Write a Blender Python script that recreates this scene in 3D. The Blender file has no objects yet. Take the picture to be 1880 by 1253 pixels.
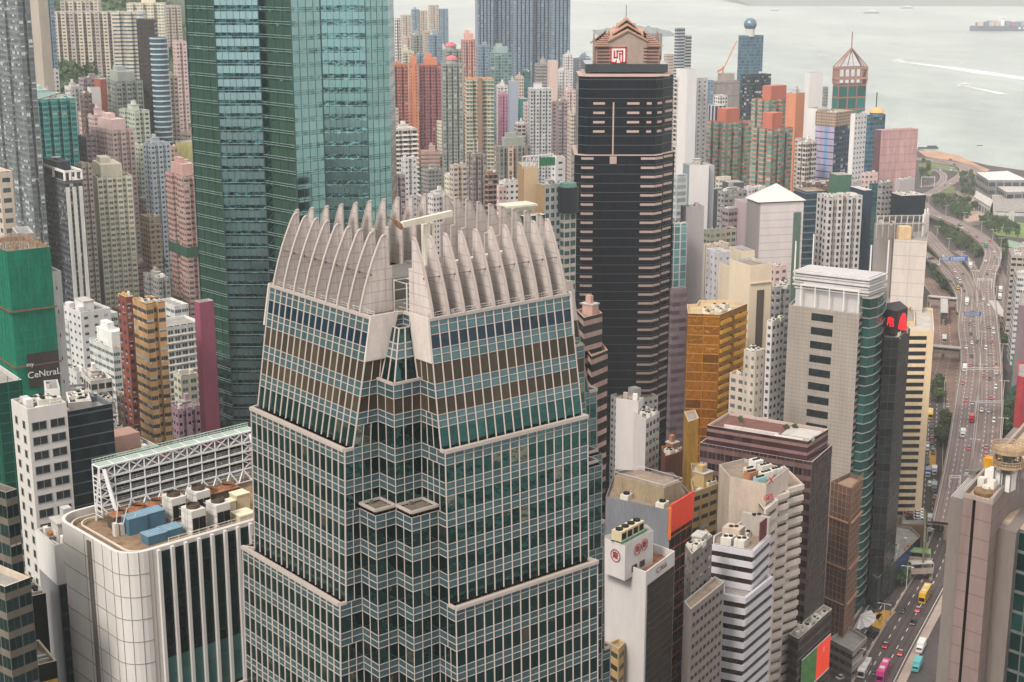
import bpy, bmesh, math, random
from mathutils import Vector, Matrix
R = random.Random(7)
S = bpy.context.scene
COL = S.collection
rad = math.radians
# ---------------------------------------------------------------- camera
H, TH, F = 245.0, rad(14.4), 2750.0
cd = bpy.data.cameras.new("camera"); cam = bpy.data.objects.new("camera", cd); COL.objects.link(cam)
cam.location = (0, 0, H); cam.rotation_euler = (rad(90 - 14.4), 0, 0)
cd.sensor_width = 36; cd.lens = 36 * F / 1880; cd.clip_start = 1; cd.clip_end = 60000
S.camera = cam
# ---------------------------------------------------------------- world, sun, exposure
W = bpy.data.worlds.new("World"); S.world = W; W.use_nodes = True
nt = W.node_tree; nt.nodes.clear()
out = nt.nodes.new('ShaderNodeOutputWorld'); bg = nt.nodes.new('ShaderNodeBackground')
sky = nt.nodes.new('ShaderNodeTexSky'); sky.sky_type = 'NISHITA'; sky.sun_disc = False
SUN_EL, SUN_AZ = 46, 215
sky.sun_elevation = rad(SUN_EL); sky.sun_rotation = rad(SUN_AZ); sky.air_density = 1.0; sky.dust_density = 4.0
hs = nt.nodes.new('ShaderNodeHueSaturation'); hs.inputs['Saturation'].default_value = 0.22
mx = nt.nodes.new('ShaderNodeMix'); mx.data_type = 'RGBA'; mx.inputs[0].default_value = 0.6
mx.inputs[7].default_value = (9.2, 8.9, 8.7, 1)          # the even cloud deck in front of the clear sky
nt.links.new(sky.outputs[0], hs.inputs['Color']); nt.links.new(hs.outputs[0], mx.inputs[6])
nt.links.new(mx.outputs[2], bg.inputs[0]); nt.links.new(bg.outputs[0], out.inputs[0])
bg.inputs[1].default_value = 0.11
sl = bpy.data.lights.new("sun", 'SUN'); sun = bpy.data.objects.new("sun", sl); COL.objects.link(sun)
sl.energy = 2.0; sl.angle = rad(14); sl.color = (1, .93, .85)
sa = rad(SUN_AZ)
sd = Vector((math.sin(sa) * math.cos(rad(SUN_EL)), math.cos(sa) * math.cos(rad(SUN_EL)), math.sin(rad(SUN_EL))))
sun.rotation_euler = sd.to_track_quat('Z', 'Y').to_euler(); sun.location = (0, 0, 600)
vs = S.view_settings; S.display_settings.display_device = 'sRGB'
vs.view_transform = 'Standard'; vs.look = 'None'; vs.gamma = 1; vs.use_curve_mapping = False
vs.exposure = 0.55; HAZE = .000088
cy = S.cycles; cy.max_bounces = 6; cy.diffuse_bounces = 1; cy.glossy_bounces = 3; cy.volume_bounces = 2
cy.transmission_bounces = 2; cy.transparent_max_bounces = 6; cy.use_denoising = True
cy.caustics_reflective = False; cy.caustics_refractive = False
try: cy.denoiser = 'OPENIMAGEDENOISE'
except Exception: pass
# ---------------------------------------------------------------- projection: photo pixel -> place in the city
CT, ST = math.cos(TH), math.sin(TH)
def tphi(y): return math.tan(TH + math.atan((y - 626.5) / F))
def P(px, py, z=None, D=None):
    t = tphi(py)
    if D is not None: z = H - D * t
    else: D = (H - z) / t
    return Vector(((px - 940) / F * (D * CT + (H - z) * ST), D, z))
def XD(px, D, z): return (px - 940) / F * (D * CT + (H - z) * ST)
def ground(x, y):
    u = -x - 20 + (min(y, 1400) - 500) * .12 - max(0, y - 1800) * .25
    if u <= 0: return 4.0
    k = min(1, max(0, (y - 850) / 380)); return min(4 + (.2 + .16 * k * k * (3 - 2 * k)) * u, 330)
# ---------------------------------------------------------------- materials
def lin(v):
    v /= 255.0
    return v / 12.92 if v <= .04045 else ((v + .055) / 1.055) ** 2.4
def c(r, g, b, k=1.0): return (lin(r) * k, lin(g) * k, lin(b) * k)
MATS = {}
class NG:
    def __init__(s, name):
        s.m = bpy.data.materials.new(name); s.m.use_nodes = True; s.t = s.m.node_tree; s.t.nodes.clear()
        s.o = s.t.nodes.new('ShaderNodeOutputMaterial'); s.b = s.t.nodes.new('ShaderNodeBsdfPrincipled')
        s.t.links.new(s.b.outputs[0], s.o.inputs[0])
    def n(s, typ, **k):
        n = s.t.nodes.new(typ)
        for a, v in k.items(): setattr(n, a, v)
        return n
    def l(s, a, b): s.t.links.new(a, b)
    def mth(s, op, a, b=0.0, d=None):
        n = s.n('ShaderNodeMath', operation=op)
        for i, v in enumerate((a, b) if d is None else (a, b, d)):
            if isinstance(v, (int, float)): n.inputs[i].default_value = v
            else: s.l(v, n.inputs[i])
        return n.outputs[0]
    def mix(s, f, a, b):
        n = s.n('ShaderNodeMix', data_type='RGBA')
        for i, v in ((0, f), (6, a), (7, b)):
            if isinstance(v, (int, float)): n.inputs[i].default_value = v
            elif isinstance(v, tuple): n.inputs[i].default_value = (*v[:3], 1)
            else: s.l(v, n.inputs[i])
        return n.outputs[2]
    def noise(s, vec, scale, detail=3, rough=.6, out=0):
        n = s.n('ShaderNodeTexNoise'); n.inputs['Scale'].default_value = scale
        n.inputs['Detail'].default_value = detail; n.inputs['Roughness'].default_value = rough
        if vec is not None: s.l(vec, n.inputs['Vector'])
        return n.outputs[out]
    def bump(s, h, strength=.3, dist=.1):
        n = s.n('ShaderNodeBump'); n.inputs['Strength'].default_value = strength; n.inputs['Distance'].default_value = dist
        s.l(h, n.inputs['Height']); s.l(n.outputs[0], s.b.inputs['Normal'])
def plain(name, col, rough=.75, metal=0.0, var=.18, scale=.15, streak=True, emit=0, spec=.22, bump=0):
    if name in MATS: return MATS[name]
    g = NG(name); tc = g.n('ShaderNodeTexCoord')
    mp = g.n('ShaderNodeMapping'); g.l(tc.outputs['Object'], mp.inputs[0])
    mp.inputs['Scale'].default_value = (1, 1, .25 if streak else 1)
    a = g.noise(mp.outputs[0], scale, 5, .65); b = g.noise(mp.outputs[0], scale * 9, 3, .6)
    f = g.mth('ADD', g.mth('MULTIPLY', a, .65), g.mth('MULTIPLY', b, .35))
    f = g.mth('MULTIPLY_ADD', f, 2.6, -.8)
    f = g.mth('MINIMUM', g.mth('MAXIMUM', f, 0.), 1.)
    lo = tuple(x * (1 - var * 1.5) for x in col); hi = tuple(min(1, x * (1 + var * .5)) for x in col)
    g.l(g.mix(f, lo, hi), g.b.inputs['Base Color'])
    g.b.inputs['Roughness'].default_value = rough; g.b.inputs['Metallic'].default_value = metal
    g.b.inputs['Specular IOR Level'].default_value = spec
    if emit:
        g.b.inputs['Emission Color'].default_value = (*col, 1); g.b.inputs['Emission Strength'].default_value = emit
    if bump: g.bump(b, bump, .1)
    MATS[name] = g.m
    return g.m
def fac(name, wall, glass=(.03, .05, .06), win=(.18, .82, .28, .78), div=0, frame=None, curtain=.15, ac=0.0,
        rough=.12, metal=0.0, band=None, bandw=(.0, .12), joint=0.0, stripe=None, dirt=.3, gvar=.8, wrough=.8, wmetal=0.0, wob=.12, curt=None, spec=.3):
    """Facade: UV cell = one bay x one storey. win = x0,x1,y0,y1 of the opening inside the cell."""
    if name in MATS: return MATS[name]
    g = NG(name); uv = g.n('ShaderNodeUVMap'); sp = g.n('ShaderNodeSeparateXYZ'); g.l(uv.outputs[0], sp.inputs[0])
    u, v = sp.outputs[0], sp.outputs[1]
    fu, fv = g.mth('FRACT', u), g.mth('FRACT', v); iu, iv = g.mth('FLOOR', u), g.mth('FLOOR', v)
    def rng(x, a, b):
        if a <= 0 and b >= 1: return None
        return g.mth('MULTIPLY', g.mth('GREATER_THAN', x, a), g.mth('LESS_THAN', x, b))
    def both(p, q):
        if p is None: return q
        if q is None: return p
        return g.mth('MULTIPLY', p, q)
    m = both(rng(fu, win[0], win[1]), rng(fv, win[2], win[3]))
    if m is None: m = g.mth('GREATER_THAN', fu, -1.0)
    oi = g.n('ShaderNodeObjectInfo')
    cb = g.n('ShaderNodeCombineXYZ'); g.l(iu, cb.inputs[0]); g.l(iv, cb.inputs[1]); g.l(oi.outputs['Random'], cb.inputs[2])
    wn = g.n('ShaderNodeTexWhiteNoise', noise_dimensions='3D'); g.l(cb.outputs[0], wn.inputs[0])
    r = wn.outputs['Value']; rc = g.n('ShaderNodeSeparateColor'); g.l(wn.outputs['Color'], rc.inputs[0])
    tc = g.n('ShaderNodeTexCoord'); mp = g.n('ShaderNodeMapping'); g.l(tc.outputs['Object'], mp.inputs[0])
    mp.inputs['Scale'].default_value = (1, 1, .2)
    ns = g.noise(mp.outputs[0], .25, 4, .7)
    gl = g.mix(g.mth('MULTIPLY', r, gvar), tuple(x * .55 for x in glass), tuple(min(1, x * 1.7) for x in glass))
    if curtain > 0:
        cm = g.mth('LESS_THAN', rc.outputs[1], curtain)
        # a drawn blind covers part of the opening
        part = g.mth('GREATER_THAN', fv, g.mth('MULTIPLY_ADD', rc.outputs[2], win[3] - win[2], win[2]))
        gl = g.mix(g.mth('MULTIPLY', cm, part), gl, curt or (.42, .40, .36))
    dn = g.mth('MULTIPLY_ADD', ns, 2.2, -.6); dn = g.mth('MINIMUM', g.mth('MAXIMUM', dn, 0.), 1.)
    wc = g.mix(dn, tuple(x * (1 - dirt * 1.6) for x in wall), wall)
    if stripe:   # every n-th bay another colour: (n, k, colour)
        sm = g.mth('COMPARE', g.mth('MODULO', iu, float(stripe[0])), float(stripe[1]), .3)
        wc = g.mix(sm, wc, stripe[2])
    if band:
        wc = g.mix(rng(fv, *bandw), wc, band)
    if joint > 0:
        jm = g.mth('MAXIMUM', g.mth('LESS_THAN', fv, joint), g.mth('LESS_THAN', fu, joint * .6))
        wc = g.mix(jm, wc, tuple(x * .45 for x in wall))
    fm = None
    if div:
        fd = g.mth('FRACT', g.mth('MULTIPLY', g.mth('SUBTRACT', fu, win[0]), div / (win[1] - win[0])))
        dm = g.mth('LESS_THAN', g.mth('ABSOLUTE', g.mth('SUBTRACT', fd, .5)), .5 - .07)
        fm = g.mth('MULTIPLY', m, g.mth('SUBTRACT', 1., dm)); gm = g.mth('MULTIPLY', m, dm)
    else: gm = m
    col = g.mix(m, wc, gl)
    if fm is not None: col = g.mix(fm, col, frame or tuple(x * .8 for x in wall))
    if ac > 0:
        am = both(rng(fu, win[0] + .05, win[0] + .32), rng(fv, win[2] - .16, win[2] + .04))
        am = g.mth('MULTIPLY', am, g.mth('LESS_THAN', rc.outputs[0], ac))
        col = g.mix(am, col, (.5, .5, .48)); gm = g.mth('MULTIPLY', gm, g.mth('SUBTRACT', 1., am))
    g.l(col, g.b.inputs['Base Color'])
    g.l(g.mth('MULTIPLY_ADD', gm, rough - wrough, wrough), g.b.inputs['Roughness'])
    if metal or wmetal: g.l(g.mth('MULTIPLY_ADD', gm, metal - wmetal, wmetal), g.b.inputs['Metallic'])
    g.b.inputs['Specular IOR Level'].default_value = spec
    hgt = g.mth('MULTIPLY', gm, -1.0)
    b1 = g.n('ShaderNodeBump'); b1.inputs['Strength'].default_value = .5; b1.inputs['Distance'].default_value = .25; g.l(hgt, b1.inputs['Height'])
    if wob:
        # panes sit a little out of true, each its own way, and bow slightly: reflections break up at the joints
        w2 = g.noise(tc.outputs['Object'], .55, 2, .5)
        w3 = g.mth('ADD', g.mth('MULTIPLY', w2, 1.2), g.mth('MULTIPLY', g.mth('MULTIPLY', g.mth('SUBTRACT', r, .5), fu), .35))
        b2 = g.n('ShaderNodeBump'); b2.inputs['Strength'].default_value = wob; b2.inputs['Distance'].default_value = .5
        g.l(g.mth('MULTIPLY', w3, gm), b2.inputs['Height']); g.l(b1.outputs[0], b2.inputs['Normal']); g.l(b2.outputs[0], g.b.inputs['Normal'])
    else: g.l(b1.outputs[0], g.b.inputs['Normal'])
    MATS[name] = g.m
    return g.m
# ---------------------------------------------------------------- mesh builder
def wloc(o):
    v = Vector((0, 0, 0))
    while o is not None: v = v + o.location; o = o.parent
    return v
class MB:
    def __init__(s): s.v = []; s.f = []; s.mi = []; s.uv = []
    def face(s, pts, mi=0, uv=None):
        n = len(s.v); s.v += [tuple(p) for p in pts]; s.f.append(list(range(n, n + len(pts)))); s.mi.append(mi)
        s.uv += uv if uv else [(0.01, 0.01)] * len(pts)
        return s
    def prism(s, poly, z0, z1, mi=0, cap=None, bay=0, fl=0, top=0.0, bottom=False, blank=(), bmi=None):
        n = len(poly)
        for i in range(n):
            a, b = poly[i], poly[(i + 1) % n]
            L = math.hypot(b[0] - a[0], b[1] - a[1])
            if L < 1e-4: continue
            q = [(a[0], a[1], z0), (b[0], b[1], z0), (b[0], b[1], z1), (a[0], a[1], z1)]
            if bay and i not in blank and L > bay * .45:
                k = max(1, round(L / bay)); u0 = i * 40 + 3; v0 = (z0 - z1 + top) / fl; v1 = top / fl
                s.face(q, mi, [(u0, v0), (u0 + k, v0), (u0 + k, v1), (u0, v1)])
            else: s.face(q, (bmi if bmi is not None else mi) if i in blank else mi)
        if cap is not None: s.face([(p[0], p[1], z1) for p in poly], cap)
        if bottom: s.face([(p[0], p[1], z0) for p in reversed(poly)], mi)
        return s
    def box(s, x, y, z, sx, sy, sz, rot=0.0, mi=0, bottom=True):
        """box standing on z, centred on x,y"""
        ca, sn = math.cos(rot), math.sin(rot)
        p = [(x + a * sx / 2 * ca - b * sy / 2 * sn, y + a * sx / 2 * sn + b * sy / 2 * ca) for a, b in ((-1, -1), (1, -1), (1, 1), (-1, 1))]
        s.prism(p, z, z + sz, mi, mi, bottom=bottom); return s
    def bar(s, p, q, w, mi=0, w2=None):
        p, q = Vector(p), Vector(q); d = (q - p)
        if d.length < 1e-6: return s
        d.normalize(); up = Vector((0, 0, 1)) if abs(d.z) < .9 else Vector((1, 0, 0))
        a = d.cross(up).normalized() * (w / 2); b = d.cross(a).normalized() * ((w2 or w) / 2)
        c0 = [p + a + b, p - a + b, p - a - b, p + a - b]; c1 = [x + (q - p) for x in c0]
        for i in range(4):
            j = (i + 1) % 4; s.face([c0[i], c0[j], c1[j], c1[i]], mi)
        s.face(c0[::-1], mi); s.face(c1, mi); return s
    def cyl(s, x, y, z0, z1, r0, r1=None, n=16, mi=0, cap=True):
        r1 = r0 if r1 is None else r1
        a = [(x + r0 * math.cos(2 * math.pi * k / n), y + r0 * math.sin(2 * math.pi * k / n), z0) for k in range(n)]
        b = [(x + r1 * math.cos(2 * math.pi * k / n), y + r1 * math.sin(2 * math.pi * k / n), z1) for k in range(n)]
        for k in range(n): s.face([a[k], a[(k + 1) % n], b[(k + 1) % n], b[k]], mi)
        if cap: s.face(b, mi); s.face(a[::-1], mi)
        return s
    def build(s, name, mats, parent=None, local=False, smooth=False):
        o0 = Vector((0, 0, 0)) if (parent is None or local) else wloc(parent)
        me = bpy.data.meshes.new(name)
        me.from_pydata([(p[0] - o0.x, p[1] - o0.y, p[2] - o0.z) for p in s.v], [], s.f)
        if not isinstance(mats, (list, tuple)): mats = [mats]
        for m in mats: me.materials.append(m)
        me.polygons.foreach_set('material_index', s.mi)
        ul = me.uv_layers.new(name='UVMap')
        ul.data.foreach_set('uv', [x for t in s.uv for x in t])
        if smooth: me.shade_smooth()
        me.update()
        o = bpy.data.objects.new(name, me); COL.objects.link(o)
        if parent: o.parent = parent
        return o
def tag(o, label=None, cat=None, group=None, kind=None):
    if label: o['label'] = label
    if cat: o['category'] = cat
    if group: o['group'] = group
    if kind: o['kind'] = kind
    return o
def thing(name, label, cat, loc=(0, 0, 0), group=None, rz=0):
    o = bpy.data.objects.new(name, None); COL.objects.link(o); o.location = loc; o.rotation_euler = (0, 0, rz)
    o.empty_display_size = 1
    return tag(o, label, cat, group)
def dup(root, loc, rz=0, label=None, group=None, sc=None, swap=None):
    r = root.copy(); COL.objects.link(r); r.location = loc; r.rotation_euler = (0, 0, rz)
    if sc: r.scale = sc if isinstance(sc, tuple) else (sc,) * 3
    if label: r['label'] = label
    if group: r['group'] = group
    for ch in list(root.children):
        d = ch.copy(); COL.objects.link(d); d.parent = r
        if swap and ch.name.split('.')[0] in swap:
            d.material_slots[0].link = 'OBJECT'; d.material_slots[0].material = swap[ch.name.split('.')[0]]
        for g in list(ch.children):
            e = g.copy(); COL.objects.link(e); e.parent = d
    return r
def inset(poly, d):
    n = len(poly); res = []
    for i in range(n):
        a, b, e = Vector(poly[i - 1][:2]), Vector(poly[i][:2]), Vector(poly[(i + 1) % n][:2])
        u, w = (b - a), (e - b)
        if u.length < 1e-6 or w.length < 1e-6: res.append((b.x, b.y)); continue
        u.normalize(); w.normalize(); n1, n2 = Vector((-u.y, u.x)), Vector((-w.y, w.x))
        k = 1 + n1.dot(n2)
        o = (n1 + n2) * (d / k) if k > .15 else n1 * d
        res.append((b.x + o.x, b.y + o.y))
    return res
def notched(p, q, n, d, frac=.4):
    """edge p->q (interior on its left) with n recesses d deep"""
    p, q = Vector(p), Vector(q); L = (q - p).length; t = (q - p) / L; nn = Vector((-t.y, t.x))
    if n <= 0: return [tuple(p)]
    seg = L / (n + (n + 1) * (1 - frac) / frac); a = seg * (1 - frac) / frac; r = [tuple(p)]; s = a
    for i in range(n):
        r += [tuple(p + t * s), tuple(p + t * s + nn * d), tuple(p + t * (s + seg) + nn * d), tuple(p + t * (s + seg))]
        s += seg + a
    return r
def text_mesh(name, body, mat, size, loc, rx, rz, parent=None, extrude=.03, align='CENTER', sx=1.0):
    cu = bpy.data.curves.new(name, 'FONT'); cu.body = body; cu.size = size; cu.extrude = extrude; cu.align_x = align; cu.align_y = 'CENTER'
    t = bpy.data.objects.new(name, cu); COL.objects.link(t)
    bpy.context.view_layer.update()
    me = bpy.data.meshes.new_from_object(t.evaluated_get(bpy.context.evaluated_depsgraph_get()))
    bpy.data.objects.remove(t); me.name = name
    o = bpy.data.objects.new(name, me); COL.objects.link(o); me.materials.clear(); me.materials.append(mat)
    l = Vector(loc) - wloc(parent)
    o.location = l; o.rotation_euler = (rx, 0, rz); o.scale = (sx, 1, 1)
    if parent: o.parent = parent
    return o
# ---------------------------------------------------------------- common materials
CONC = plain('concrete', c(176, 168, 158)); CONCD = plain('dark_concrete', c(110, 106, 102)); WHT = plain('white_paint', c(226, 220, 214), .6, var=.12)
ROOFT = plain('roof_brown', c(150, 132, 116), .9, var=.35, scale=.3); ROOFG = plain('roof_grey', c(158, 152, 146), .9, var=.3, scale=.3)
ROOFL = plain('roof_light', c(190, 184, 176), .9, var=.25, scale=.3)
ROOFE = plain('roof_green', c(96, 122, 84), .95, var=.3, scale=.3)
STEEL = plain('pale_steel', c(214, 212, 208), .45, .2, var=.1); DARK = plain('dark_metal', c(46, 48, 50), .5, .3)
ACW = plain('ac_casing', c(214, 208, 196), .5, var=.2, scale=.8); BLACK = plain('black_grille', c(22, 24, 25), .7)
GREENP = plain('green_pipe', c(60, 140, 110), .6); RUST = plain('rust_orange', c(172, 118, 84), .8, var=.35, scale=.6)
GLD = plain('dark_glass', c(26, 40, 44), .08, var=.4, scale=.4, spec=.8); GLT = plain('teal_glass', c(40, 84, 88), .08, var=.4, scale=.4, spec=.8)
# ---------------------------------------------------------------- generic building
def rect_from(xl, xc, xr, yt, D, ang, wl=None, wr=None):
    C = P(xc, yt, D=D); a = rad(ang); dr = Vector((math.cos(a), math.sin(a))); dl = Vector((-dr.y, dr.x)); z = C.z
    def solve(px, d):
        k = px - 940; den = F * d.x - k * d.y * CT
        return (k * (C.y * CT + (H - z) * ST) - F * C.x) / den if abs(den) > 1e-6 else 15
    if wr is None: wr = solve(xr, dr)
    if wl is None: wl = solve(xl, dl)
    if not 2 < wr < 140: print('BADW r', xl, xc, xr, yt, D, ang, round(wr, 1)); wr = 15
    if not 2 < wl < 140: print('BADW l', xl, xc, xr, yt, D, ang, round(wl, 1)); wl = 15
    return Vector((C.x, C.y)), dr, dl, wr, wl, z
FOOT = []; ZONE = False
def RD(D): return D if D < 500 or D > 900 else (D * .9 + 310 if D <= 760 else D + 200)
def roof_kit(root, C, dr, dl, wr, wl, z, kit, wallm, seed):
    """lift house, tanks, coolers and pipes fixed to a roof"""
    rr = random.Random(seed); rot = math.atan2(dr.y, dr.x)
    def at(u, v): return C + dr * (u * wr) + dl * (v * wl)
    if 'h' in kit and min(wr, wl) > 6.5:      # lift house
        u, v = rr.uniform(.4, .6), rr.uniform(.42, .6); su, sv = wr * rr.uniform(.28, .42), wl * rr.uniform(.28, .42); h = min(rr.uniform(3.2, 5.5), min(wr, wl) * .38)
        p = at(u, v); m = MB().box(p.x, p.y, z - .1, su, sv, h + .1, rot, 0)
        m.box(p.x, p.y, z + h, su + .5, sv + .5, .35, rot, 1); m.build('lift_house', [wallm, ROOFL], root)
        if rr.random() < .6:
            q = p + dr * (su * rr.uniform(-.2, .2)); MB().box(q.x, q.y, z + h + .35, su * .45, sv * .5, 2.2, rot).build('water_tank', wallm, root)
    if 'H' in kit and min(wr, wl) > 8:
        p = at(.5, .5); MB().box(p.x, p.y, z - .1, wr * .62, wl * .62, 7, rot).build('lift_house', wallm, root)
        p = at(.42, .55); MB().box(p.x, p.y, z + 6.9, wr * .3, wl * .3, 3, rot).build('water_tank', wallm, root)
    if 't' in kit:
        for k in range(2):
            p = at(rr.choice((.22, .78)), rr.uniform(.2, .8)); MB().box(p.x, p.y, z, min(4, wr * .18), min(4, wl * .2), 2.2, rot).build('water_tank', WHT if k else wallm, root)
    if 'a' in kit:      # air conditioning sets
        for k in range(4 + kit.count('a') * 2):
            p = at(rr.uniform(.14, .86), rr.uniform(.14, .86)); s1, s2, hh = rr.uniform(1.2, 2.6), rr.uniform(1.2, 2), rr.uniform(1.2, 2)
            m = MB().box(p.x, p.y, z, s1, s2, hh, rot, 0); m.cyl(p.x, p.y, z + hh, z + hh + .25, min(s1, s2) * .36, n=10, mi=1)
            m.build('air_conditioner', [ACW, BLACK], root)
    if 'p' in kit:
        m = MB()
        for k in range(3):
            v = rr.uniform(.1, .9); a, b = at(.08, v), at(.92, v); m.bar((a.x, a.y, z + .4), (b.x, b.y, z + .4), .25)
        m.build('roof_pipe', STEEL, root)
    if kit and 8 < wr and C.y < 1000:
        for k in range(7 if C.y < 700 else 4):
            p = at(rr.uniform(.08, .92), rr.uniform(.08, .92)); s1 = rr.uniform(.6, 2.2)
            MB().box(p.x, p.y, z, s1, rr.uniform(.6, 1.6), rr.uniform(.5, 1.6), rot).build('roof_unit', rr.choice((ACW, WHT, CONCD, CONC, RUST)), root)
        p, q = at(rr.uniform(.1, .3), .1), at(rr.uniform(.1, .3), .9); MB().bar((p.x, p.y, z + .3), (q.x, q.y, z + .3), .22).build('roof_pipe', STEEL, root)
    if 'm' in kit:
        for k in range(2):
            p = at(rr.uniform(.2, .8), rr.uniform(.3, .8)); MB().bar((p.x, p.y, z), (p.x, p.y, z + rr.uniform(7, 12)), .3).build('antenna', STEEL, root)
def B(label, xl, xc, xr, yt, D, ang, mat, fl=3.0, bay=3.0, nr=0, nl=0, nd=1.6, blank=(), bmat=None, roof=None, kit='ht', wl=None, wr=None,
      zb=None, name='apartment_tower', cat='building', group=None, ledge=None, lmat=None, par=1.2, z0=None, seed=None, cap=None, fins=None):
    if ZONE: D = RD(D)
    C, dr, dl, wr, wl, z = rect_from(xl, xc, xr, yt, D, ang, wl, wr)
    Rr, Bk, L = C + dr * wr, C + dr * wr + dl * wl, C + dl * wl
    cen = (C + Bk) / 2; g0 = ground(cen.x, cen.y) if z0 is None else z0
    root = thing(name, label, cat, (cen.x, cen.y, g0), group)
    rect = [tuple(C), tuple(Rr), tuple(Bk), tuple(L)]
    poly = []; blk = []; cnt = (nr, nl, nr, nl)
    for i in range(4):
        seg = notched(rect[i], rect[(i + 1) % 4], cnt[i], nd)
        if i in blank: blk += list(range(len(poly), len(poly) + len(seg)))
        poly += seg
    roof = roof or ROOFG; zlow = min(ground(*C), ground(*L), ground(*Rr), ground(*Bk)) - 2 if zb is None else zb
    m = MB().prism(poly, zlow, z, 0, None, bay, fl, par, blank=blk, bmi=1 if bmat else None)
    inn = inset(poly, .35)
    for i in range(len(poly)):   # parapet top and inside
        j = (i + 1) % len(poly)
        m.face([(*poly[i], z), (*poly[j], z), (*inn[j], z), (*inn[i], z)], 2)
        m.face([(*inn[j], z - par), (*inn[i], z - par), (*inn[i], z), (*inn[j], z)][::-1], 2)
    capm = cap or plain('parapet_' + mat.name, tuple(min(1, x * 1.05) for x in WALLC.get(mat.name, (.5, .48, .45))))
    m.build('wall', [mat, bmat or mat, capm], root)
    MB().face([(*p, z - par) for p in inn], 0).build('roof', roof, root)
    if ledge:                   # projecting slab edges at every storey
        lm = MB(); k = 1; ring = inset(poly, -ledge[0])
        while z - par - k * fl > zlow + 1 and k < 90:
            zz = z - par - k * fl; lm.prism(ring, zz - ledge[1] / 2, zz + ledge[1] / 2, 0, 0, bottom=True); k += 1
        lm.build('floor_slab_edge', lmat or WHT, root)
    if fins:
        fm = MB()
        for i in (0, 3):
            a, b = Vector(rect[i]), Vector(rect[(i + 1) % 4]); Ln = (b - a).length; k = max(1, round(Ln / fins[0]))
            t = (b - a) / Ln; nn = Vector((t.y, -t.x))
            for j in range(k + 1):
                p = a + t * (Ln * j / k) + nn * (fins[1] / 2); fm.box(p.x, p.y, zlow, fins[2], fins[1], z - zlow - .3, math.atan2(t.y, t.x))
        fm.build('facade_mullion', lmat or WHT, root)
    roof_kit(root, C, dr, dl, wr, wl, z - par, kit, capm, seed if seed is not None else int(xl * 7 + yt))
    FOOT.append((C, dr, dl, wr, wl))
    root['_'] = 0; del root['_']
    return dict(root=root, C=C, dr=dr, dl=dl, wr=wr, wl=wl, z=z, zl=zlow, rot=math.atan2(dr.y, dr.x), capm=capm)
WALLC = {}
_fac = fac
def fac(name, wall, *a, **k):
    WALLC[name] = wall
    return _fac(name, wall, *a, **k)
def windows(bd, side, cols, rows, w, h, z_top, pitch_z, mat, name='window', u0=None, u1=None, proud=.06, fmat=None, sill=None, div=0):
    """individual windows on one side of a building: 'r' right-hand face or 'l' left-hand face; first 100 as parts, the rest one part"""
    C, dr, dl = bd['C'], bd['dr'], bd['dl']
    if side == 'r': o, t, Ln, n = C, dr, bd['wr'], -dl
    else: o, t, Ln, n = C, dl, bd['wl'], -dr
    a0 = (u0 if u0 is not None else .04) * Ln; a1 = (u1 if u1 is not None else .96) * Ln
    me = None; rest = MB(); cnt = bd.setdefault('n', 0); root = bd['root']
    rot = math.atan2(t.y, t.x) if side == 'r' else math.atan2(-t.y, -t.x)
    def shape(m, px, py, z, loc):
        m.box(px, py, z, w, proud * 2, h, loc, 0)
        if fmat:
            f = .12
            ca, sa2 = math.cos(loc), math.sin(loc); ox, oy = -sa2 * -proud, ca * -proud
            m.box(px + ox, py + oy, z - f, w + 2 * f, .1, f, loc, 1); m.box(px + ox, py + oy, z + h, w + 2 * f, .1, f, loc, 1)
            for k in range(div + 2):
                s = -w / 2 + w * k / (div + 1); m.box(px + ox + ca * s, py + oy + sa2 * s, z, f * .7, .1, h, loc, 1)
    proto = MB(); shape(proto, 0, 0, 0, 0); mats = [mat] + ([fmat] if fmat else [])
    for r in range(rows):
        zz = z_top - r * pitch_z - h
        if zz < bd['zl'] + 2: break
        for k in range(cols):
            p = o + t * (a0 + (a1 - a0) * (k + .5) / cols)
            if bd['n'] < 100:
                if me is None: ob = proto.build(name, mats, root, local=True); me = ob.data
                else: ob = bpy.data.objects.new(name, me); COL.objects.link(ob); ob.parent = root
                ob.location = Vector((p.x, p.y, zz)) - root.location; ob.rotation_euler = (0, 0, rot); bd['n'] += 1
            else: shape(rest, p.x, p.y, zz, rot)
    if rest.f: tag(rest.build(name, mats, root), kind='stuff')
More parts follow.
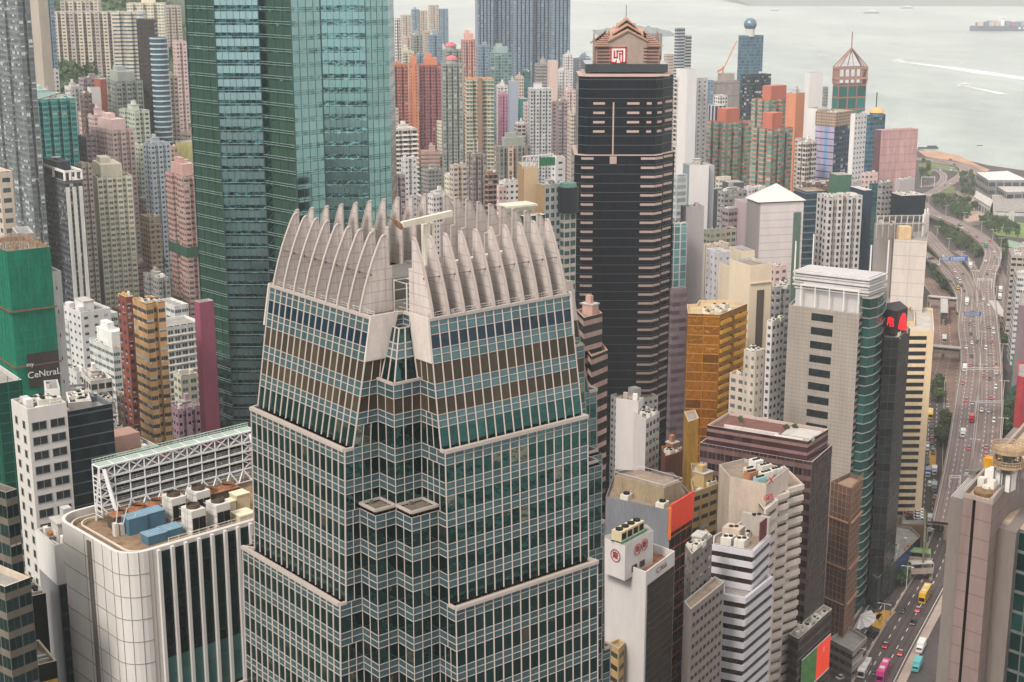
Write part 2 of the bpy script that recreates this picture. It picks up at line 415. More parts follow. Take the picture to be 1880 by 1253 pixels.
# ================================================================ near towers
def loft(m, p0, z0, p1, z1, mi, edges=None):
    n = len(p0)
    for i in range(n):
        if edges is not None and i not in edges: continue
        j = (i + 1) % n
        m.face([(*p0[i], z0), (*p0[j], z0), (*p1[j], z1), (*p1[i], z1)], mi)
FRAME = plain('mullion_offwhite', c(180, 167, 159), .5, var=.08)
STONE = plain('fin_cladding', c(206, 194, 186), .65, var=.12, scale=.5)
def pane_mat(name, col, rough=.1, spec=.9, metal=.0, vary=.6, blind=0.0):
    g = NG(name); tc = g.n('ShaderNodeTexCoord'); uv = g.n('ShaderNodeUVMap'); sp = g.n('ShaderNodeSeparateXYZ'); g.l(uv.outputs[0], sp.inputs[0])
    cb = g.n('ShaderNodeCombineXYZ'); g.l(g.mth('FLOOR', sp.outputs[0]), cb.inputs[0]); g.l(g.mth('FLOOR', sp.outputs[1]), cb.inputs[1])
    wn = g.n('ShaderNodeTexWhiteNoise', noise_dimensions='3D'); g.l(cb.outputs[0], wn.inputs[0])
    n1 = g.noise(tc.outputs['Object'], .12, 3, .6)  # broad tone patches painted in as reflections on the glass
    f = g.mth('ADD', g.mth('MULTIPLY', wn.outputs['Value'], .45), g.mth('MULTIPLY', n1, .6))
    gc = g.mix(f, tuple(x * (1 - vary) for x in col), tuple(min(1, x * (1 + vary)) for x in col))
    sc_ = g.n('ShaderNodeSeparateColor'); g.l(wn.outputs['Color'], sc_.inputs[0]); bl = g.mth('LESS_THAN', sc_.outputs[1], blind)
    bl = g.mth('MULTIPLY', bl, g.mth('GREATER_THAN', g.mth('FRACT', sp.outputs[1]), sc_.outputs[2]))
    g.l(g.mix(bl, gc, c(128, 132, 122)), g.b.inputs['Base Color'])
    g.b.inputs['Roughness'].default_value = rough; g.b.inputs['Specular IOR Level'].default_value = spec; g.b.inputs['Metallic'].default_value = metal
    w = g.noise(tc.outputs['Object'], .8, 2, .5)
    h = g.mth('ADD', w, g.mth('MULTIPLY', g.mth('MULTIPLY', g.mth('SUBTRACT', wn.outputs['Value'], .5), g.mth('FRACT', sp.outputs[0])), .5))
    g.bump(h, .22, .5)
    return g.m
def finance_tower():
    root = thing('office_tower', 'tall stepped glass office tower crowned by a ring of white curved fins', 'tower', (-7, 208, 4))
    a = rad(39.2); e1 = Vector((math.cos(a), math.sin(a))); e2 = Vector((-e1.y, e1.x)); O = Vector((-14.9, 186.6))
    WU, WV = 34.8, 37.2
    def w(u, v): q = O + e1 * u + e2 * v; return (q.x, q.y)
    def plan(dl, dr, kind):
        if kind == 'T': N = [(-dl, 5.7), (5.2, 5.7), (5.2, -dr)]
        elif kind == 'M': N = [(-dl, 5.7), (.8, 5.7), (.8, 2), (5.2, 2), (5.2, -dr)]
        else: N = [(-dl, 5.7), (-2.5, 5.7), (-2.5, 2), (.8, 2), (.8, -1.6), (5.2, -1.6), (5.2, -dr)]
        U_, V_ = WU + .25 * dr, WV + (-.25 * dl if dl < 5.5 else .6)   # the shaft widens a little at each set-back
        r = [(U_ - u, v) for u, v in reversed(N)]; b = [(U_ - u, V_ - v) for u, v in N]; l = [(u, V_ - v) for u, v in reversed(N)]
        return N + r + b + l, len(N)
    SPN = pane_mat('spandrel_glass', c(88, 116, 122), .2, .4, .55, .35); VIS = pane_mat('vision_glass', c(54, 90, 90), .04, .5, .88, vary=.6, blind=.1)
    BRN = pane_mat('bronze_louvre_glass', c(62, 54, 42), .3, .3); BLU = pane_mat('dark_blue_glass', c(10, 38, 56), .08, .45)
    PM = [SPN, VIS, BRN, BLU]
    # glass bands from the parapet down: (z top, material)
    bands = [(199, 0), (198.2, 0), (197.1, 3), (195.2, 0), (194.4, 0), (193.3, 2), (190.6, 0), (189.7, 0), (188.7, 2), (186.5, 0), (185.7, 0), (184.8, 1), (181.8, 0)]
    z = 181.8
    while z > 96:
        bands += [(z, 0), (z - .95, 0), (z - 1.9, 1)]; z -= 4.32
    bands = sorted(set(bands), key=lambda t: -t[0]) + [(94, 1)]
    zs = [b[0] for b in bands]
    def off(z):
        if z >= 181.8: t = (199 - z) / 17.2; return 3.3 * t, 2.3 * t, 0
        if z >= 160.2: t = (181.8 - z) / 21.6; return 4.6 + .5 * t, 3.2 + .5 * t, 1
        if z >= 138.6: t = (160.2 - z) / 21.6; return 6.1 + .4 * t, 5.2 + .4 * t, 2
        return 7.6, 6.6, 3
    def kind(z): return 'T' if z > 190.7 else ('M' if z > 173.9 else 'B')
    segs = {}
    panes = MB(); core = MB(); fr = MB(); frc = MB()
    tops = [199.0, 181.8, 160.2, 138.6]
    for i in range(len(bands) - 1):
        zt, zb = bands[i][0], bands[i + 1][0]; mi = bands[i][1]
        if zt - zb < .05: continue
        zm = (zt + zb) / 2; k = kind(zm)
        def dd(z):   # offsets at z but in the tier of zm
            tier = off(zm)[2]; tt = (tops[tier] - z); L = (17.2, 21.6, 21.6, 40)[tier]; t = max(0, min(1, tt / L))
            return ((3.3 * t, 2.3 * t), (4.6 + .5 * t, 3.2 + .5 * t), (6.1 + .4 * t, 5.2 + .4 * t), (7.6, 6.6))[tier]
        pt, nN = plan(*dd(zt), k); pb, _ = plan(*dd(zb), k)
        pt = [w(*q) for q in pt]; pb = [w(*q) for q in pb]; n = len(pt)
        for e in range(n):
            j = (e + 1) % n; A, Bq, Ct, Dt = Vector(pb[e]), Vector(pb[j]), Vector(pt[j]), Vector(pt[e])
            L = (Bq - A).length; main = (e % nN == nN - 1)
            if L < .3: continue
            nb = (16 if main else max(1, round(L / 1.5)))
            nrm = Vector(((Bq - A).y, -(Bq - A).x)).normalized()
            # corner piers of the top storeys are clad, see below
            tgt = panes if main else core; tf = fr if main else frc
            tgt.face([(*A, zb), (*Bq, zb), (*Ct, zt), (*Dt, zt)], mi, [(e * 20, i), (e * 20 + nb, i), (e * 20 + nb, i + .99), (e * 20, i + .99)])
            wd, pr = (.13, .18) if main else (.1, .11)
            hidden = (e // nN) in (1, 2) and not main and e // nN == 2
            for q in range(nb + 1):
                if not main and q == nb: continue
                s = q / nb; b0 = A.lerp(Bq, s) + nrm * pr * .4; t0 = Dt.lerp(Ct, s) + nrm * pr * .4
                tf.bar((*b0, zb), (*t0, zt), wd, 0, pr)
            r0 = Dt + nrm * .06; r1 = Ct + nrm * .06
            tf.bar((*r0, zt), (*r1, zt), .085, 0, .085)
    for k, nm in ((panes, 'curtain_wall'), (core, 'corner_glazing')):
        o = k.build(nm, PM, root)
        (fr if nm == 'curtain_wall' else frc).build('mullion', FRAME, o)
    # lower shaft to the street
    pb, _ = plan(7.6, 6.6, 'B'); MB().prism([w(*q) for q in pb], 3, 94.2, 0, None, 1.6, 4.3).build('lower_wall', fac('ifc_low', c(214, 200, 190), c(20, 44, 46), (.1, .9, .0, .62), band=c(66, 100, 112), bandw=(.65, .95)), root)
    # ledges at every set-back
    LGM = plain('ledge_grey', c(120, 110, 100), .9, var=.3, scale=.8)
    def ledge(z, da, db, kind_):
        po = [w(*q) for q in plan(*da, kind_)[0]]; pi = [w(*q) for q in plan(*db, kind_)[0]]
        n = len(po); nN = n // 4
        for e in range(n):
            j = (e + 1) % n
            if e % nN != nN - 1: continue
            gr = MB(); gr.face([(*po[e], z - .35), (*po[j], z - .35), (*pi[j], z - .35), (*pi[e], z - .35)])
            A, Bq = Vector(po[e]), Vector(po[j]); t = (Bq - A).normalized(); nr = Vector((t.y, -t.x)); lg = MB()
            lg.bar((*(A + nr * .1), z), (*(Bq + nr * .1), z), .55, 0, .5)
            for X, Y in ((A, Vector(pi[e])), (Bq, Vector(pi[j]))): lg.bar((*X, z), (*Y, z), .4, 0, .4)
            lg.build('ledge_coping', FRAME, root); gr.build('ledge_floor', LGM, root)
    ledge(181.8, (4.6, 3.2), (3.3, 2.3), 'M'); ledge(160.2, (6.1, 5.2), (5.1, 3.7), 'B'); ledge(138.6, (7.6, 6.6), (6.5, 5.6), 'B')
    def cnr(u0, v0, u1, v1, z):   # little terrace roofs on the corner bays, at all four corners
        for fu, fv in ((0, 0), (1, 0), (0, 1), (1, 1)):
            U = (WU - u1, WU - u0) if fu else (u0, u1); V = (WV - v1, WV - v0) if fv else (v0, v1)
            lg = MB(); gr = MB(); q = [w(U[0], V[0]), w(U[1], V[0]), w(U[1], V[1]), w(U[0], V[1])]
            gr.face([(*p, z - .4) for p in q])
            for e in range(4): lg.bar((*q[e], z), (*q[(e + 1) % 4], z), .3, 0, .35)
            cx, cyy = w((U[0] + U[1]) / 2, V[1] - .3); gr.box(cx, cyy, z - .4, .5, .4, .5, a); lg.build('ledge_coping', FRAME, root); gr.build('terrace_floor', LGM, root)
    cnr(-2.5, 2, .8, 5.7, 173.9); cnr(.8, -1.6, 5.2, 2, 173.9); cnr(.8, 2, 5.2, 5.7, 190.7)
    # clad wings at the top of the corners, parapet, roof deck
    def slab(pts, nrm, th=.3):
        cl = MB()
        o = [Vector(p) for p in pts]; b = [p + Vector((*nrm, 0)) * th for p in o]
        cl.face(b); cl.face(o[::-1]); n = len(o)
        for i in range(n): cl.face([o[i], o[(i + 1) % n], b[(i + 1) % n], b[i]])
        cl.build('corner_cladding', plain('clad_corner', c(208, 196, 188), .6, var=.2, scale=.7), root)
    for fu, fv in ((0, 0), (1, 0), (0, 1), (1, 1)):
        mu = lambda u: WU - u if fu else u
        mv = lambda v: WV - v if fv else v
        s = [( -.2, 199.4), (4.2, 199.4), (2.6, 193.4), (-1.3, 193.4)]
        pts = [(*w(mu(u), mv(5.7)), z) for u, z in s]; n = -e2 if not fv else e2
        slab(pts, (n.x, n.y))
        s = [(-.2, 199.4), (4.0, 199.4), (2.7, 193.4), (-.9, 193.4)]
        pts = [(*w(mu(5.2), mv(v)), z) for v, z in s]; n = -e1 if not fu else e1
        slab(pts, (n.x, n.y))
    PANEL = fac('stone_panel', c(206, 194, 186), win=(.5, .5, .5, .5), joint=.04, curtain=0, wob=0)
    # lantern standing on each visible corner bay
    ln = MB(); lf = MB()
    base = [w(1.3, 2.5), w(5.1, 2.5), w(5.1, 5.6), w(1.3, 5.6)]; topq = [w(3.2, 3.9), w(5.1, 3.9), w(5.1, 5.6), w(3.2, 5.6)]
    lv = [0, .38, .5, .62, .93, 1]
    for e in range(4):
        j = (e + 1) % 4
        for s0, s1, mi in ((0, .45, 1), (.45, .6, 0), (.6, .72, 0), (.72, 1, 1)):
            q = [Vector(base[e]).lerp(Vector(topq[e]), s0), Vector(base[j]).lerp(Vector(topq[j]), s0), Vector(base[j]).lerp(Vector(topq[j]), s1), Vector(base[e]).lerp(Vector(topq[e]), s1)]
            zz = [190.5 + 7 * s0, 190.5 + 7 * s0, 190.5 + 7 * s1, 190.5 + 7 * s1]
            ln.face([(*q[i], zz[i]) for i in range(4)], mi, [(e, s0 * 9), (e + .9, s0 * 9), (e + .9, s1 * 9), (e, s1 * 9)])
            lf.bar((*q[2], zz[2]), (*q[3], zz[3]), .16)
        for s in (0, .5): 
            b = Vector(base[e]).lerp(Vector(base[j]), s); t = Vector(topq[e]).lerp(Vector(topq[j]), s); lf.bar((*b, 190.5), (*t, 197.5), .18)
    ln.face([(*p, 197.5) for p in topq], 1)
    o = ln.build('corner_lantern', PM, root); lf.build('mullion', FRAME, o)
    pt = [w(*q) for q in plan(0, 0, 'T')[0]]
    MB().face([(*p, 198.0) for p in pt]).build('roof', plain('deck', c(120, 112, 104), .9, var=.4, scale=.7), root)
    pr = MB(); n = len(pt)
    for e in range(n): pr.bar((*pt[e], 199.1), (*pt[(e + 1) % n], 199.1), .5, 0, .4)
    pr.build('parapet', FRAME, root)
    rl = MB()
    inn = [w(*q) for q in plan(-.55, -.55, 'T')[0]]
    for e in range(n):
        if e % 3 != 2: continue
        for dz in (.35, .7): rl.bar((*inn[e], 199.1 + dz), (*inn[(e + 1) % n], 199.1 + dz), .06)
        A, Bq = Vector(inn[e]), Vector(inn[(e + 1) % n])
        for k in range(17): q = A.lerp(Bq, k / 16); rl.bar((*q, 199), (*q, 199.8), .06)
    rl.build('railing', STEEL, root)
    # the fins: outline in (inward, up)
    OUT = [(0, 0), (.35, 1.6), (.95, 3.6), (1.65, 5.6), (2.4, 7.4), (3.2, 9.1), (3.75, 10.1), (4.15, 10.4), (4.5, 10.35), (4.55, 6.3), (5.3, 6.15), (5.3, 0)]
    fm = plain('fin_panel', c(208, 196, 190), .6, var=.14, scale=.35)
    g = NG('fin_panels'); tc = g.n('ShaderNodeTexCoord'); sp = g.n('ShaderNodeSeparateXYZ'); g.l(tc.outputs['Object'], sp.inputs[0])
    fz = g.mth('FRACT', g.mth('DIVIDE', sp.outputs[2], 1.45)); fx = g.mth('FRACT', g.mth('DIVIDE', g.mth('ADD', sp.outputs[0], .4), 2.3))
    j = g.mth('MAXIMUM', g.mth('LESS_THAN', fz, .035), g.mth('LESS_THAN', fx, .018)); mp_ = g.n('ShaderNodeMapping'); g.l(tc.outputs['Object'], mp_.inputs[0]); mp_.inputs['Scale'].default_value = (1, 1, .16); ns = g.noise(mp_.outputs[0], .9, 5, .7)
    base_ = g.mix(g.mth('MULTIPLY_ADD', ns, 2.4, -.7), c(172, 158, 150), c(208, 197, 191)); g.l(g.mix(j, base_, c(122, 106, 98)), g.b.inputs['Base Color']); g.b.inputs['Roughness'].default_value = .6
    def fin_mesh():
        m = MB(); th = .12
        m.face([(x, -th, z) for x, z in OUT], 0); m.face([(x, th, z) for x, z in OUT][::-1], 0)
        for i in range(len(OUT)):
            a0, b0 = OUT[i], OUT[(i + 1) % len(OUT)]; m.face([(a0[0], -th, a0[1]), (a0[0], th, a0[1]), (b0[0], th, b0[1]), (b0[0], -th, b0[1])], 1)
        for i in range(8):   # raised edge along the curve
            a0, b0 = OUT[i], OUT[i + 1]; m.bar((a0[0], 0, a0[1]), (b0[0], 0, b0[1]), .34, 1, .2)
        return m
    me = None; tips = []
    rows = []
    for k in range(10): rows.append((w(5.9 + k * 2.55, -.15), math.atan2(e2.y, e2.x), 0))
    for k in range(9): rows.append((w(-.15, 8.2 + k * 2.78), math.atan2(e1.y, e1.x), 1))
    for k in range(10): rows.append((w(5.9 + k * 2.55, WV + .15), math.atan2(-e2.y, -e2.x), 2))
    for k in range(9): rows.append((w(WU + .15, 8.2 + k * 2.78), math.atan2(-e1.y, -e1.x), 3))
    for (x, y), r, s in rows:
        if me is None: o = fin_mesh().build('fin', [g.m, FRAME], root, local=True); me = o.data
        else: o = bpy.data.objects.new('fin', me); COL.objects.link(o); o.parent = root
        o.location = (x - root.location.x, y - root.location.y, 198.9 - root.location.z); o.rotation_euler = (0, 0, r)
        if s == 0: o.rotation_euler = (0, 0, r)
        tips.append((x, y, r, s))
    br = MB()
    for (x, y, r, s), (x2, y2, r2, s2) in zip(tips, tips[1:]):
        if s != s2: continue
        d = Vector((math.cos(r), math.sin(r)))
        p, q = Vector((x, y)) + d * 1.9, Vector((x2, y2)) + d * 1.9
        br.bar((*p, 204.2), (*q, 204.2), .09); br.bar((*(p + d * .9), 204.0), (*(q), 204.2), .06); br.box(p.x, p.y, 204.05, .28, .28, .28, r)
    br.build('bracing_rod', plain('rod', c(120, 92, 84), .6), root)
    # plant on the deck
    for (u, v, su, sv, h, m) in ((14, 20, 9, 8, 3.2, CONCD), (24, 12, 5, 3.4, 3.4, DARK), (24, 25, 6, 6, 2.6, CONCD), (11, 9, 3, 3, 2.2, CONCD), (29, 17, 3, 6, 2.8, CONCD)):
        x, y = w(u, v); MB().box(x, y, 198, su, sv, h, a).build('plant_room', m, root)
    sc = MB()
    for k in range(9):
        p, q = w(7 + k * .8, 7.4), w(7 + k * .8, 10.4); sc.bar((*p, 198.3 + k * .35), (*q, 198.3 + k * .35), .12)
    for u in (7, 10, 13.4):
        for v in (7.4, 10.4): p = w(u, v); sc.bar((*p, 198), (*p, 202.5), .18)
    for zz in (199.5, 201, 202.4):
        for v in (7.4, 10.4): sc.bar((*w(7, v), zz), (*w(13.4, v), zz), .12)
    for zz in (202.4,):
        for u in (7, 9, 11, 13.4): sc.bar((*w(u, 7.4), zz), (*w(u, 10.4), zz), .1)
    sc.build('access_stair', STEEL, root)
    # roof crane: post, jib, second boom
    cr = thing('roof_crane', 'cream window-cleaning crane with long jib inside the fin crown', 'crane', (*w(16.5, 16.5), 198))
    cxy = w(16.5, 16.5)
    CRM = plain('crane_cream', c(228, 218, 200), .5, var=.15, scale=.8)
    MB().box(*cxy, 198, 3.4, 3.4, 2, a).build('base', CRM, cr)
    m = MB(); p = w(16.2, 15.6); m.box(*p, 200, .9, .9, 8.4, a); p = w(17.4, 15.6); m.box(*p, 200, .5, .5, 8.4, a); m.build('post', CRM, cr)
    p0 = Vector((*w(11.3, 14.4), 209.0)); p1 = Vector((*w(21.0, 15.9), 209.4)); m = MB().bar(p0, p1, .6, 0, .85); m.build('jib', CRM, cr)
    m = MB(); m.bar(p0, p0 + Vector((-1.9, -1.2, 1.4)), .22); m.bar(p0 + Vector((0, 0, -.5)), p0 + Vector((-.9, -.5, .6)), .5); m.build('jib_head', plain('grimy', c(150, 120, 90), .8, var=.5, scale=3), cr)
    q0 = Vector((*w(15.4, 8.2), 204.0)); q1 = Vector((*w(25.3, 8.6), 204.3)); MB().bar(q0, q1, .55, 0, .7).build('lower_boom', CRM, cr)
    MB().bar((*w(17, 13), 201.5), (*w(21, 8.8), 204.0), .4).build('strut', CRM, cr)
    return w, e1, e2
IFC_W, IE1, IE2 = finance_tower()

def person_proto():
    root = thing('person', 'person', 'person', (0, 0, 0))
    me = bpy.data.meshes.new('body'); bm = bmesh.new()
    J = dict(pel=(0, 0, .95), che=(0, .02, 1.35), nec=(0, .02, 1.5), hea=(0, 0, 1.68), top=(0, 0, 1.78), sl=(-.2, 0, 1.42), sr=(.2, 0, 1.42), el=(-.27, -.06, 1.14), er=(.27, -.06, 1.14),
             wl=(-.2, -.28, 1.05), wr=(.2, -.28, 1.05), hl=(-.1, 0, .9), hr=(.1, 0, .9), kl=(-.12, -.03, .5), kr=(.12, -.01, .5), al=(-.12, .02, .08), ar=(.13, .03, .08), fl=(-.13, -.16, .04), fr=(.14, -.15, .04))
    E_ = ['pel che', 'che nec', 'nec hea', 'hea top', 'che sl', 'che sr', 'sl el', 'sr er', 'el wl', 'er wr', 'pel hl', 'pel hr', 'hl kl', 'hr kr', 'kl al', 'kr ar', 'al fl', 'ar fr']
    rr = dict(pel=.15, che=.16, nec=.06, hea=.1, top=.07, sl=.075, sr=.075, el=.05, er=.05, wl=.035, wr=.035, hl=.09, hr=.09, kl=.06, kr=.06, al=.045, ar=.045, fl=.035, fr=.035)
    ks = list(J); vs_ = {k: bm.verts.new(J[k]) for k in ks}
    for e in E_: a, b = e.split(); bm.edges.new((vs_[a], vs_[b]))
    bm.to_mesh(me); bm.free(); o = bpy.data.objects.new('body', me); COL.objects.link(o)
    sk = o.modifiers.new('s', 'SKIN')
    for i, k in enumerate(ks): me.skin_vertices[0].data[i].radius = (rr[k], rr[k] * .8)
    me.skin_vertices[0].data[0].use_root = True
    o.modifiers.new('u', 'SUBSURF').levels = 1
    bpy.context.view_layer.update()
    m2 = bpy.data.meshes.new_from_object(o.evaluated_get(bpy.context.evaluated_depsgraph_get())); bpy.data.objects.remove(o)
    m2.name = 'body'; m2.materials.append(plain('clothes_dark', c(40, 38, 42), .8, spec=.2)); m2.shade_smooth()
    o = bpy.data.objects.new('body', m2); COL.objects.link(o); o.parent = root
    hd = bpy.data.meshes.new('head'); bm = bmesh.new(); bmesh.ops.create_uvsphere(bm, u_segments=12, v_segments=8, radius=.105)
    for v in bm.verts: v.co.z = v.co.z * 1.25 + 1.69; v.co.y -= .01
    bm.to_mesh(hd); bm.free(); hd.materials.append(plain('skin', c(196, 150, 122), .6)); hh = bpy.data.objects.new('head', hd); COL.objects.link(hh); hh.parent = root
    ha = bpy.data.meshes.new('hair'); bm = bmesh.new(); bmesh.ops.create_uvsphere(bm, u_segments=12, v_segments=8, radius=.115)
    for v in bm.verts: v.co.z = max(v.co.z, -.02) * 1.2 + 1.71; v.co.y += .015
    bm.to_mesh(ha); bm.free(); ha.materials.append(plain('hair', c(22, 18, 16), .7)); hh = bpy.data.objects.new('hair', ha); COL.objects.link(hh); hh.parent = root
    return root
PERS = person_proto()
CLO = [plain('clothes_dark', (0, 0, 0)), plain('clothes_white', c(226, 224, 220), .8), plain('clothes_red', c(150, 50, 44), .8), plain('clothes_blue', c(60, 84, 130), .8), plain('clothes_grey', c(120, 120, 118), .8)]
PERS.location = (*IFC_W(6.9, .9), 198.0); PERS['label'] = 'person in black at the fin crown railing, beside the corner fin'
for k, (u, m, lb) in enumerate(((7.7, 0, 'second dark-clothed person at the railing of the fin crown'), (8.9, 0, 'person in black next to the one in white at the crown railing'), (9.8, 1, 'person in white at the railing of the fin crown'))):
    dup(PERS, (*IFC_W(u, .95), 198.0), .4 * k, lb, sc=1.05, swap={'body': CLO[m]})

def center_tower():
    zt = 300
    X = lambda px, D: XD(px, D, 235)
    Dd = 452; D0 = (X(532, Dd), Dd); dc = (X(532, Dd) - X(473, Dd + 9)); Cy = Dd + dc
    C0 = (X(473, Cy), Cy); B0 = (X(391, Cy), Cy); dA = B0[0] - X(337, Cy + 9); A0 = (B0[0] - dA, Cy + dA)
    dE = X(588, Dd + 9) - D0[0]; E0 = (D0[0] + dE, Dd + dE); F0 = (X(669, Dd + dE), Dd + dE); dG = X(712, E0[1] + 7) - F0[0]; G0 = (F0[0] + dG, F0[1] + dG)
    poly = [A0, B0, C0, D0, E0, F0, G0, (G0[0], G0[1] + 22), (G0[0] - 14, G0[1] + 36), (G0[0] - 40, G0[1] + 38), (A0[0] + 6, A0[1] + 26), (A0[0], A0[1] + 16)]
    root = thing('glass_skyscraper', 'tallest teal glass skyscraper with banded faceted sides, rising past the top', 'tower', (D0[0], Dd + 25, 8))
    tg = c(74, 122, 120)
    gm = fac('teal_reflective', c(148, 184, 184), c(130, 172, 172), (.03, .97, .04, .42), curtain=0, metal=1, rough=.05, wrough=.08, wmetal=1, dirt=.12, gvar=.35, wob=.6)
    # vision strip darker than spandrel strip; contrast between facets painted to imitate reflections
    gb = fac('teal_banded', c(160, 194, 198), c(62, 100, 104), (.02, .98, .05, .5), curtain=.0, metal=1, rough=.05, wrough=.12, wmetal=.92, dirt=.12, gvar=.9, wob=.9)
    m = MB(); line = MB(); vl = MB(); fl = 4.05
    for i in range(len(poly)):
        a, b = poly[i], poly[(i + 1) % len(poly)]; L = math.hypot(b[0] - a[0], b[1] - a[1]); k = max(1, round(L / 1.6)); u0 = i * 40
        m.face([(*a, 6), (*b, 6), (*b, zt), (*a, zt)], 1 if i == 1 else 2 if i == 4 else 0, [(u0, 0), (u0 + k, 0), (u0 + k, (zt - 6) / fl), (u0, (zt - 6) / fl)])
        if i < 6:
            t = Vector((b[0] - a[0], b[1] - a[1])).normalized(); n = Vector((t.y, -t.x))
            A, Bq = Vector(a) + n * .06, Vector(b) + n * .06
            z = 100 if i < 3 else 120
            while z < 262:
                for dz in ((0, .7) if i in (0, 2, 3, 5) else (0,)): line.bar((*A, z + dz), (*Bq, z + dz), .1)
                z += fl
            nv = 7 if i in (1, 4) else 4
            for q in range(1, nv):
                p = A.lerp(Bq, q / nv); vl.bar((*p, 90), (*p, 262), .1)
            vl.bar((*(Vector(a) + n * .1), 8), (*(Vector(a) + n * .1), zt), .3)
    m.face([(*p, zt) for p in poly], 0)
    gs = fac('teal_reflection_band', c(150, 192, 194), c(112, 158, 160), (.02, .98, .05, .5), curtain=.0, metal=1, rough=.05, wrough=.1, wmetal=.96, dirt=.12, gvar=.5, wob=.45)  # same glass, bands softened and lightened to paint reflections on this facet
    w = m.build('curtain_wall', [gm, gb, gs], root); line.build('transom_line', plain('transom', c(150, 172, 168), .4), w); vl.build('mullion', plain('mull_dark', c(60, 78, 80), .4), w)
    MB().prism([(p[0] * .8 + D0[0] * .2, p[1] * .8 + (Dd + 25) * .2) for p in poly], zt, zt + 16, 0, 0).build('roof_crown', gm, root)
center_tower()

def emblem_tower():
    D = 640; g0 = 6; fl = 3.95
    zt = P(1130, 141, D=D).z; z1 = P(1130, 286, D=D - 3).z
    X = lambda px, D_=D, z=150: XD(px, D_, z)
    def oct_(xl, xr, xs, D_, z, dep):
        xa, xb, xc = X(xl, D_, z), X(xr, D_, z), X(xs, D_ + 14, z)
        return [(xa + 3, D_ + .6), (xa + (xb - xa) * .12, D_), (xb, D_), (xb + 3.4, D_ + 3.6), (xb + 3.6, D_ + 5.4), (xc, D_ + 13), (xc + 1.5, D_ + dep), (xa + 4, D_ + dep), (xa, D_ + dep - 5), (xa, D_ + 3)]
    up = oct_(1063, 1205, 1236, D, zt, 36); lo = oct_(1055, 1203, 1238, D - 3.5, z1, 41)
    root = thing('office_tower', 'dark blue glass tower topped by a tiered tan pyramid with red emblem', 'tower', (X(1135), D + 18, g0))
    dg = fac('navy_glass', c(8, 18, 26), c(4, 20, 32), (.02, .98, .04, 1), curtain=0, rough=.05, wrough=.3, gvar=.6, wob=.2, band=c(120, 108, 104), bandw=(0, .035), spec=.12)
    rg = fac('side_sky_glass', c(122, 128, 128), c(70, 84, 86), (.02, .98, .07, 1), curtain=0, rough=.2, wrough=.5, gvar=.4, metal=.4, spec=.6)  # paler grey than the front: sky reflection put into this side's colour
    m = MB()
    for poly, za, zb in ((lo, g0 - 2, z1), (up, z1, zt)):
        n = len(poly)
        for i in range(n):
            a, b = poly[i], poly[(i + 1) % n]; L = math.hypot(b[0] - a[0], b[1] - a[1]); k = max(1, round(L / 1.6)); u0 = i * 40
            m.face([(*a, za), (*b, za), (*b, zb), (*a, zb)], 1 if i in (5,) else 0, [(u0, (za - z1) / fl), (u0 + k, (za - z1) / fl), (u0 + k, (zb - z1) / fl), (u0, (zb - z1) / fl)])
        m.face([(*p, zb) for p in poly], 2)
    pink = plain('pink_granite', c(192, 166, 156), .7, var=.1)
    m.build('wall', [dg, rg, pink], root)
    # granite window-head bars on each storey
    k = 0; z = z1 + .2
    def barp(a, b, t0, t1, z, h=.95):
        A, Bq = Vector(a), Vector(b); p, q = A.lerp(Bq, t0), A.lerp(Bq, t1); t = (Bq - A).normalized(); n = Vector((t.y, -t.x)) * .1
        MB().bar((*(p + n), z), (*(q + n), z), .5, 0, h).build('granite_band', pink, root)
    zz = z1 + fl * 1.5; j = 0
    while zz < zt - 8:
        if j > 0:
            barp(up[1], up[2], .08, .25, zz); barp(up[1], up[2], .58, .76, zz); barp(up[1], up[2], .87, .94, zz)
            barp(up[2], up[3], .25, .8, zz)
            barp(up[5], up[6], .0, .1, zz, .9)
            barp(up[4], up[5], .2, .9, zz)
        zz += fl; j += 1
    zz = z1 - 1.2; j = 0
    while zz > 40 and j < 45:
        barp(lo[0], lo[1], .0, 1, zz); barp(lo[1], lo[2], .0, .13, zz); barp(lo[1], lo[2], .8, 1, zz); barp(lo[2], lo[3], 0, 1, zz)
        if j < 34: barp(lo[4], lo[5], .1, .8, zz)
        zz -= fl; j += 1
    xm = X(1124, D - .4); mb = MB(); mb.box(xm, D - .3, z1 - 1.5, .6, .4, (zt - z1) * .72); mb.box(xm, D - 3.9, z1 - 3.4, 4.8 * .6, .8, 4.4 * .7); mb.build('granite_spine', pink, root)
    xmm = X(1152, D); hw = 17
    MB().box(xmm - 1, D + 17, zt - .1, 36.5, 28, .9, 0).build('cornice', pink, root)
    MB().box(xmm - 1, D + 17, zt + 1.5, 35, 25, 3.4, 0).build('plant_wall', GLD, root)
    zc = zt + 1.5
    tan = plain('tan_cladding', c(184, 146, 124), .7, var=.2, scale=.3); rose = plain('rose_louvre', c(160, 124, 110), .7, var=.2, scale=.3)
    # cruciform gabled crown
    cxm, cym = xmm - .5, D + 19
    # square drum with louvres
    dr = MB(); s = 27; hb = 12
    dr.box(cxm, cym, zc, s, s, hb, 0)
    dr.build('crown_drum', rose, root)
    lv = MB()
    for side in (0, 1):
        for q in range(7):
            for xx in (-1, 1):
                if side == 0: lv.box(cxm + xx * 9.8, cym - s / 2 - .05, zc + 1.2 + q * 1.4, 6.2, .3, .5, 0)
                else: lv.box(cxm + s / 2 + .05, cym + xx * 9.8, zc + 1.2 + q * 1.4, .3, 6.2, .5, 0)
    lv.build('louvre_slat', plain('louvre_dark', c(74, 60, 58), .8), root)
    ap = P(1153, 33, D=cym).z
    gab = MB()
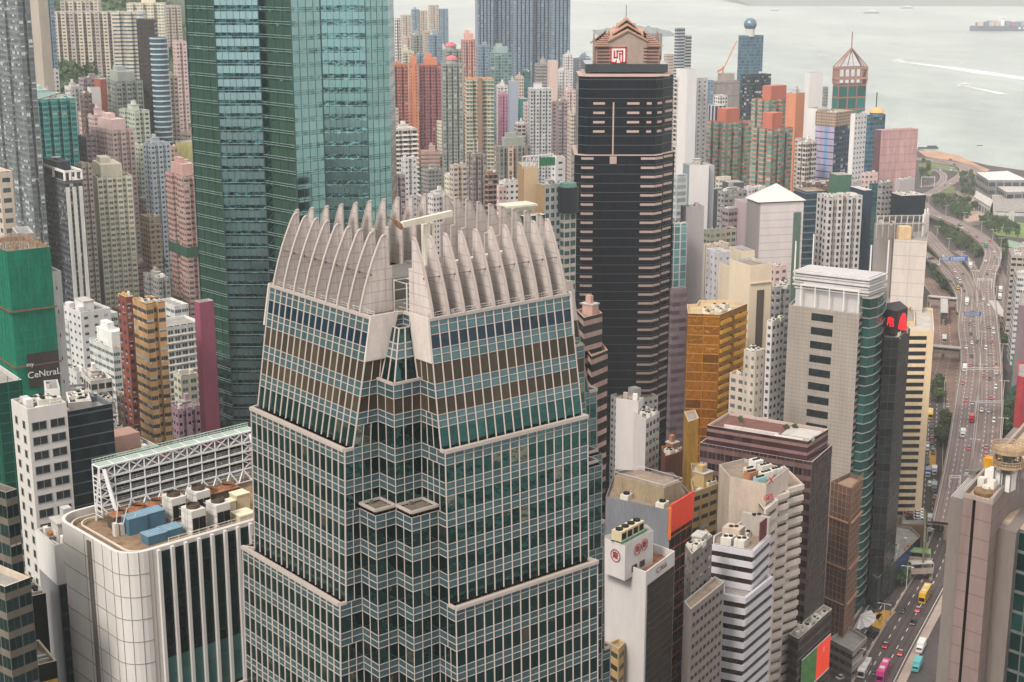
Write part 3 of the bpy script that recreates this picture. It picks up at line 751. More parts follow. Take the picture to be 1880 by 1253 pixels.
    def gable(ax, z0, w2, rise, length, th, mi=0):
        # pitched roof running along axis ax through the centre
        for sgn in (-1, 1):
            for o in (0,):
                a = [(sgn * w2, -length / 2, z0), (sgn * w2, length / 2, z0), (0, length / 2, z0 + rise), (0, -length / 2, z0 + rise)]
                pts = [(x, y, z) if ax == 'y' else (y, -x, z) for x, y, z in a]
                lo_ = [(p[0], p[1], p[2] - th) for p in pts]
                P_ = [(cxm + p[0], cym + p[1], p[2]) for p in pts]; L_ = [(cxm + p[0], cym + p[1], p[2]) for p in lo_]
                gab.face(P_, mi); gab.face(L_[::-1], mi)
                for i in range(4): gab.face([P_[i], L_[i], L_[(i + 1) % 4], P_[(i + 1) % 4]], mi)
    zb_ = zc + hb - 1.5; TH_ = ap - zb_
    for w2_, zf, rf, ln_ in ((8.4, .26, .38, 29), (6.2, .50, .32, 19), (3.9, .74, .26, 9)):
        gable('y', zb_ + zf * TH_, w2_, rf * TH_, ln_, .8); gable('x', zb_ + zf * TH_, w2_ * .9, rf * TH_ * .97, ln_ * .6 - 3, .8)
    gab.build('tiered_gable_roof', tan, root)
    pg = MB()      # hipped corner panels with ribs
    rb = MB()
    for sx in (-1, 1):
        for sy in (-1, 1):
            a = (cxm + sx * 8, cym + sy * 8, zb_ + .5 * TH_); b = (cxm + sx * 14.4, cym + sy * 8, zb_ + .02 * TH_); d_ = (cxm + sx * 8, cym + sy * 14.4, zb_ + .02 * TH_); e = (cxm + sx * 14.4, cym + sy * 14.4, zb_ + .02 * TH_)
            pg = MB(); pg.face([a, b, e]); pg.face([a, e, d_]); pg.build('hip_panel', plain('hip_dark', c(120, 78, 66), .8), root)
            for q in range(8):
                t = q / 7.; f0 = Vector(a).lerp(Vector(d_), t); f1 = Vector(a).lerp(Vector(e), t) + Vector((0, 0, .25)); f0 += Vector((0, 0, .3)); rb.bar(f0, f1, .5)
                f0 = Vector(a).lerp(Vector(b), t) + Vector((0, 0, .3)); rb.bar(f0, f1, .5)
    rb.build('roof_rib', tan, root)
    gw = MB()
    for k in range(4):
        d = Matrix.Rotation(k * math.pi / 2, 3, 'Z'); q = [(-8, -13.7, zc), (8, -13.7, zc), (8, -13.7, zb_ + .26 * TH_), (0, -13.7, zb_ + .6 * TH_), (-8, -13.7, zb_ + .26 * TH_)]
        gw.face([(Vector((cxm, cym, 0)) + d @ Vector(p)) for p in q])
    gw.build('gable_wall', plain('gable_grey', c(166, 146, 134), .7), root)
    eb = MB(); ex, ey, ez, es = cxm - 3.5, cym - 14.1, zc + 3.8, 6.8
    ex = X(1135, ey, 200)
    red = plain('sign_red', c(200, 40, 62), .5); wt = plain('sign_white', c(238, 232, 226), .5)
    pn = MB().box(ex, ey + .12, ez, es, .3, es); pnl = pn.build('emblem_sign', wt, root)
    def eb_(x0, z0, x1, z1_): eb.box(ex - es / 2 + (x0 + x1) / 2 * es, ey - .12, ez + z0 * es, (x1 - x0) * es, .2, (z1_ - z0) * es)
    for q in ((0, 0, .08, 1), (.92, 0, 1, 1), (0, .92, 1, 1), (0, 0, .34, .08), (.66, 0, 1, .08), (.2, .3, .28, .78), (.2, .3, .46, .38), (.38, .3, .46, .78), (.38, .7, .8, .78), (.54, .2, .62, .62), (.72, .0, .8, .78), (.54, .54, .8, .6), (.34, 0, .4, .2), (.6, 0, .66, .16)): eb_(*q)
    eb.build('emblem', red, pnl)
    text_mesh('sign_characters', '中遠大厦', red, 5.2, (cxm + 14.3, cym + 1, zc + 5), rad(90), rad(90), root, .1)
    MB().bar((cxm, cym, ap - 1), (cxm, cym, ap + 5.5), .25).build('antenna', DARK, root)
emblem_tower()

def rounded_bank():
    before = set(COL.objects)
    z = 167.0; A = P(228, 1024, z=z); a1 = rad(42.5); e1 = Vector((math.cos(a1), math.sin(a1))); e2 = Vector((-e1.y, e1.x)); O = Vector((A.x, A.y))
    Wd, Wl = 40, 21; r = 3.6
    def w(u, v): q = O + e1 * u + e2 * v; return (q.x, q.y)
    def ring(r, ins=0):
        pts = []
        for (cu, cv, s) in ((ins, ins, 180), (Wd - ins, ins, 270), (Wd - ins, Wl - ins, 0), (ins, Wl - ins, 90)):
            du = r if cu < Wd / 2 else -r; dv = r if cv < Wl / 2 else -r
            for k in range(9):
                t = rad(s + k * 90 / 8); pts.append(w(cu + du + r * math.cos(t), cv + dv + r * math.sin(t)))
        return pts
    root = thing('bank_tower', 'white rounded-corner tower with dark glass side and trussed roof screen', 'tower', (*w(Wd / 2, Wl / 2), 52.8))
    tile = plain('white_panel', c(214, 208, 202), .45, var=.1, scale=.1)
    out = ring(r); m = MB(); n = len(out)
    for i in range(n):
        j = (i + 1) % n; a, b = out[i], out[j]; m.face([(*a, 42), (*b, 42), (*b, z), (*a, z)], 0)
    inn = ring(r - .5, .5)
    for i in range(n):
        j = (i + 1) % n; m.face([(*out[i], z), (*out[j], z), (*inn[j], z), (*inn[i], z)], 0); m.face([(*inn[i], z), (*inn[j], z), (*inn[j], z - 1.4), (*inn[i], z - 1.4)], 0)
    m.build('wall', tile, root)
    MB().face([(*p, z - 1.4) for p in inn]).build('roof', plain('gravel_roof', c(150, 124, 98), .95, var=.4, scale=.6), root)
    jt = MB(); g = ring(r + .03, -.03)
    k = 0; zz = z - 3.2
    while zz > 90:
        for i in range(n):
            a, b = g[i], g[(i + 1) % n]
            if i in (8,): continue   # the glazed side has none
            jt.bar((*a, zz), (*b, zz), .07)
        zz -= 3.3; k += 1
    for i in list(range(0, 9, 2)): jt.bar((*g[i], 60), (*g[i], z), .06)
    for v in (6.2, 8.8, 11.5): jt.bar((*w(-.03, v), 60), (*w(-.03, v), z), .06)
    for u in (4.2,): jt.bar((*w(u, -.03), 60), (*w(u, -.03), z), .06)
    jt.build('panel_joint', plain('joint', c(140, 130, 122), .8), root)
    MB().box(*w(-.0, 9.9), 43, .5, .9, z - 43.5, a1).build('recess_strip', plain('recess', c(112, 104, 98), .8), root)
    # ribbed glass side
    g1 = fac('bank_glass', c(16, 40, 38), c(10, 36, 34), (.02, .98, .03, .97), curtain=0, gvar=1.0, rough=.06, wob=.25)
    gm = MB(); u0, u1 = 5.0, Wd - r
    nb = 15
    for (za, zb, mi) in ((150.5, z - .6, 0), (143.5, 150.5, 1), (44, 143.5, 0)):
        gm.face([(*w(u0, -.08), za), (*w(u1, -.08), za), (*w(u1, -.08), zb), (*w(u0, -.08), zb)], mi, [(0, za / 3.8), (nb, za / 3.8), (nb, zb / 3.8), (0, zb / 3.8)])
    gm.build('glass_wall', [g1, fac('bank_teal', c(86, 128, 124), c(84, 130, 124), (.02, .98, .02, .98), curtain=0, gvar=.3, rough=.25)], root)
    me = None
    for k in range(nb + 1):
        x, y = w(u0 + (u1 - u0) * k / nb, -.3)
        if me is None: o = MB().box(0, 0, 0, .46, .5, 122, 0).build('rib', tile, root, local=True); me = o.data
        else: o = bpy.data.objects.new('rib', me); COL.objects.link(o); o.parent = root
        o.location = (x - root.location.x, y - root.location.y, z - 122.2 - root.location.z); o.rotation_euler = (0, 0, a1)
    rl = MB()
    for q in (1.2, 2.4):
        rg = ring(r - q * .6, q)
        for i in range(n): rl.bar((*rg[i], z - .9), (*rg[(i + 1) % n], z - .9), .22)
    for dz in (.1, .5, .9):
        rl.bar((*w(7, .5), z + dz - .2), (*w(Wd - 4, .5), z + dz - .2), .07)
    for k in range(16): rl.bar((*w(7 + k * 1.6, .5), z - 1), (*w(7 + k * 1.6, .5), z + .8), .07)
    rl.build('railing', plain('rail_cream', c(222, 210, 196), .6), root)
    zr = z - 1.4
    # roof screen: space truss
    tr = thing('roof_truss_screen', 'long white trussed screen frame standing on the rounded tower roof', 'truss screen', (*w(14, Wl - 2), zr))
    za, zb = 168.6, 176.4
    def tp(s, v, zz): return (*w(5.4 + s * 26.2, v), zz)
    rows = [zr + 2.7, zr + 4.1, zr + 5.5, zr + 6.9]; top = zr + 8.6
    fvv = Wl - 4.6; bvv = Wl - 2.6; N = 11
    m = MB(); dk = MB(); wk = MB()
    for s in range(N + 1):
        t = s / N; m.bar(tp(t, fvv, zr + 1.3), tp(t, fvv, top), .16); m.bar(tp(t, bvv, zr + 1.3), tp(t, bvv, top), .16)
        for zz in rows + [top]: m.bar(tp(t, fvv, zz), tp(t, bvv, zz), .14)
    for zz in rows + [top]:
        m.bar(tp(0, fvv, zz), tp(1, fvv, zz), .24); m.bar(tp(0, bvv, zz), tp(1, bvv, zz), .2)
    for s in range(N):
        t, t2 = s / N, (s + 1) / N
        m.bar(tp(t, fvv, rows[-1]), tp(t2, fvv, top), .16); m.bar(tp(t, fvv, top), tp(t2, fvv, rows[-1]), .16)
        m.bar(tp(t, fvv, rows[0]), tp((t + t2) / 2, fvv - .6, zr + .9), .17); m.bar(tp(t2, fvv, rows[0]), tp((t + t2) / 2, fvv - .6, zr + .9), .17)
        if s: m.bar(tp((t + t2) / 2, fvv - .6, zr + .9), tp((t + t2) / 2 - 1 / N, fvv - .6, zr + .9), .15)
        m.bar(tp((t + t2) / 2, fvv - .6, zr + .9), tp((t + t2) / 2, bvv, zr + .9), .12); m.bar(tp((t + t2) / 2, bvv, rows[0]), tp((t + t2) / 2, bvv, zr), .18)
        for k in (0, 1, 2):
            if s in (0, N - 1): m.bar(tp(t, fvv, rows[k]), tp(t2, fvv, rows[k + 1]), .14); m.bar(tp(t2, fvv, rows[k]), tp(t, fvv, rows[k + 1]), .14)
            else:
                for dz in (.35, .65): m.bar(tp(t, fvv + .3, rows[k] + dz), tp(t2, fvv + .3, rows[k] + dz), .05)
                m.bar(tp((t + t2) / 2, fvv + .3, rows[k]), tp((t + t2) / 2, fvv + .3, rows[k] + .65), .05)
    for e in (0, 1):
        m.bar(tp(e, bvv, zr), tp(e, fvv, top), .3); m.bar((*w(5.4 + e * 26.2 + (1.6 if not e else -.2), fvv - 2.2), zr), tp(e + (.03 if not e else -.03), fvv, top - .4), .5)
        for k in range(8): m.bar(tp(e, fvv, zr + 1 + k * .75), tp(e, bvv, zr + 1 + k * .75), .1)
    m.build('truss_frame', plain('truss_white', c(226, 224, 222), .5, var=.08), tr)
    for k, zz in enumerate(rows): wk.face([tp(0, fvv + .1, zz + .1), tp(1, fvv + .1, zz + .1), tp(1, bvv, zz + .1), tp(0, bvv, zz + .1)])
    wk.build('walkway', plain('walk_grey', c(170, 166, 166), .7), tr)
    dk.face([tp(0, bvv - .1, zr + 1.6), tp(1, bvv - .1, zr + 1.6), tp(1, bvv - .1, top - 1.5), tp(0, bvv - .1, top - 1.5)]); dk.build('green_backing', plain('net_green', c(34, 74, 46), .8, var=.5, scale=1.5), tr)
    tc = MB(); tc.face([tp(0, fvv, top + .05), tp(1, fvv, top + .05), tp(1, bvv, top + .05), tp(0, bvv, top + .05)]); tc.build('top_walkway', plain('walk_green', c(160, 178, 164), .7), tr)
    tr2 = MB()
    for dz in (.35, .7):
        tr2.bar(tp(0, bvv, top + dz), tp(1, bvv, top + dz), .1)
    for s in range(4 * N + 1): t = s / N / 4; tr2.bar(tp(t, bvv, top), tp(t, bvv, top + .7), .06)
    tr2.build('railing', plain('rail_green', c(180, 204, 188), .6), tr)
    # cooling towers
    def rp_(px, py): return tuple(P(px, py, z=zr).xy)
    def cooler(u, v, lb):
        t = thing('cooling_tower', lb, 'cooling tower', (*rp_(u, v), zr), 'white cooling towers on the rounded tower roof')
        x, y = rp_(u, v); m = MB().box(x, y, zr + .5, 2.3, 2.9, 3.1, a1); m.build('casing', plain('cool_white', c(216, 212, 204), .5, var=.15, scale=1), t)
        MB().cyl(x, y, zr + 3.6, zr + 4.1, 1.0, .95, 20, cap=False).cyl(x, y, zr + 3.55, zr + 3.7, .95, .95, 20).build('fan_ring', plain('fan_rusty', c(92, 80, 66), .8, var=.4, scale=3), t)
        g = MB()
        for s in (-.54, .54): p = (x + e1.x * s - e2.x * 1.47, y + e1.y * s - e2.y * 1.47); g.box(p[0], p[1], zr + .6, .98, .12, 1.9, a1)
        g.build('intake_grille', BLACK, t)
        f = MB(); 
        for q in (-1.25, 1.25): p = (x + e1.x * q, y + e1.y * q); f.box(p[0], p[1], zr, .2, 3, .5, a1)
        for q in (0, .5): f.bar((x - e1.x * 1.4 + e2.x * (q - .3), y - e1.y * 1.4 + e2.y * (q - .3), zr + .3), (x - e1.x * 1.4 + e2.x * (q - .3), y - e1.y * 1.4 + e2.y * (q - .3), zr + 3.8), .08)
        for zz in (1.2, 2.2, 3.4): f.bar((x - e1.x * 1.45 - e2.x * 1.5, y - e1.y * 1.45 - e2.y * 1.5, zr + zz), (x - e1.x * 1.45 + e2.x * 1.5, y - e1.y * 1.45 + e2.y * 1.5, zr + zz), .06)
        f.build('pipework', STEEL, t)
    cooler(321, 952, 'white cooling tower at the left back of the four, beside the rusty plant'); cooler(357, 975, 'white cooling tower closest to the blue tanks and roof rail')
    cooler(366, 940, 'white cooling tower at the back, under the truss screen'); cooler(402, 964, 'white cooling tower at the right, beside the cream crates')
    BT = plain('blue_tank', c(78, 116, 138), .5, var=.2, scale=.6); BT2 = plain('blue_lid', c(142, 172, 188), .5, var=.12, scale=.6)
    for u, v, lb in ((248, 976, 'rear blue tank next to the rusty chiller'), (281, 966, 'rear blue tank beside the cooling towers'), (283, 994, 'front blue tank by the cream aerials'), (313, 984, 'front blue tank touching the roof railing')):
        x, y = rp_(u, v); t = thing('blue_tank', lb + ' on the white tower roof', 'tank', (x, y, zr), 'blue tanks on the rounded tower roof'); hh = 2.4 if v < 980 else 1.3
        MB().box(x, y, zr, 2.9, 2.2, hh, a1).build('body', BT, t); m = MB().box(x, y, zr + hh, 3.0, 2.3, .12, a1)
        for q in range(4): p = (x + e2.x * (q - 1.5) * .58, y + e2.y * (q - 1.5) * .58); m.box(p[0], p[1], zr + hh + .12, 3.0, .12, .1, a1)
        m.build('lid', BT2, t)
    for u, nf, lb in ((256, 3, 'row of three rusty round fans on a long brown chiller'), (403, 2, 'short brown chiller with rusty fans at the far end of the truss')):
        x, y = rp_(u, 957 if nf == 3 else 922); t = thing('chiller', lb, 'chiller', (x, y, zr)); L = nf * 3.0
        MB().box(x, y, zr, L, 2.0, 1.9, a1).build('casing', plain('chiller_dark', c(92, 82, 70), .8, var=.3, scale=1), t)
        MB().box(x, y, zr + 1.9, L, 2.2, .12, a1).build('deck', RUST, t)
        for q in range(nf): p = (x + e1.x * (q - (nf - 1) / 2) * 3, y + e1.y * (q - (nf - 1) / 2) * 3); MB().cyl(*p, zr + 2, zr + 2.6, 1.0, .95, 18, cap=False).build('fan_ring', RUST, t); MB().cyl(*p, zr + 2.02, zr + 2.2, .9, n=14).build('fan', BLACK, t)
    for u, v, s, h, lb in ((441, 936, 2.2, 2.6, 'tall cream crate beside the parapet'), (421, 946, 1.6, 2.2, 'cream crate between coolers'), (447, 957, 2.6, 1.3, 'low cream crate at the rail corner')):
        x, y = rp_(u, v); t = thing('plant_cabinet', lb + ' on the rounded tower', 'cabinet', (x, y, zr)); MB().box(x, y, zr, s, s * .9, h, a1).build('casing', plain('cream_box', c(214, 196, 160), .7, var=.2, scale=1), t); MB().box(x, y, zr + h, s + .15, s, .15, a1).build('lid', plain('cream_lid', c(228, 214, 184), .7), t)
    x, y = rp_(213, 984); t = thing('aerial_mast', 'small cluster of cream aerials and dishes by the rounded corner', 'antenna', (x, y, zr)); m = MB()
    for q in range(3): m.box(x + e1.x * q * .9, y + e1.y * q * .9, zr, .6, .8, 1.9 - q * .3, a1)
    m.build('cabinet', ACW, t); m = MB()
    for q in range(3): m.bar((x + q * .8, y + q * .4, zr + .9), (x + q * 1.1 + .6, y + q * .4, zr + 5 - q), .14)
    m.build('mast', ACW, t)
    A2 = P(228, 1024, z=146.7); k = 78.0 / 78.0 * (H - 146.7) / (H - 167.0)
    for o in COL.objects:      # the tower's true size and plot: its near corner stands at A2
        if o not in before and o.parent is None: o.location = A2 + (o.location - A) * k; o.scale = (k, k, k)
rounded_bank()

def brown_tower():
    z = P(1790, 850, D=250).z
    A = P(1741, 917, z=z); g0 = 4
    # plan corners read from the roof outline
    q = [P(1740, 920, z=z), P(1740 + 26, 930, z=z), P(1738 + 30, 912, z=z), P(1822, 927, z=z), P(1824, 968, z=z - 3), P(1858, 972, z=z - 3)]
    a = rad(60); e1 = Vector((math.cos(a), math.sin(a))); e2 = Vector((-e1.y, e1.x)); O = Vector((q[3].x, q[3].y))
    def w(u, v): p = O + e1 * u + e2 * v; return (p.x, p.y)
    fx = (Vector((q[2].x, q[2].y)) - O).length
    fd = (Vector((q[2].x, q[2].y)) - O).normalized(); fr = math.atan2(-fd.y, -fd.x)
    root = thing('concrete_tower', 'pinkish brown windowless tower with dark slot and round platform on its roof', 'tower', (O.x, O.y + 25, g0))
    pk = fac('pink_panel', c(142, 122, 116), win=(.5, .5, .5, .5), joint=.035, curtain=0, wob=0, dirt=.2)
    def ww(s, t):   # s along the front towards the left, t back
        bk = Vector((math.cos(rad(59)), math.sin(rad(59))))
        p = O + fd * s + bk * t; return (p.x, p.y)
    Lb = 46
    def shaft(s0, s1, t0, t1, zt, nm, mt, fl=3.3, bay=2.4):
        poly = [ww(s1, t0), ww(s0, t0), ww(s0, t1), ww(s1, t1)]
        MB().prism(poly, g0 - 1, zt, 0, 0, bay, fl, 0).build(nm, mt, root); return poly
    g = fx
    shaft(0, g * .56, 0, Lb, z, 'wall', [pk]); shaft(g * .66, g, 0, Lb, z, 'wall', [pk])
    shaft(g * .56, g * .66, 1.4, Lb - 1, z - 1, 'slot', [plain('slot_dark', c(24, 22, 24), .7)])
    shaft(g, g + 2.6, 1.0, Lb, z - 1.2, 'side_shaft', [plain('side_grey', c(128, 118, 112), .8, var=.15)])
    shaft(-3.2, 0, 6, Lb, z - 6.0, 'side_shaft', [plain('side_grey', c(128, 118, 112))])
    # glazed side, further right
    gl = fac('lattice_glass', c(112, 116, 112), c(22, 48, 46), (.06, .94, .08, .92), curtain=0, rough=.15, gvar=.8)
    shaft(-7.5, -3.2, 8, Lb, z - 6.3, 'glass_wall', [gl], 3.6, 2.0)
    # roof terrace
    MB().face([(*ww(g - .5, .6), z + .01), (*ww(.4, .6), z + .01), (*ww(.4, Lb - 1), z + .01), (*ww(g - .5, Lb - 1), z + .01)]).build('roof', plain('roof_tan', c(186, 164, 142), .9, var=.35, scale=.5), root)
    m = MB()
    for s in (.2, g - .2): m.bar((*ww(s, 0), z + .5), (*ww(s, Lb), z + .5), .5, 0, 1.1)
    m.bar((*ww(0, .2), z + .3), (*ww(g, .2), z + .3), .4, 0, .7); m.build('parapet', plain('parapet_brown', c(160, 146, 136), .8), root)
    m = MB()
    for k in range(8): m.bar((*ww(g + .3 + k * .3, 1.3), z - 1), (*ww(g + .3 + k * .3, 12), z - 1), .12)
    m.build('duct', STEEL, root)
    q_ = P(1835, 896, z=z); x, y = q_.x, q_.y
    MB().box(x, y, z, 4.6, 2.2, 3.0, fr).build('white_cabin', WHT, root)
    for s, tt, h in ((g * .72, 7, 1.6), (g * .3, 5.5, 2.2), (g * .45, 5, 1.2)): x, y = ww(s, tt); MB().box(x, y, z, 1.2, 1.2, h, fr).build('vent_box', ACW, root)
    q_ = P(1808, 908, z=z); x, y = q_.x, q_.y; MB().cyl(x, y, z, z + .7, 1.7, 1.9, 20).build('water_tank', plain('rusty_tank', c(140, 112, 84), .9, var=.4, scale=2), root)
    x, y = ww(g * .9, 18); MB().box(x, y, z, 1.4, 14, .9, fr).build('duct', CONCD, root)
    q_ = P(1822, 868, z=z); x, y = q_.x, q_.y; MB().box(x, y, z, 3.0, 1.6, 2.6, fr).build('yellow_plant', plain('yellow_plant', c(206, 148, 40), .7, var=.3, scale=2), root)
    # round platforms on legs
    q_ = P(1846, 900, z=z); x, y = q_.x, q_.y; pf = plain('platform_tan', c(178, 152, 120), .8, var=.35, scale=1)
    MB().cyl(x, y, z, z + 6.8, .9, n=16).build('platform_column', CONCD, root)
    for zz, r_ in ((z + 4.2, 2.4), (z + 6.8, 2.8)): 
        m = MB().cyl(x, y, zz, zz + .45, r_, n=28); 
        for k in range(28):
            a0, a1_ = k * math.pi / 14, (k + 1) * math.pi / 14
            for dz in (.8, 1.25): m.bar((x + r_ * math.cos(a0), y + r_ * math.sin(a0), zz + dz), (x + r_ * math.cos(a1_), y + r_ * math.sin(a1_), zz + dz), .12)
            m.bar((x + r_ * math.cos(a0), y + r_ * math.sin(a0), zz), (x + r_ * math.cos(a0), y + r_ * math.sin(a0), zz + 1.25), .08)
        m.build('round_platform', pf, root)
    m = MB().cyl(x, y, z + 7.3, z + 7.9, 1.5, .3, 16); m.build('dish', pf, root)
    m = MB()
    for k in range(8): m.bar((x + 2.1 * math.cos(k * .785), y + 2.1 * math.sin(k * .785), z), (x + 2.1 * math.cos(k * .785), y + 2.1 * math.sin(k * .785), z + 6.8), .18)
    m.build('platform_leg', CONCD, root)
    # stepped parapet block on the right and its roof
    x, y = ww(-1.6, 24); MB().box(x, y, z - 6, 2.2, 30, 5.2, fr).build('upper_wall', plain('side_grey', c(128, 118, 112)), root)
    MB().face([(*ww(0, 8.2), z - 5.95), (*ww(-7.4, 8.2), z - 6.25), (*ww(-7.4, Lb), z - 6.25), (*ww(0, Lb), z - 5.95)]).build('roof', plain('roof_tan', c(186, 164, 142)), root)
    m = MB()
    for k in range(14): m.bar((*ww(-4, 9 + k * 2), z - 5.4), (*ww(-6.4, 9 + k * 2), z - 5.4), .15)
    for s in (-4, -6.4): m.bar((*ww(s, 8.6), z - 5.4), (*ww(s, 40), z - 5.4), .15)
    m.build('track', STEEL, root)
brown_tower()
# ================================================================ facades
BL = c(62, 68, 72); BLG = c(80, 88, 90)
f_beige = fac('wall_beige', c(206, 188, 172), BLG, (.2, .8, .3, .75), ac=.35, curtain=.2, dirt=.16)
f_cream = fac('wall_cream', c(224, 214, 192), c(92, 112, 104), (.15, .85, .3, .78), div=2, frame=c(190, 190, 176), ac=.3, curtain=.25, dirt=.16)
f_white = fac('wall_white', c(220, 214, 210), BL, (.25, .75, .3, .72), ac=.2, curtain=.1, dirt=.16)
f_whit2 = fac('wall_white_small', c(216, 212, 210), BL, (.3, .7, .35, .7), ac=.4, curtain=.1, dirt=.16)
f_pink = fac('wall_pink', c(220, 190, 184), c(92, 92, 94), (.25, .75, .3, .74), ac=.5, curtain=.2, dirt=.16)
f_pink2 = fac('wall_dusty_pink', c(188, 150, 142), c(56, 66, 66), (.12, .88, .28, .75), div=3, frame=c(150, 120, 112), ac=.4, dirt=.16)
f_mint = fac('wall_mint', c(196, 204, 188), c(60, 76, 72), (.22, .78, .3, .74), ac=.3, dirt=.16)
f_paleblue = fac('wall_pale_blue', c(192, 202, 208), c(48, 56, 66), (.28, .75, .3, .72), ac=.5, dirt=.16)
f_grey = fac('wall_grey', c(160, 156, 152), BL, (.2, .8, .3, .75), ac=.4, curtain=.2)
f_gryd = fac('wall_dark_grey', c(96, 100, 104), c(30, 38, 44), (.12, .88, .22, .78), div=2, frame=c(80, 86, 90), curtain=.25, curt=c(170, 170, 168))
f_brown = fac('wall_brown', c(128, 104, 92), BL, (.2, .8, .3, .75), ac=.4)
f_mauve = fac('wall_mauve', c(164, 144, 148), BL, (.15, .85, .28, .75), div=2, ac=.5)
f_tealg = fac('teal_apartment', c(92, 168, 162), c(34, 112, 112), (.08, .92, .2, .82), div=3, frame=c(70, 150, 146), ac=.1, stripe=(5, 2, c(200, 144, 134)), curtain=.12, dirt=.12)
f_estate = fac('estate_beige', c(208, 196, 180), c(58, 62, 66), (.22, .72, .3, .7), ac=.2, stripe=(6, 3, c(176, 164, 158)), curtain=.15, dirt=.16)
f_orange = fac('estate_red', c(190, 112, 98), c(40, 56, 62), (.18, .82, .32, .74), ac=.1, curtain=.1)
f_orangp = fac('estate_orange', c(206, 130, 98), c(60, 50, 50), (.4, .62, .32, .7), curtain=.05)
f_greyt = fac('tower_grey_green', c(158, 164, 156), c(56, 74, 74), (.15, .85, .25, .78), div=2, frame=c(190, 190, 180), ac=.5, curtain=.2)
f_tant = fac('tower_tan_teal', c(206, 192, 168), c(52, 92, 90), (.08, .92, .3, .85), div=3, frame=c(180, 176, 160), curtain=.15)
f_bluet = fac('tower_blue_haze', c(140, 160, 176), c(80, 108, 130), (.15, .85, .2, .8), div=2, stripe=(4, 1, c(204, 176, 164)), curtain=.1)  # pale blue carries distance haze in the wall and window colour
f_balc = fac('balcony_white', c(222, 216, 208), c(62, 56, 54), (.1, .9, .32, .95), curtain=.2, ac=.2)
f_redgr = fac('red_green_tower', c(214, 140, 128), c(72, 134, 118), (.04, .98, .2, .9), div=4, frame=c(150, 180, 166), curtain=.12, stripe=(7, 3, c(170, 96, 92)), dirt=.1)
f_strip = fac('white_black_strip', c(206, 202, 204), c(40, 36, 34), (0, 1, .3, .78), div=0, curtain=0, gvar=.6, rough=.2)
f_offb = fac('beige_office', c(196, 184, 172), c(30, 40, 42), (.1, .9, .3, .75), curtain=.1, joint=.03)
f_navy = fac('navy_curtain', c(44, 56, 66), c(26, 36, 46), (.03, .97, .1, .95), curtain=0, rough=.15)
f_blugl = fac('blue_curtain', c(96, 122, 136), c(58, 86, 102), (.05, .95, .12, .7), curtain=.05, rough=.12)
f_tealc = fac('teal_curtain', c(92, 124, 124), c(52, 92, 92), (.04, .96, .08, .92), curtain=0, rough=.12)
f_gold = fac('gold_glass', c(206, 140, 52), c(200, 132, 42), (.02, .98, .1, .98), curtain=0, metal=.8, rough=.22, wrough=.4, gvar=.9, wmetal=.5, band=c(206, 150, 90), bandw=(0, .06), wob=.6)
f_plainw = plain('plain_white_wall', c(220, 216, 212), .75, var=.08); f_plaing = plain('plain_grey_wall', c(176, 168, 168), .8, var=.08)
f_plainc = plain('plain_cream_wall', c(222, 204, 178), .8, var=.1); f_plainm = plain('plain_mauve_wall', c(176, 158, 162), .8, var=.08)
f_plainp = plain('plain_pink_wall', c(204, 158, 156), .8, var=.08); f_plaint = plain('plain_tan_wall', c(198, 170, 136), .8, var=.06)
f_darkb = plain('dark_brown_wall', c(88, 62, 58), .6, var=.2); f_magenta = plain('magenta_wall', c(150, 82, 100), .7, var=.15)
f_dgrey = plain('slate_wall', c(84, 86, 90), .75, var=.1); f_pinkpanel = fac('pink_tile', c(208, 166, 164), win=(.5, .5, .5, .5), curtain=0, joint=.05, wob=0)
f_vstrip = fac('vertical_window_columns', c(216, 212, 208), c(40, 44, 46), (.25, .75, .22, .8), curtain=.05, stripe=(3, 1, c(226, 222, 218)))
f_pstrip = fac('pink_strip', c(196, 150, 158), c(70, 50, 56), (.0, .85, .45, .7), curtain=0)
f_school = fac('white_school', c(224, 222, 218), c(66, 80, 84), (.05, .95, .3, .72), div=3, curtain=.1)
f_capts = fac('white_cap_apts', c(220, 218, 212), c(52, 66, 68), (.12, .88, .2, .72), div=2, curtain=.1, ac=.2)
f_concw = fac('grey_concrete_grid', c(140, 130, 124), c(26, 28, 30), (.22, .72, .3, .62), curtain=.1)
f_ind = fac('ochre_block', c(196, 164, 112), c(60, 58, 50), (.1, .9, .4, .8), curtain=.1)
f_hotelL = fac('lilac_strip', c(184, 172, 200), c(50, 60, 76), (0, 1, .0, .14), curtain=0, stripe=(4, 3, c(112, 150, 192)))
f_hotelR = fac('hotel_blue_windows', c(70, 96, 116), c(30, 50, 68), (.1, .9, .15, .85), div=2, curtain=.2, curt=c(170, 176, 176))
f_lattice = fac('lattice_top', c(186, 162, 142), c(90, 80, 74), (.25, .75, .25, .75), curtain=0)
f_dkapt = fac('dark_apartment', c(70, 82, 88), c(40, 60, 70), (.1, .9, .2, .8), curtain=.3, curt=c(190, 190, 186))

def lowkit(): return 'ha'
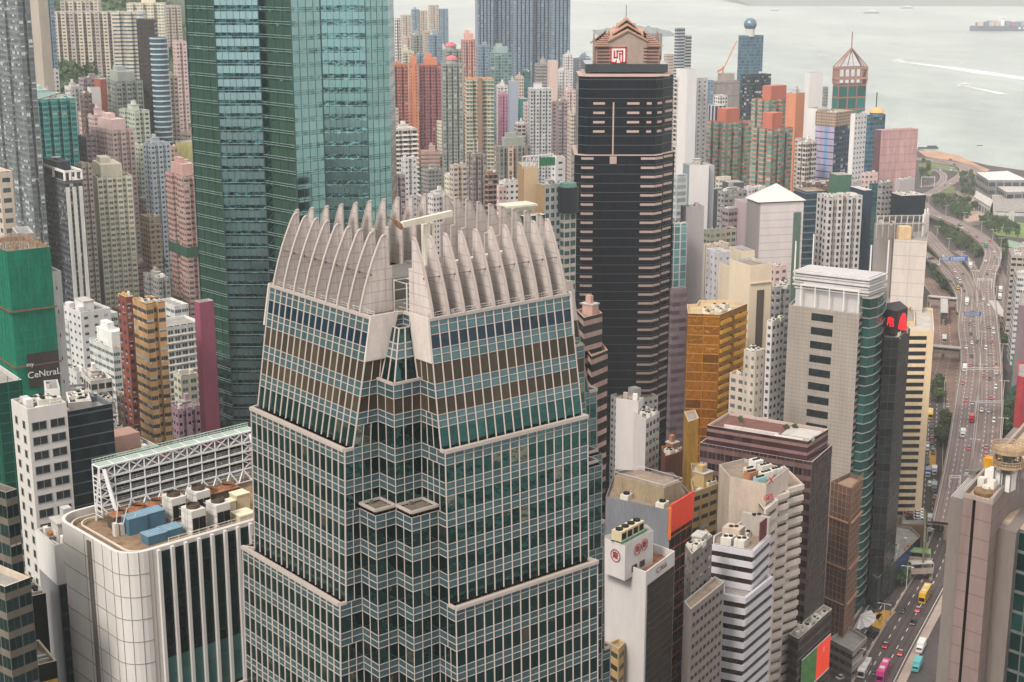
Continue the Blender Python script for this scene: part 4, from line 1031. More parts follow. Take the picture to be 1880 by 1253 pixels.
# ================================================================ hillside estates, upper left
ZONE = True
B('grey tower with rows of white air conditioner boxes, taller than the view', -60, 26, 50, -60, 520, 40, fac('grey_haze_apt', c(132, 136, 138), c(92, 100, 104), (.1, .9, .2, .8), div=2, curtain=.35, curt=c(206, 206, 204)), 3.1, 2.4, 1, 3, 1.5, kit='h')  # walls and windows lightened, haze put into their colour
B('plain grey-beige slab rising behind the grey air conditioner tower', 46, 66, 84, -50, 700, 40, plain('slab_greige', c(180, 168, 156), .8), kit='', name='apartment_slab')
B('pale blue windowed slab behind the teal apartments, rising past the top', 62, 76, 96, -30, 900, 40, f_bluet, 3, 3, 1, 0, kit='')
B('long beige estate slab with many small dark windows on the hillside', 77, 80, 212, 22, 1240, 5, f_estate, 2.75, 2.9, 8, 0, 3.2, kit='p', wl=18)
B('cream estate block with stacked white balconies behind the dark brown tower', 203, 205, 262, 22, 1180, 4, fac('estate_strip', c(222, 212, 190), c(84, 96, 112), (.0, 1, .3, .72), curtain=0, stripe=(6, 0, c(170, 180, 190))), 2.9, 3, 2, 0, 2, kit='p', wl=16)
B('pale estate top floors peeping above the long slab', 104, 110, 180, 2, 1420, 6, f_estate, 2.8, 3, 4, 0, 3, kit='', wl=18)
B('pale cream estate slab behind the dark brown tower, upper storeys', 228, 232, 300, 6, 1400, 5, f_cream, 2.8, 3, 3, 0, 3, kit='h', wl=18)
B('slim beige tower standing against the hill, beside the skyscraper', 288, 302, 332, 11, 1500, 30, f_beige, 2.9, 3, 2, 1, 2, kit='')
B('pale pink tower with rounded top near the green hillside', 316, 322, 342, 76, 1150, 30, f_pink, 3, 3, 1, 1, 1.6, kit='')
B('dark brown glass slab with tiny teal windows behind the rounded balconies', 247, 250, 283, 37, 830, 6, fac('brown_glass_slab', c(74, 60, 60), c(52, 62, 62), (.1, .9, .3, .7), curtain=0, rough=.2), 3.1, 2, 0, 0, kit='', wl=14)
B('beige and grey block with rooftop cream penthouse', 188, 212, 262, 150, 800, 28, f_greyt, 3, 2.8, 2, 1, 1.6, bmat=f_plaing, roof=ROOFT, kit='H')
B('beige apartment block between balcony tower and green hillside', 296, 304, 326, 140, 860, 30, f_beige, 3, 2.6, 1, 1, 1.4)
B('white apartment tower with paired windows beside the teal apartments', 118, 130, 152, 160, 740, 35, f_whit2, 3, 2.5, 1, 0, 1.2)
B('tall blank white tower with three tiny windows', 160, 166, 184, 162, 760, 30, f_plainw, kit='')
B('reddish brown apartment block behind the blank white tower', 172, 184, 196, 146, 820, 35, plain('red_brown', c(160, 96, 84), .8), kit='')
B('pink-brown apartment block behind the white paired-window tower', 146, 154, 168, 172, 700, 35, f_brown, 3, 2.6)
B('pale pink terraced block with stepped roofs', 143, 172, 208, 212, 690, 35, f_pink, 3, 3, 1, 1, 1.5, kit='ht')
B('mauve shaded block under the terraced pink roofs', 142, 158, 176, 252, 640, 35, f_mauve, 3, 3, kit='')
B('tall pink apartment tower with dark small windows, left of pale blue tower', 166, 206, 246, 240, 640, 40, f_pink, 3, 2.6, 2, 2, 1.6, kit='H')
B('mint green apartment tower behind the pink one', 218, 246, 274, 204, 730, 38, f_mint, 3, 2.8, 1, 1, 1.6, kit='h')
B('short mint block just under the mint tower', 244, 256, 272, 268, 690, 38, f_mint, 3, 2.8, 1, 0, 1.4)
B('pale blue apartment tower with slanting rows of air conditioners', 262, 276, 312, 264, 640, 42, f_paleblue, 3, 2.5, 2, 1, 1.5, kit='h')
B('salmon tower at the right of the pale blue apartments', 305, 313, 326, 270, 690, 42, fac('wall_salmon', c(216, 178, 156), BL, (.25, .75, .3, .74), ac=.3), 3, 2.6)
BT_ = B('dusty pink tower with a green safety net wrapped round its middle', 303, 336, 366, 324, 560, 34, f_pink2, 3, 2.8, 1, 1, 1.5, kit='H')
if True:
    C_, dr_, dl_ = BT_['C'], BT_['dr'], BT_['dl']; o_ = -.35
    q = [C_ + (dr_ + dl_) * -.4, C_ + dr_ * (BT_['wr'] + .4) - dl_ * .4, C_ + dr_ * (BT_['wr'] + .4) + dl_ * (BT_['wl'] + .4), C_ + dl_ * (BT_['wl'] + .4) - dr_ * .4]
    MB().prism([tuple(p) for p in q], P(336, 473, D=RD(560)).z, P(336, 455, D=RD(560)).z, 0, 0).build('safety_net', plain('net_dark_green', c(44, 84, 66), .8, var=.3), BT_['root'])
B('round-fronted pinkish white block behind the beige curved tower', 254, 268, 292, 366, 660, 40, f_balc, 3, 3)
B('beige tower with a column of curved balconies', 257, 274, 293, 400, 600, 35, fac('wall_tan', c(196, 172, 148), BL, (.3, .72, .3, .7), curtain=.05), 3, 3.2, ledge=(.5, .8), lmat=plain('tan_ledge', c(196, 172, 148), .8))
B('low pink strip-window building sloping above the apartments', 238, 243, 292, 486, 600, 38, f_pstrip, 3.4, 3, kit='p', wl=20)
B('brownish-grey striped block peeking beside the pink terraces', 140, 150, 168, 302, 560, 36, f_beige, 3, 2.6, 1, 0)
# teal apartments
TEA = B('teal glass apartment complex with pink window columns', 26, 60, 138, 184, 620, 30, f_tealg, 3.1, 2.6, 4, 2, 3.4, kit='hm', cap=plain('teal_cap', c(170, 210, 204), .5))
MB().bar((*(TEA['C'] + TEA['dr'] * 3), TEA['z']), (*(TEA['C'] + TEA['dr'] * 22 + TEA['dl'] * 4), TEA['z'] + 4), .5).build('rooftop_crane_arm', RUST, TEA['root'])
B('dark apartment tower crowned by a white open frame and black penthouse', 62, 119, 150, 333, 520, 35, f_gryd, 3.1, 2.2, 0, 0, kit='', cap=WHT, par=4)
def crown_frame():
    bd = rect_from(62, 119, 150, 330, RD(520), 35); C_, dr_, dl_, wr_, wl_, z_ = bd
    root = [o for o in COL.objects if o.get('label', '').startswith('dark apartment tower crowned')][0]
    m = MB()
    cs = [C_, C_ + dr_ * wr_, C_ + dr_ * wr_ + dl_ * wl_, C_ + dl_ * wl_]
    for i in range(4):
        a, b = cs[i], cs[(i + 1) % 4]; m.bar((*a, z_ + 4), (*b, z_ + 4), 1.1)
        for t in (0, .33, .66): p = a.lerp(b, t); m.bar((*p, z_ - .5), (*p, z_ + 4), 1.1)
    m.build('roof_frame', WHT, root); cc = (cs[0] + cs[2]) / 2
    MB().box(cc.x, cc.y, z_ - 3, wr_ * .8, wl_ * .45, 10.5, rad(35)).build('penthouse', plain('penthouse_black', c(44, 52, 56), .5), root)
    MB().cyl(cc.x, cc.y, z_ + 7.5, z_ + 8.8, .4, 2.6, 14).build('satellite_dish', WHT, root)
    k = 0; m = MB()
    for t in (.12, .5, .88):
        p = C_ + dr_ * (wr_ * t) - dl_ * .35; m.box(p.x, p.y, ground(p.x, p.y), 1.9, .8, z_ - ground(p.x, p.y) - 4.2, rad(35))
    m.build('white_bay', fac('bay_white', c(224, 218, 212), c(80, 90, 92), (.15, .85, .25, .8), curtain=.2), root)
crown_frame()
B('tall cream apartment tower with green-framed windows', 154, 178, 242, 326, 565, 26, f_cream, 3.0, 2.3, 3, 1, 1.6, bmat=plain('cream_side', c(206, 194, 176), .8), blank=(3,), roof=ROOFE, kit='H')
B('dark bluish apartment block behind the white school wing', 128, 150, 176, 452, 560, 35, f_gryd, 3, 2.4, 1, 1, 1.6)
B('green and grey apartment with stepped terraces behind the tan tower', 262, 290, 312, 512, 540, 36, f_grey, 3, 2.6, 1, 1, 1.4, kit='hta')
B('cream low villa roofs beside the dusty pink tower', 296, 316, 345, 556, 620, 34, f_capts, 3.2, 3.4)
# ================================================================ left middle
ZONE = False
B('narrow cream tower with dark windows at the picture edge', -30, -2, 22, 316, 450, 38, f_beige, 3.1, 3.2, kit='h')
B('plain grey rooftop box beside the scaffolded tower', 22, 32, 62, 430, 430, 25, plain('plain_grey_box', c(150, 146, 144), .8), kit='')
B('white school wing with grass roof and long windows', 112, 124, 216, 589, 650, 42, f_school, 3.6, 3.4, roof=ROOFE, kit='', wl=14, name='school_building', z0=50, zb=44)
B('white school end block with small paired windows', 108, 148, 172, 574, 640, 40, f_whit2, 3.6, 4.5, wr=14, name='school_building', zb=44)
B('white block with dark glass top storey among school buildings', 163, 207, 246, 640, 600, 40, f_school, 3.3, 3.6, kit='H', name='school_building', zb=40)
B('white apartments with recessed balconies right of the tan tower', 292, 306, 368, 600, 650, 38, f_capts, 3.4, 3.6, 0, 0, ledge=(.5, .35), kit='', wl=16, zb=40)
B('white hall with sloping roof beyond the tan tower', 288, 320, 346, 562, 690, 40, f_school, 3.6, 4, kit='p')
TAN = B('tan and red-brown apartment tower with rows of grey windows', 243, 268, 303, 558, 430, 37, fac('tan_tower', c(206, 162, 112), c(60, 62, 62), (.0, .94, .3, .72), div=3, frame=c(120, 112, 104), curtain=.3, ac=.3), 2.95, 3.2, 1, 0, 1.2, kit='HaH', cap=plain('tan_cap', c(216, 172, 120), .8))
B('red-brown side wing of the tan tower', 215, 231, 246, 546, 441, 37, fac('redbrown_wing', c(150, 84, 74), c(60, 62, 62), (.1, .6, .3, .74), ac=.6, curtain=.3), 2.95, 3, kit='t', cap=plain('tan_cap', c(216, 172, 120), .8), name='apartment_wing')
B('pink apartment block with dark windows below the magenta wall', 312, 326, 368, 752, 470, 34, fac('mid_pink', c(200, 164, 180), c(40, 40, 44), (.25, .75, .35, .75), ac=.5), 2.9, 2.4, 2, 0, 1.2, kit='hta')
B('narrow magenta end wall in front of the glass skyscraper', 356, 366, 384, 556, 452, 40, f_magenta, kit='', wr=5, wl=3.4, name='office_slab', blank=())
B('cream low house with terrace under the magenta wall', 318, 332, 362, 690, 520, 34, f_cream, 3, 3, kit='ht')
B('small white villas under the trees, beside the white slab', 118, 140, 160, 684, 560, 38, f_whit2, 3, 3, kit='hta')
B('grey flat-roofed block behind the white office rooftops', 88, 100, 156, 726, 470, 12, f_grey, 3.2, 3, kit='tp', wl=12)
B('low building with white balustrade and brown roof', 148, 166, 206, 700, 500, 30, f_balc, 3.2, 3, roof=ROOFT, kit='ha')
B('grey tenement with blue roof tank and stained balconies', 172, 178, 212, 742, 440, 25, f_grey, 3, 2.4, ledge=(.5, .3), kit='hta', wl=12)
B('pale yellow tenement beside the tan tower', 206, 212, 226, 790, 420, 30, f_cream, 3, 2.4, kit='ta', wl=12)
B('grey tenement with window strip by the white office block', 150, 156, 188, 756, 420, 22, fac('grey_strips', c(150, 146, 146), c(34, 40, 44), (.04, .96, .2, .7), div=2, curtain=.1), 3.3, 3.2, kit='ta', wl=14)
B('brown low tenement beyond the grey one', 214, 226, 240, 726, 480, 36, f_brown, 3, 2.6, kit='ta')
RG = B('dark slate building with rooftop air conditioners below the tan tower', 177, 190, 292, 842, 335, 40, f_dgrey, 3.3, 3, roof=ROOFT, kit='aap', wl=15, name='office_building')
p = RG['C'] + RG['dr'] * 8 + RG['dl'] * 8
MB().box(p.x, p.y, RG['z'] - 1.2, 8, 6, 4, RG['rot']).build('lift_house', plain('rosy_wall', c(170, 136, 122), .8), RG['root'])
# office slab with glass seam
WO = B('pale office block with wide black windows and air-conditioner roof', 20, 50, 86, 752, 300, 38, plain('office_white', c(206, 200, 194), .8, var=.08), roof=ROOFL, kit='aaat', name='office_building', wr=8.5)
windows(WO, 'r', 2, 22, 3.1, 1.7, WO['z'] - 3.2, 3.25, GLD, u0=.03, u1=.97, fmat=plain('frame_grey', c(150, 148, 146), .6), div=1)
windows(WO, 'l', 2, 22, 1.3, 1.6, WO['z'] - 3.2, 3.25, GLD, u0=.04, u1=.96, fmat=plain('frame_grey', c(150, 148, 146)))
B('dark glass seam with diagonal bars between two pale office blocks', 82, 84, 100, 764, 306, 38, fac('seam_glass', c(96, 104, 108), c(22, 36, 42), (0, 1, .12, 1), curtain=0), 2.6, 2, kit='', wl=8, name='office_building')
WP = B('pale concrete office block with paired single windows and blank side', 98, 103, 128, 756, 312, 32, plain('office_beige', c(196, 190, 184), .8, var=.08), kit='ta', wl=12, name='office_building')
windows(WP, 'r', 2, 22, 1.6, 1.5, WP['z'] - 3, 3.25, GLD, u0=.05, u1=.95, fmat=plain('frame_grey', c(150, 148, 146)))
B('blank pale concrete shaft with joints, taller part of the office block', 122, 126, 168, 740, 314, 20, fac('blank_joint', c(200, 194, 188), win=(.5, .5, .5, .5), curtain=0, joint=.03, wob=0), 3.3, 12, kit='aaa', wl=9, name='office_building')
B('small stair block with red and pink lettered parapet', 46, 84, 110, 716, 322, 20, f_plainw, kit='t', name='office_building', wl=8)
# ================================================================ bottom left
B('dark green glass office with beige bands, upper part', -60, 10, 32, 905, 232, 52, fac('dk_band', c(120, 112, 100), c(26, 46, 46), (.03, .97, .0, .62), div=2, frame=c(50, 60, 58), curtain=.12), 3.4, 2.4, kit='', name='office_building', wl=22)
B('dark green glass office with beige bands, lower terrace', -60, 8, 56, 1078, 224, 52, fac('dk_band', (0, 0, 0)), 3.4, 2.4, kit='', name='office_building', wl=22, cap=plain('terrace_cap', c(200, 186, 166), .8))
B('grey tenement with orange panels squeezed behind the dark office', 24, 34, 66, 975, 330, 26, fac('orange_panel_apt', c(170, 164, 160), BL, (.15, .6, .3, .8), stripe=(4, 1, c(196, 130, 84)), ac=.5), 3, 2, 1, 0, kit='hta', wl=12)
WG = B('white-topped grey office tower with dark glass side', 66, 100, 136, 1002, 262, 36, plain('light_grey_wall', c(140, 138, 140), .8, var=.08), kit='ha', name='office_building', wr=9)
g_ = MB(); q = WG
a_, b_ = WG['C'] + WG['dr'] * .2 - WG['dl'] * .12, WG['C'] + WG['dr'] * (WG['wr'] + .1) - WG['dl'] * .12
g_.face([(*a_, WG['zl']), (*b_, WG['zl']), (*b_, WG['z'] - 8), (*a_, WG['z'] - 8)], 0, [(0, 0), (4, 0), (4, 40), (0, 40)]); g_.build('glass_side', fac('glass_side', c(30, 50, 58), c(16, 36, 44), (.05, .95, .1, .9), curtain=.05), WG['root'])
MB().prism([tuple(WG['C'] - (WG['dr'] + WG['dl']) * .1), tuple(WG['C'] + WG['dr'] * (WG['wr'] + .2) - WG['dl'] * .1), tuple(WG['C'] + WG['dr'] * WG['wr'] + WG['dl'] * WG['wl']), tuple(WG['C'] + WG['dl'] * (WG['wl'] + .1) - WG['dr'] * .1)], WG['z'] - 8, WG['z'] + .1, 0).build('white_top', f_plainw, WG['root'])
LB = B('black billboard building with cream frame over the lower street', 48, 54, 84, 1096, 250, 34, plain('billboard_black', c(18, 22, 24), .3, var=.3), kit='ha', wl=12, name='office_building', cap=plain('cream_frame', c(206, 190, 166), .7))
LB2 = B('low street building with yellow and white sign board', 66, 70, 104, 1222, 236, 34, plain('billboard_black', c(18, 22, 24)), kit='p', wl=10, name='shop_building', cap=plain('cream_frame', c(206, 190, 166)))
p = LB2['C'] + LB2['dr'] * (LB2['wr'] * .55) - LB2['dl'] * .25
MB().box(p.x, p.y, LB2['z'] - 4.6, LB2['wr'] * .8, .2, 1.4, LB2['rot']).build('yellow_sign', plain('sign_yellow', c(220, 176, 40), .6), LB2['root'])
p = LB['C'] + LB['dr'] * (LB['wr'] * .6) - LB['dl'] * .25
MB().box(p.x, p.y, LB['z'] - 20.5, LB['wr'] * .7, .2, 1.6, LB['rot']).build('purple_sign', plain('sign_purple', c(176, 84, 170), .6, var=.5, scale=3), LB['root'])
# scaffold tower
SC = B('green-netted scaffolded tower block with bamboo top', -60, 12, 92, 462, 380, 36, plain('green_net', c(20, 128, 102), .75, var=.42, scale=.12), kit='', name='scaffolded_tower', cap=plain('bamboo', c(166, 138, 114), .9, var=.4, scale=2), wl=20)
def scaffold(bd, nm, step, matb, off=.4):
    m = MB(); C_, dr_, dl_ = bd['C'], bd['dr'], bd['dl']; zt_, zl_ = bd['z'], bd['zl']
    for o, t, n, L in ((C_, dr_, -dl_, bd['wr']), (C_, dl_, -dr_, bd['wl'])):
        z = zt_
        while z > zl_ + 2: m.bar((*(o + n * off), z), (*(o + t * L + n * off), z), .1); z -= step
        k = 0.0
        while k <= L: p = o + t * k + n * off; m.bar((*p, zl_), (*p, zt_ + 1.5), .1); k += step * 1.1
    m.build(nm, matb, bd['root'])
scaffold(SC, 'scaffold_pole', 2.4, plain('pole_green', c(40, 110, 86), .8))
m = MB()
for k in range(5):
    zz = SC['z'] - 16 - k * 15; A_ = SC['C'] - SC['dl'] * .6 - SC['dr'] * .6
    m.bar((*A_, zz), (*(A_ + SC['dr'] * (SC['wr'] + 1)), zz), .35); m.bar((*A_, zz), (*(A_ + SC['dl'] * SC['wl']), zz), .35)
m.build('catch_platform', plain('platform_brown', c(128, 92, 70), .9, var=.3, scale=2), SC['root'])
m = MB(); rr = random.Random(3)
for k in range(150):
    u_, v_ = rr.random(), rr.random(); p = SC['C'] + SC['dr'] * (SC['wr'] * u_) + SC['dl'] * (SC['wl'] * v_); h = rr.uniform(.5, 3.2)
    m.bar((*p, SC['z'] - 1.2), (p.x + rr.uniform(-.6, .6), p.y + rr.uniform(-.6, .6), SC['z'] - 1.2 + h), .1)
    if k % 3 == 0: m.bar((*p, SC['z'] + h * .4), (*(p + SC['dr'] * rr.uniform(-4, 4)), SC['z'] + h * .4), .1)
m.build('bamboo_top', plain('bamboo', (0, 0, 0)), SC['root'])
zb_ = P(62, 720, D=378).z; hgt_ = 9.4
p0 = SC['C'] + SC['dr'] * (SC['wr'] * .24) - SC['dl'] * .75; p1 = SC['C'] + SC['dr'] * (SC['wr'] * .98) - SC['dl'] * .75; pm = (p0 + p1) / 2
bn = MB().face([(*p0, zb_), (*p1, zb_), (*p1, zb_ + hgt_), (*p0, zb_ + hgt_)]); bb = bn.build('banner', plain('banner_brown', c(66, 58, 56), .8, var=.3, scale=.3), SC['root'])
tw = plain('banner_white', c(226, 226, 222), .7)
pt_ = pm - SC['dl'] * .15
text_mesh('banner_words', 'CeNtraL', tw, 2.5, (*pt_, zb_ + hgt_ * .38), rad(90), SC['rot'], bb, .03)
pt2 = pm - SC['dl'] * .15 - SC['dr'] * 3.6
text_mesh('banner_words', 'my', tw, 1.6, (*pt2, zb_ + hgt_ * .70), rad(90), SC['rot'], bb, .03)
B('blank white slab with a column of small windows beside the green nets', 84, 92, 112, 500, 392, 36, fac('white_slab_dots', c(222, 218, 214), c(60, 60, 62), (.45, .55, .4, .55), curtain=0), 6.5, 6, kit='', wl=10)
SC2 = B('darker green netted lower scaffolding at the photo edge', -60, -8, 40, 705, 330, 36, plain('green_net_dark', c(10, 74, 62), .8, var=.3, scale=.12), kit='', name='scaffolded_tower', wl=20)
scaffold(SC2, 'scaffold_pole', 2.4, plain('pole_green', c(40, 110, 86)))

# ================================================================ centre, far
G1 = 'hazy distant harbour towers'
for lb, a_ in (('hazy tower with a thin square top knob, far across the city', (755, 757, 770, 18, 2700)), ('hazy pale slab right of the square-topped far tower', (769, 771, 785, 20, 2700)),
               ('broad hazy pale pair tower near the harbour mouth', (786, 789, 806, 10, 2600)), ('bluish right half of the broad hazy harbour tower', (806, 808, 823, 17, 2600)), ('hazy rounded far tower behind the white slab', (734, 738, 755, 28, 2500))):
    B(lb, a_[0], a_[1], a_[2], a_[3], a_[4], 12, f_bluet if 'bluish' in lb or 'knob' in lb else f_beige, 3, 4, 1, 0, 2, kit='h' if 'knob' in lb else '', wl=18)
B('white slab tower with dark window columns beside the skyscraper', 712, 716, 736, 34, 1500, 10, f_vstrip, 3, 3, 2, 0, 2.5, kit='', wl=18)
B('tan tower under the far hazy slab', 738, 742, 760, 68, 1900, 12, f_pink, 3, 3, 1, 0, 2, kit='', wl=15)
for i_, (a, b, cc_, t_, D_, f_, l_) in enumerate(((752, 758, 776, 64, 1750, f_greyt, 'grey-green stepped tower beneath the far hazy slabs'), (776, 780, 800, 58, 1900, f_beige, 'beige tower beneath the broad harbour pair'), (784, 789, 812, 64, 1650, f_bluet, 'pale blue ladder-windowed tower below the harbour pair'),
     (806, 810, 826, 90, 1700, f_white, 'small white tower below the harbour pair'), (728, 734, 760, 95, 1550, f_cream, 'cream low block behind the red estate'), (762, 767, 778, 100, 1500, f_bluet, 'slim blue tower behind the red estate'))):
    B(l_, a, b, cc_, t_, D_, 14, f_, 3, 3, 1, 0, 2, wl=14)
# huge pale estate
for k_, (a, cc_, t_) in enumerate(((872, 905, -60), (903, 942, -60), (940, 978, -60), (976, 1013, -60), (1011, 1048, -60))):
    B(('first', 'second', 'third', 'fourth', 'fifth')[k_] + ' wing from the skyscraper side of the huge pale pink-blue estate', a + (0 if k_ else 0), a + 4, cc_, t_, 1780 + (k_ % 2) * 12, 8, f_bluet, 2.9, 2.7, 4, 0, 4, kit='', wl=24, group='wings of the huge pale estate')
ES = B('red estate block with dark paired windows, next to the skyscraper', 715, 717, 749, 120, 1330, 6, f_orange, 2.8, 2.7, 2, 0, 2.5, kit='h', wl=16, cap=plain('orange_cap', c(200, 128, 100), .8))
B('orange estate shaft with a single column of windows', 748, 750, 768, 118, 1325, 4, f_orangp, 2.8, 4, kit='H', wl=20, cap=plain('orange_cap', (0, 0, 0)))
B('large pink-red estate block with dense window grid', 767, 770, 810, 120, 1330, 4, fac('estate_pinkred', c(168, 100, 104), c(40, 54, 60), (.18, .8, .32, .74), curtain=.1), 2.8, 2.5, 3, 0, 2.0, kit='H', wl=24, cap=plain('orange_cap', (0, 0, 0)))
B('pink low clubhouse at the foot of the red estate', 768, 773, 808, 279, 1290, 6, fac('podium_pink', c(196, 164, 154), c(110, 90, 86), (0, 1, .3, .6), curtain=0), 3.4, 3, kit='h', wl=14)
DM = B('grey-green tower with a pink domed roof', 809, 812, 849, 118, 1240, 6, f_greyt, 2.9, 2.3, 3, 0, 2.0, kit='', wl=18)
def dome(bd, fu, r, col, nm='roof_dome', base=3.0, dz=0):
    p = bd['C'] + bd['dr'] * (bd['wr'] * fu) + bd['dl'] * (bd['wl'] * .4); m = MB().cyl(p.x, p.y, bd['z'] - 1.2 + dz, bd['z'] + base + dz, r, n=8)
    m.build('dome_drum', bd['capm'], bd['root']); m = MB(); h = r * .8; rs = [(r * 1.15, 0), (r * 1.0, h * .4), (r * .6, h * .8), (.2, h)]
    for (r0, h0), (r1, h1) in zip(rs, rs[1:]): m.cyl(p.x, p.y, bd['z'] + base + dz + h0, bd['z'] + base + dz + h1, r0, r1, 8, cap=False)
    m.build(nm, plain('dome_' + nm, col, .6), bd['root'])
dome(DM, .5, 4.6, c(206, 112, 122))
DM2 = B('grey tower with red dome behind the domed grey-green one', 812, 818, 850, 92, 1420, 10, f_greyt, 2.9, 2.6, 2, 0, 2, kit='', wl=16); dome(DM2, .35, 5, c(206, 112, 122))
B('pink tower with twin-eyed roof block', 846, 850, 874, 74, 1400, 10, fac('pink_blue', c(214, 160, 148), c(70, 84, 100), (.3, .7, .2, .8), curtain=.1), 2.9, 2.6, 2, 0, 2, kit='H', wl=14)
TT = B('tan and teal residential tower with brown central stripe', 852, 856, 906, 146, 1160, 5, f_tant, 3.0, 2.8, 2, 0, 2.2, kit='', wl=20, cap=plain('tan_cap2', c(212, 160, 104), .8), ledge=(.4, .3), lmat=plain('tan_edge', c(206, 196, 170), .8))
p = TT['C'] + TT['dr'] * (TT['wr'] * .5) - TT['dl'] * .6; MB().box(p.x, p.y, 8, 3.2, 1.6, TT['z'] + 1 - 8, TT['rot']).build('brown_stripe', plain('brown_stripe', c(146, 118, 100), .8), TT['root'])
B('teal glass tower with white vertical piers and brown roof box', 897, 901, 940, 98, 1500, 6, fac('teal_piers', c(150, 168, 166), c(82, 116, 118), (.08, .92, .1, .9), curtain=.1), 3, 3.4, 1, 0, 1.5, kit='H', wl=18)
B('blue-grey stacked tower behind the pink twin-eyed one', 872, 878, 900, 84, 1550, 10, f_bluet, 3, 3, 1, 0, 2, kit='h', wl=14)
B('slender magenta-pink tower behind the clubhouse roofs', 914, 917, 933, 174, 1290, 6, fac('magenta_apt', c(190, 134, 156), c(110, 84, 104), (.3, .7, .2, .8), curtain=0), 2.9, 2.6, 1, 0, 1.5, kit='h', wl=14)
B('white tower with dark windows behind the magenta-pink one', 910, 913, 932, 158, 1400, 6, f_white, 2.9, 2.6, 1, 0, 1.5, wl=12)
B('smooth blue-grey tower with cream top', 933, 935, 951, 150, 1380, 6, plain('bluegrey_smooth', c(150, 160, 176), .7, var=.06), kit='h', wl=12)
B('slim cream tower beside the smooth blue-grey one', 945, 948, 962, 142, 1430, 8, f_beige, 2.9, 2.5, wl=12)
B('pale turquoise tower with a domed top', 957, 960, 974, 132, 1500, 8, f_tealc, 3, 3, wl=12)
B('narrow tower wrapped in teal construction net', 953, 955, 969, 182, 1300, 8, plain('teal_net', c(40, 122, 122), .8, var=.15), kit='', wl=10)
B('white balcony block with stepped top, under the teal net tower', 944, 950, 966, 228, 1220, 12, f_balc, 3, 3, wl=12)
B('salmon edge tower beside the white grid tower', 962, 964, 974, 190, 1240, 8, f_pink, 3, 2.6, wl=12)
B('tall white grid-windowed tower, broadest in the centre', 970, 973, 1013, 164, 1200, 5, fac('white_grid', c(206, 206, 206), c(48, 58, 66), (.25, .78, .28, .78), ac=.1), 2.9, 2.1, 3, 0, 1.6, kit='h', wl=18)
B('pinkish side wing of the white grid tower', 1012, 1014, 1022, 188, 1215, 8, f_pink, 3, 2.6, kit='', wl=14)
B('grey balcony tower with beige flank', 982, 985, 1010, 118, 1420, 8, fac('bands_grey', c(170, 160, 156), c(80, 92, 100), (0, 1, .3, .7), curtain=0), 3, 3, kit='h', wl=12)
B('tall beige-pink flank tower with dark top window', 1007, 1009, 1024, 112, 1400, 8, plain('rosy_beige', c(206, 182, 170), .8, var=.06), kit='', wl=12)
for l_, a, b, cc_, t_, D_, f_ in (('white small-windowed tower right of the beige-pink flank', 1022, 1026, 1044, 130, 1450, f_whit2), ('pale grey tower against the huge estate', 1034, 1037, 1052, 102, 1680, f_white), ('bluish block beside the navy emblem tower', 1050, 1055, 1086, 108, 1900, f_bluet),
   ('rosy tower behind the emblem tower edge', 1036, 1040, 1058, 166, 1350, f_pink), ('mauve slim tower near the emblem tower', 1022, 1026, 1042, 186, 1280, f_mauve), ('cream tower touching the emblem tower edge', 1044, 1048, 1064, 208, 1130, f_beige), ('pale tower with cream crown by the emblem tower', 984, 988, 1008, 135, 1600, f_cream), ('blue hazy tower left of the emblem pyramid', 1062, 1068, 1082, 104, 2000, f_bluet)):
    B(l_, a, b, cc_, t_, D_, 10, f_, 3, 2.7, 1, 0, 1.5, wl=12)
B('grey-green block with upper tank level, front of the magenta tower', 908, 916, 976, 270, 1020, 18, fac('bronze_piers', c(150, 152, 144), c(84, 84, 80), (.25, .75, .1, .9), curtain=.1, stripe=(3, 1, c(196, 164, 140))), 3.1, 3, 3, 1, 2, kit='H')
B('white apartment block with fanned balconies by the skyscraper', 714, 722, 766, 238, 1000, 22, f_balc, 3.1, 3.2, 2, 0, 2.2, kit='ht', ledge=(.8, .7))
B('cream tower in front of the fanned white balconies', 736, 742, 765, 290, 860, 30, f_whit2, 3.1, 2.4, 1, 1, 1.5)
B('mauve tenement tower behind the white fins', 716, 722, 744, 322, 780, 28, f_mauve, 3, 2.6, 1, 0, 1.5, kit='ht')
B('low grey rooftops beneath the wooded hill', 764, 772, 790, 362, 860, 30, f_grey, 3, 3, kit='hta')
B('off-white tenement with paired windows beneath the wooded hill', 785, 795, 826, 358, 840, 30, f_white, 3.1, 2.6, 1, 0, 1.5, kit='hta')
B('cream stepped block with yellow flank', 816, 824, 846, 322, 940, 30, f_cream, 3.1, 2.8, kit='ht')
B('beige balcony tower in front of the domed tower', 826, 832, 858, 304, 900, 28, f_beige, 3.1, 2.6, 1, 0, 1.5, kit='ht')
B('grey rust-topped tower with curved balconies, front of the tan and teal one', 856, 868, 893, 284, 870, 32, fac('grey_bays', c(156, 144, 140), c(84, 84, 86), (.2, .8, .25, .75), ac=.4), 3, 2.4, 2, 1, 1.6, kit='Hm')
B('brown balcony tower right of the rust-topped one', 890, 896, 914, 318, 850, 32, fac('brown_balc', c(164, 132, 116), c(40, 42, 52), (.08, .92, .3, .9), curtain=.1), 3, 2.8, ledge=(.5, .3), lmat=plain('brown_edge', c(150, 116, 100), .8), kit='ht')
B('white block with pink dots behind the beige sign building', 916, 926, 954, 334, 760, 26, f_white, 3, 3, kit='hta')
B('pink low block with small windows', 912, 916, 930, 344, 730, 26, f_pink, 3, 2.4, kit='ta')
B('small salmon-orange house showing between the fins', 822, 826, 838, 400, 640, 20, plain('salmon_orange', c(206, 120, 92), .8), kit='h', wl=10)
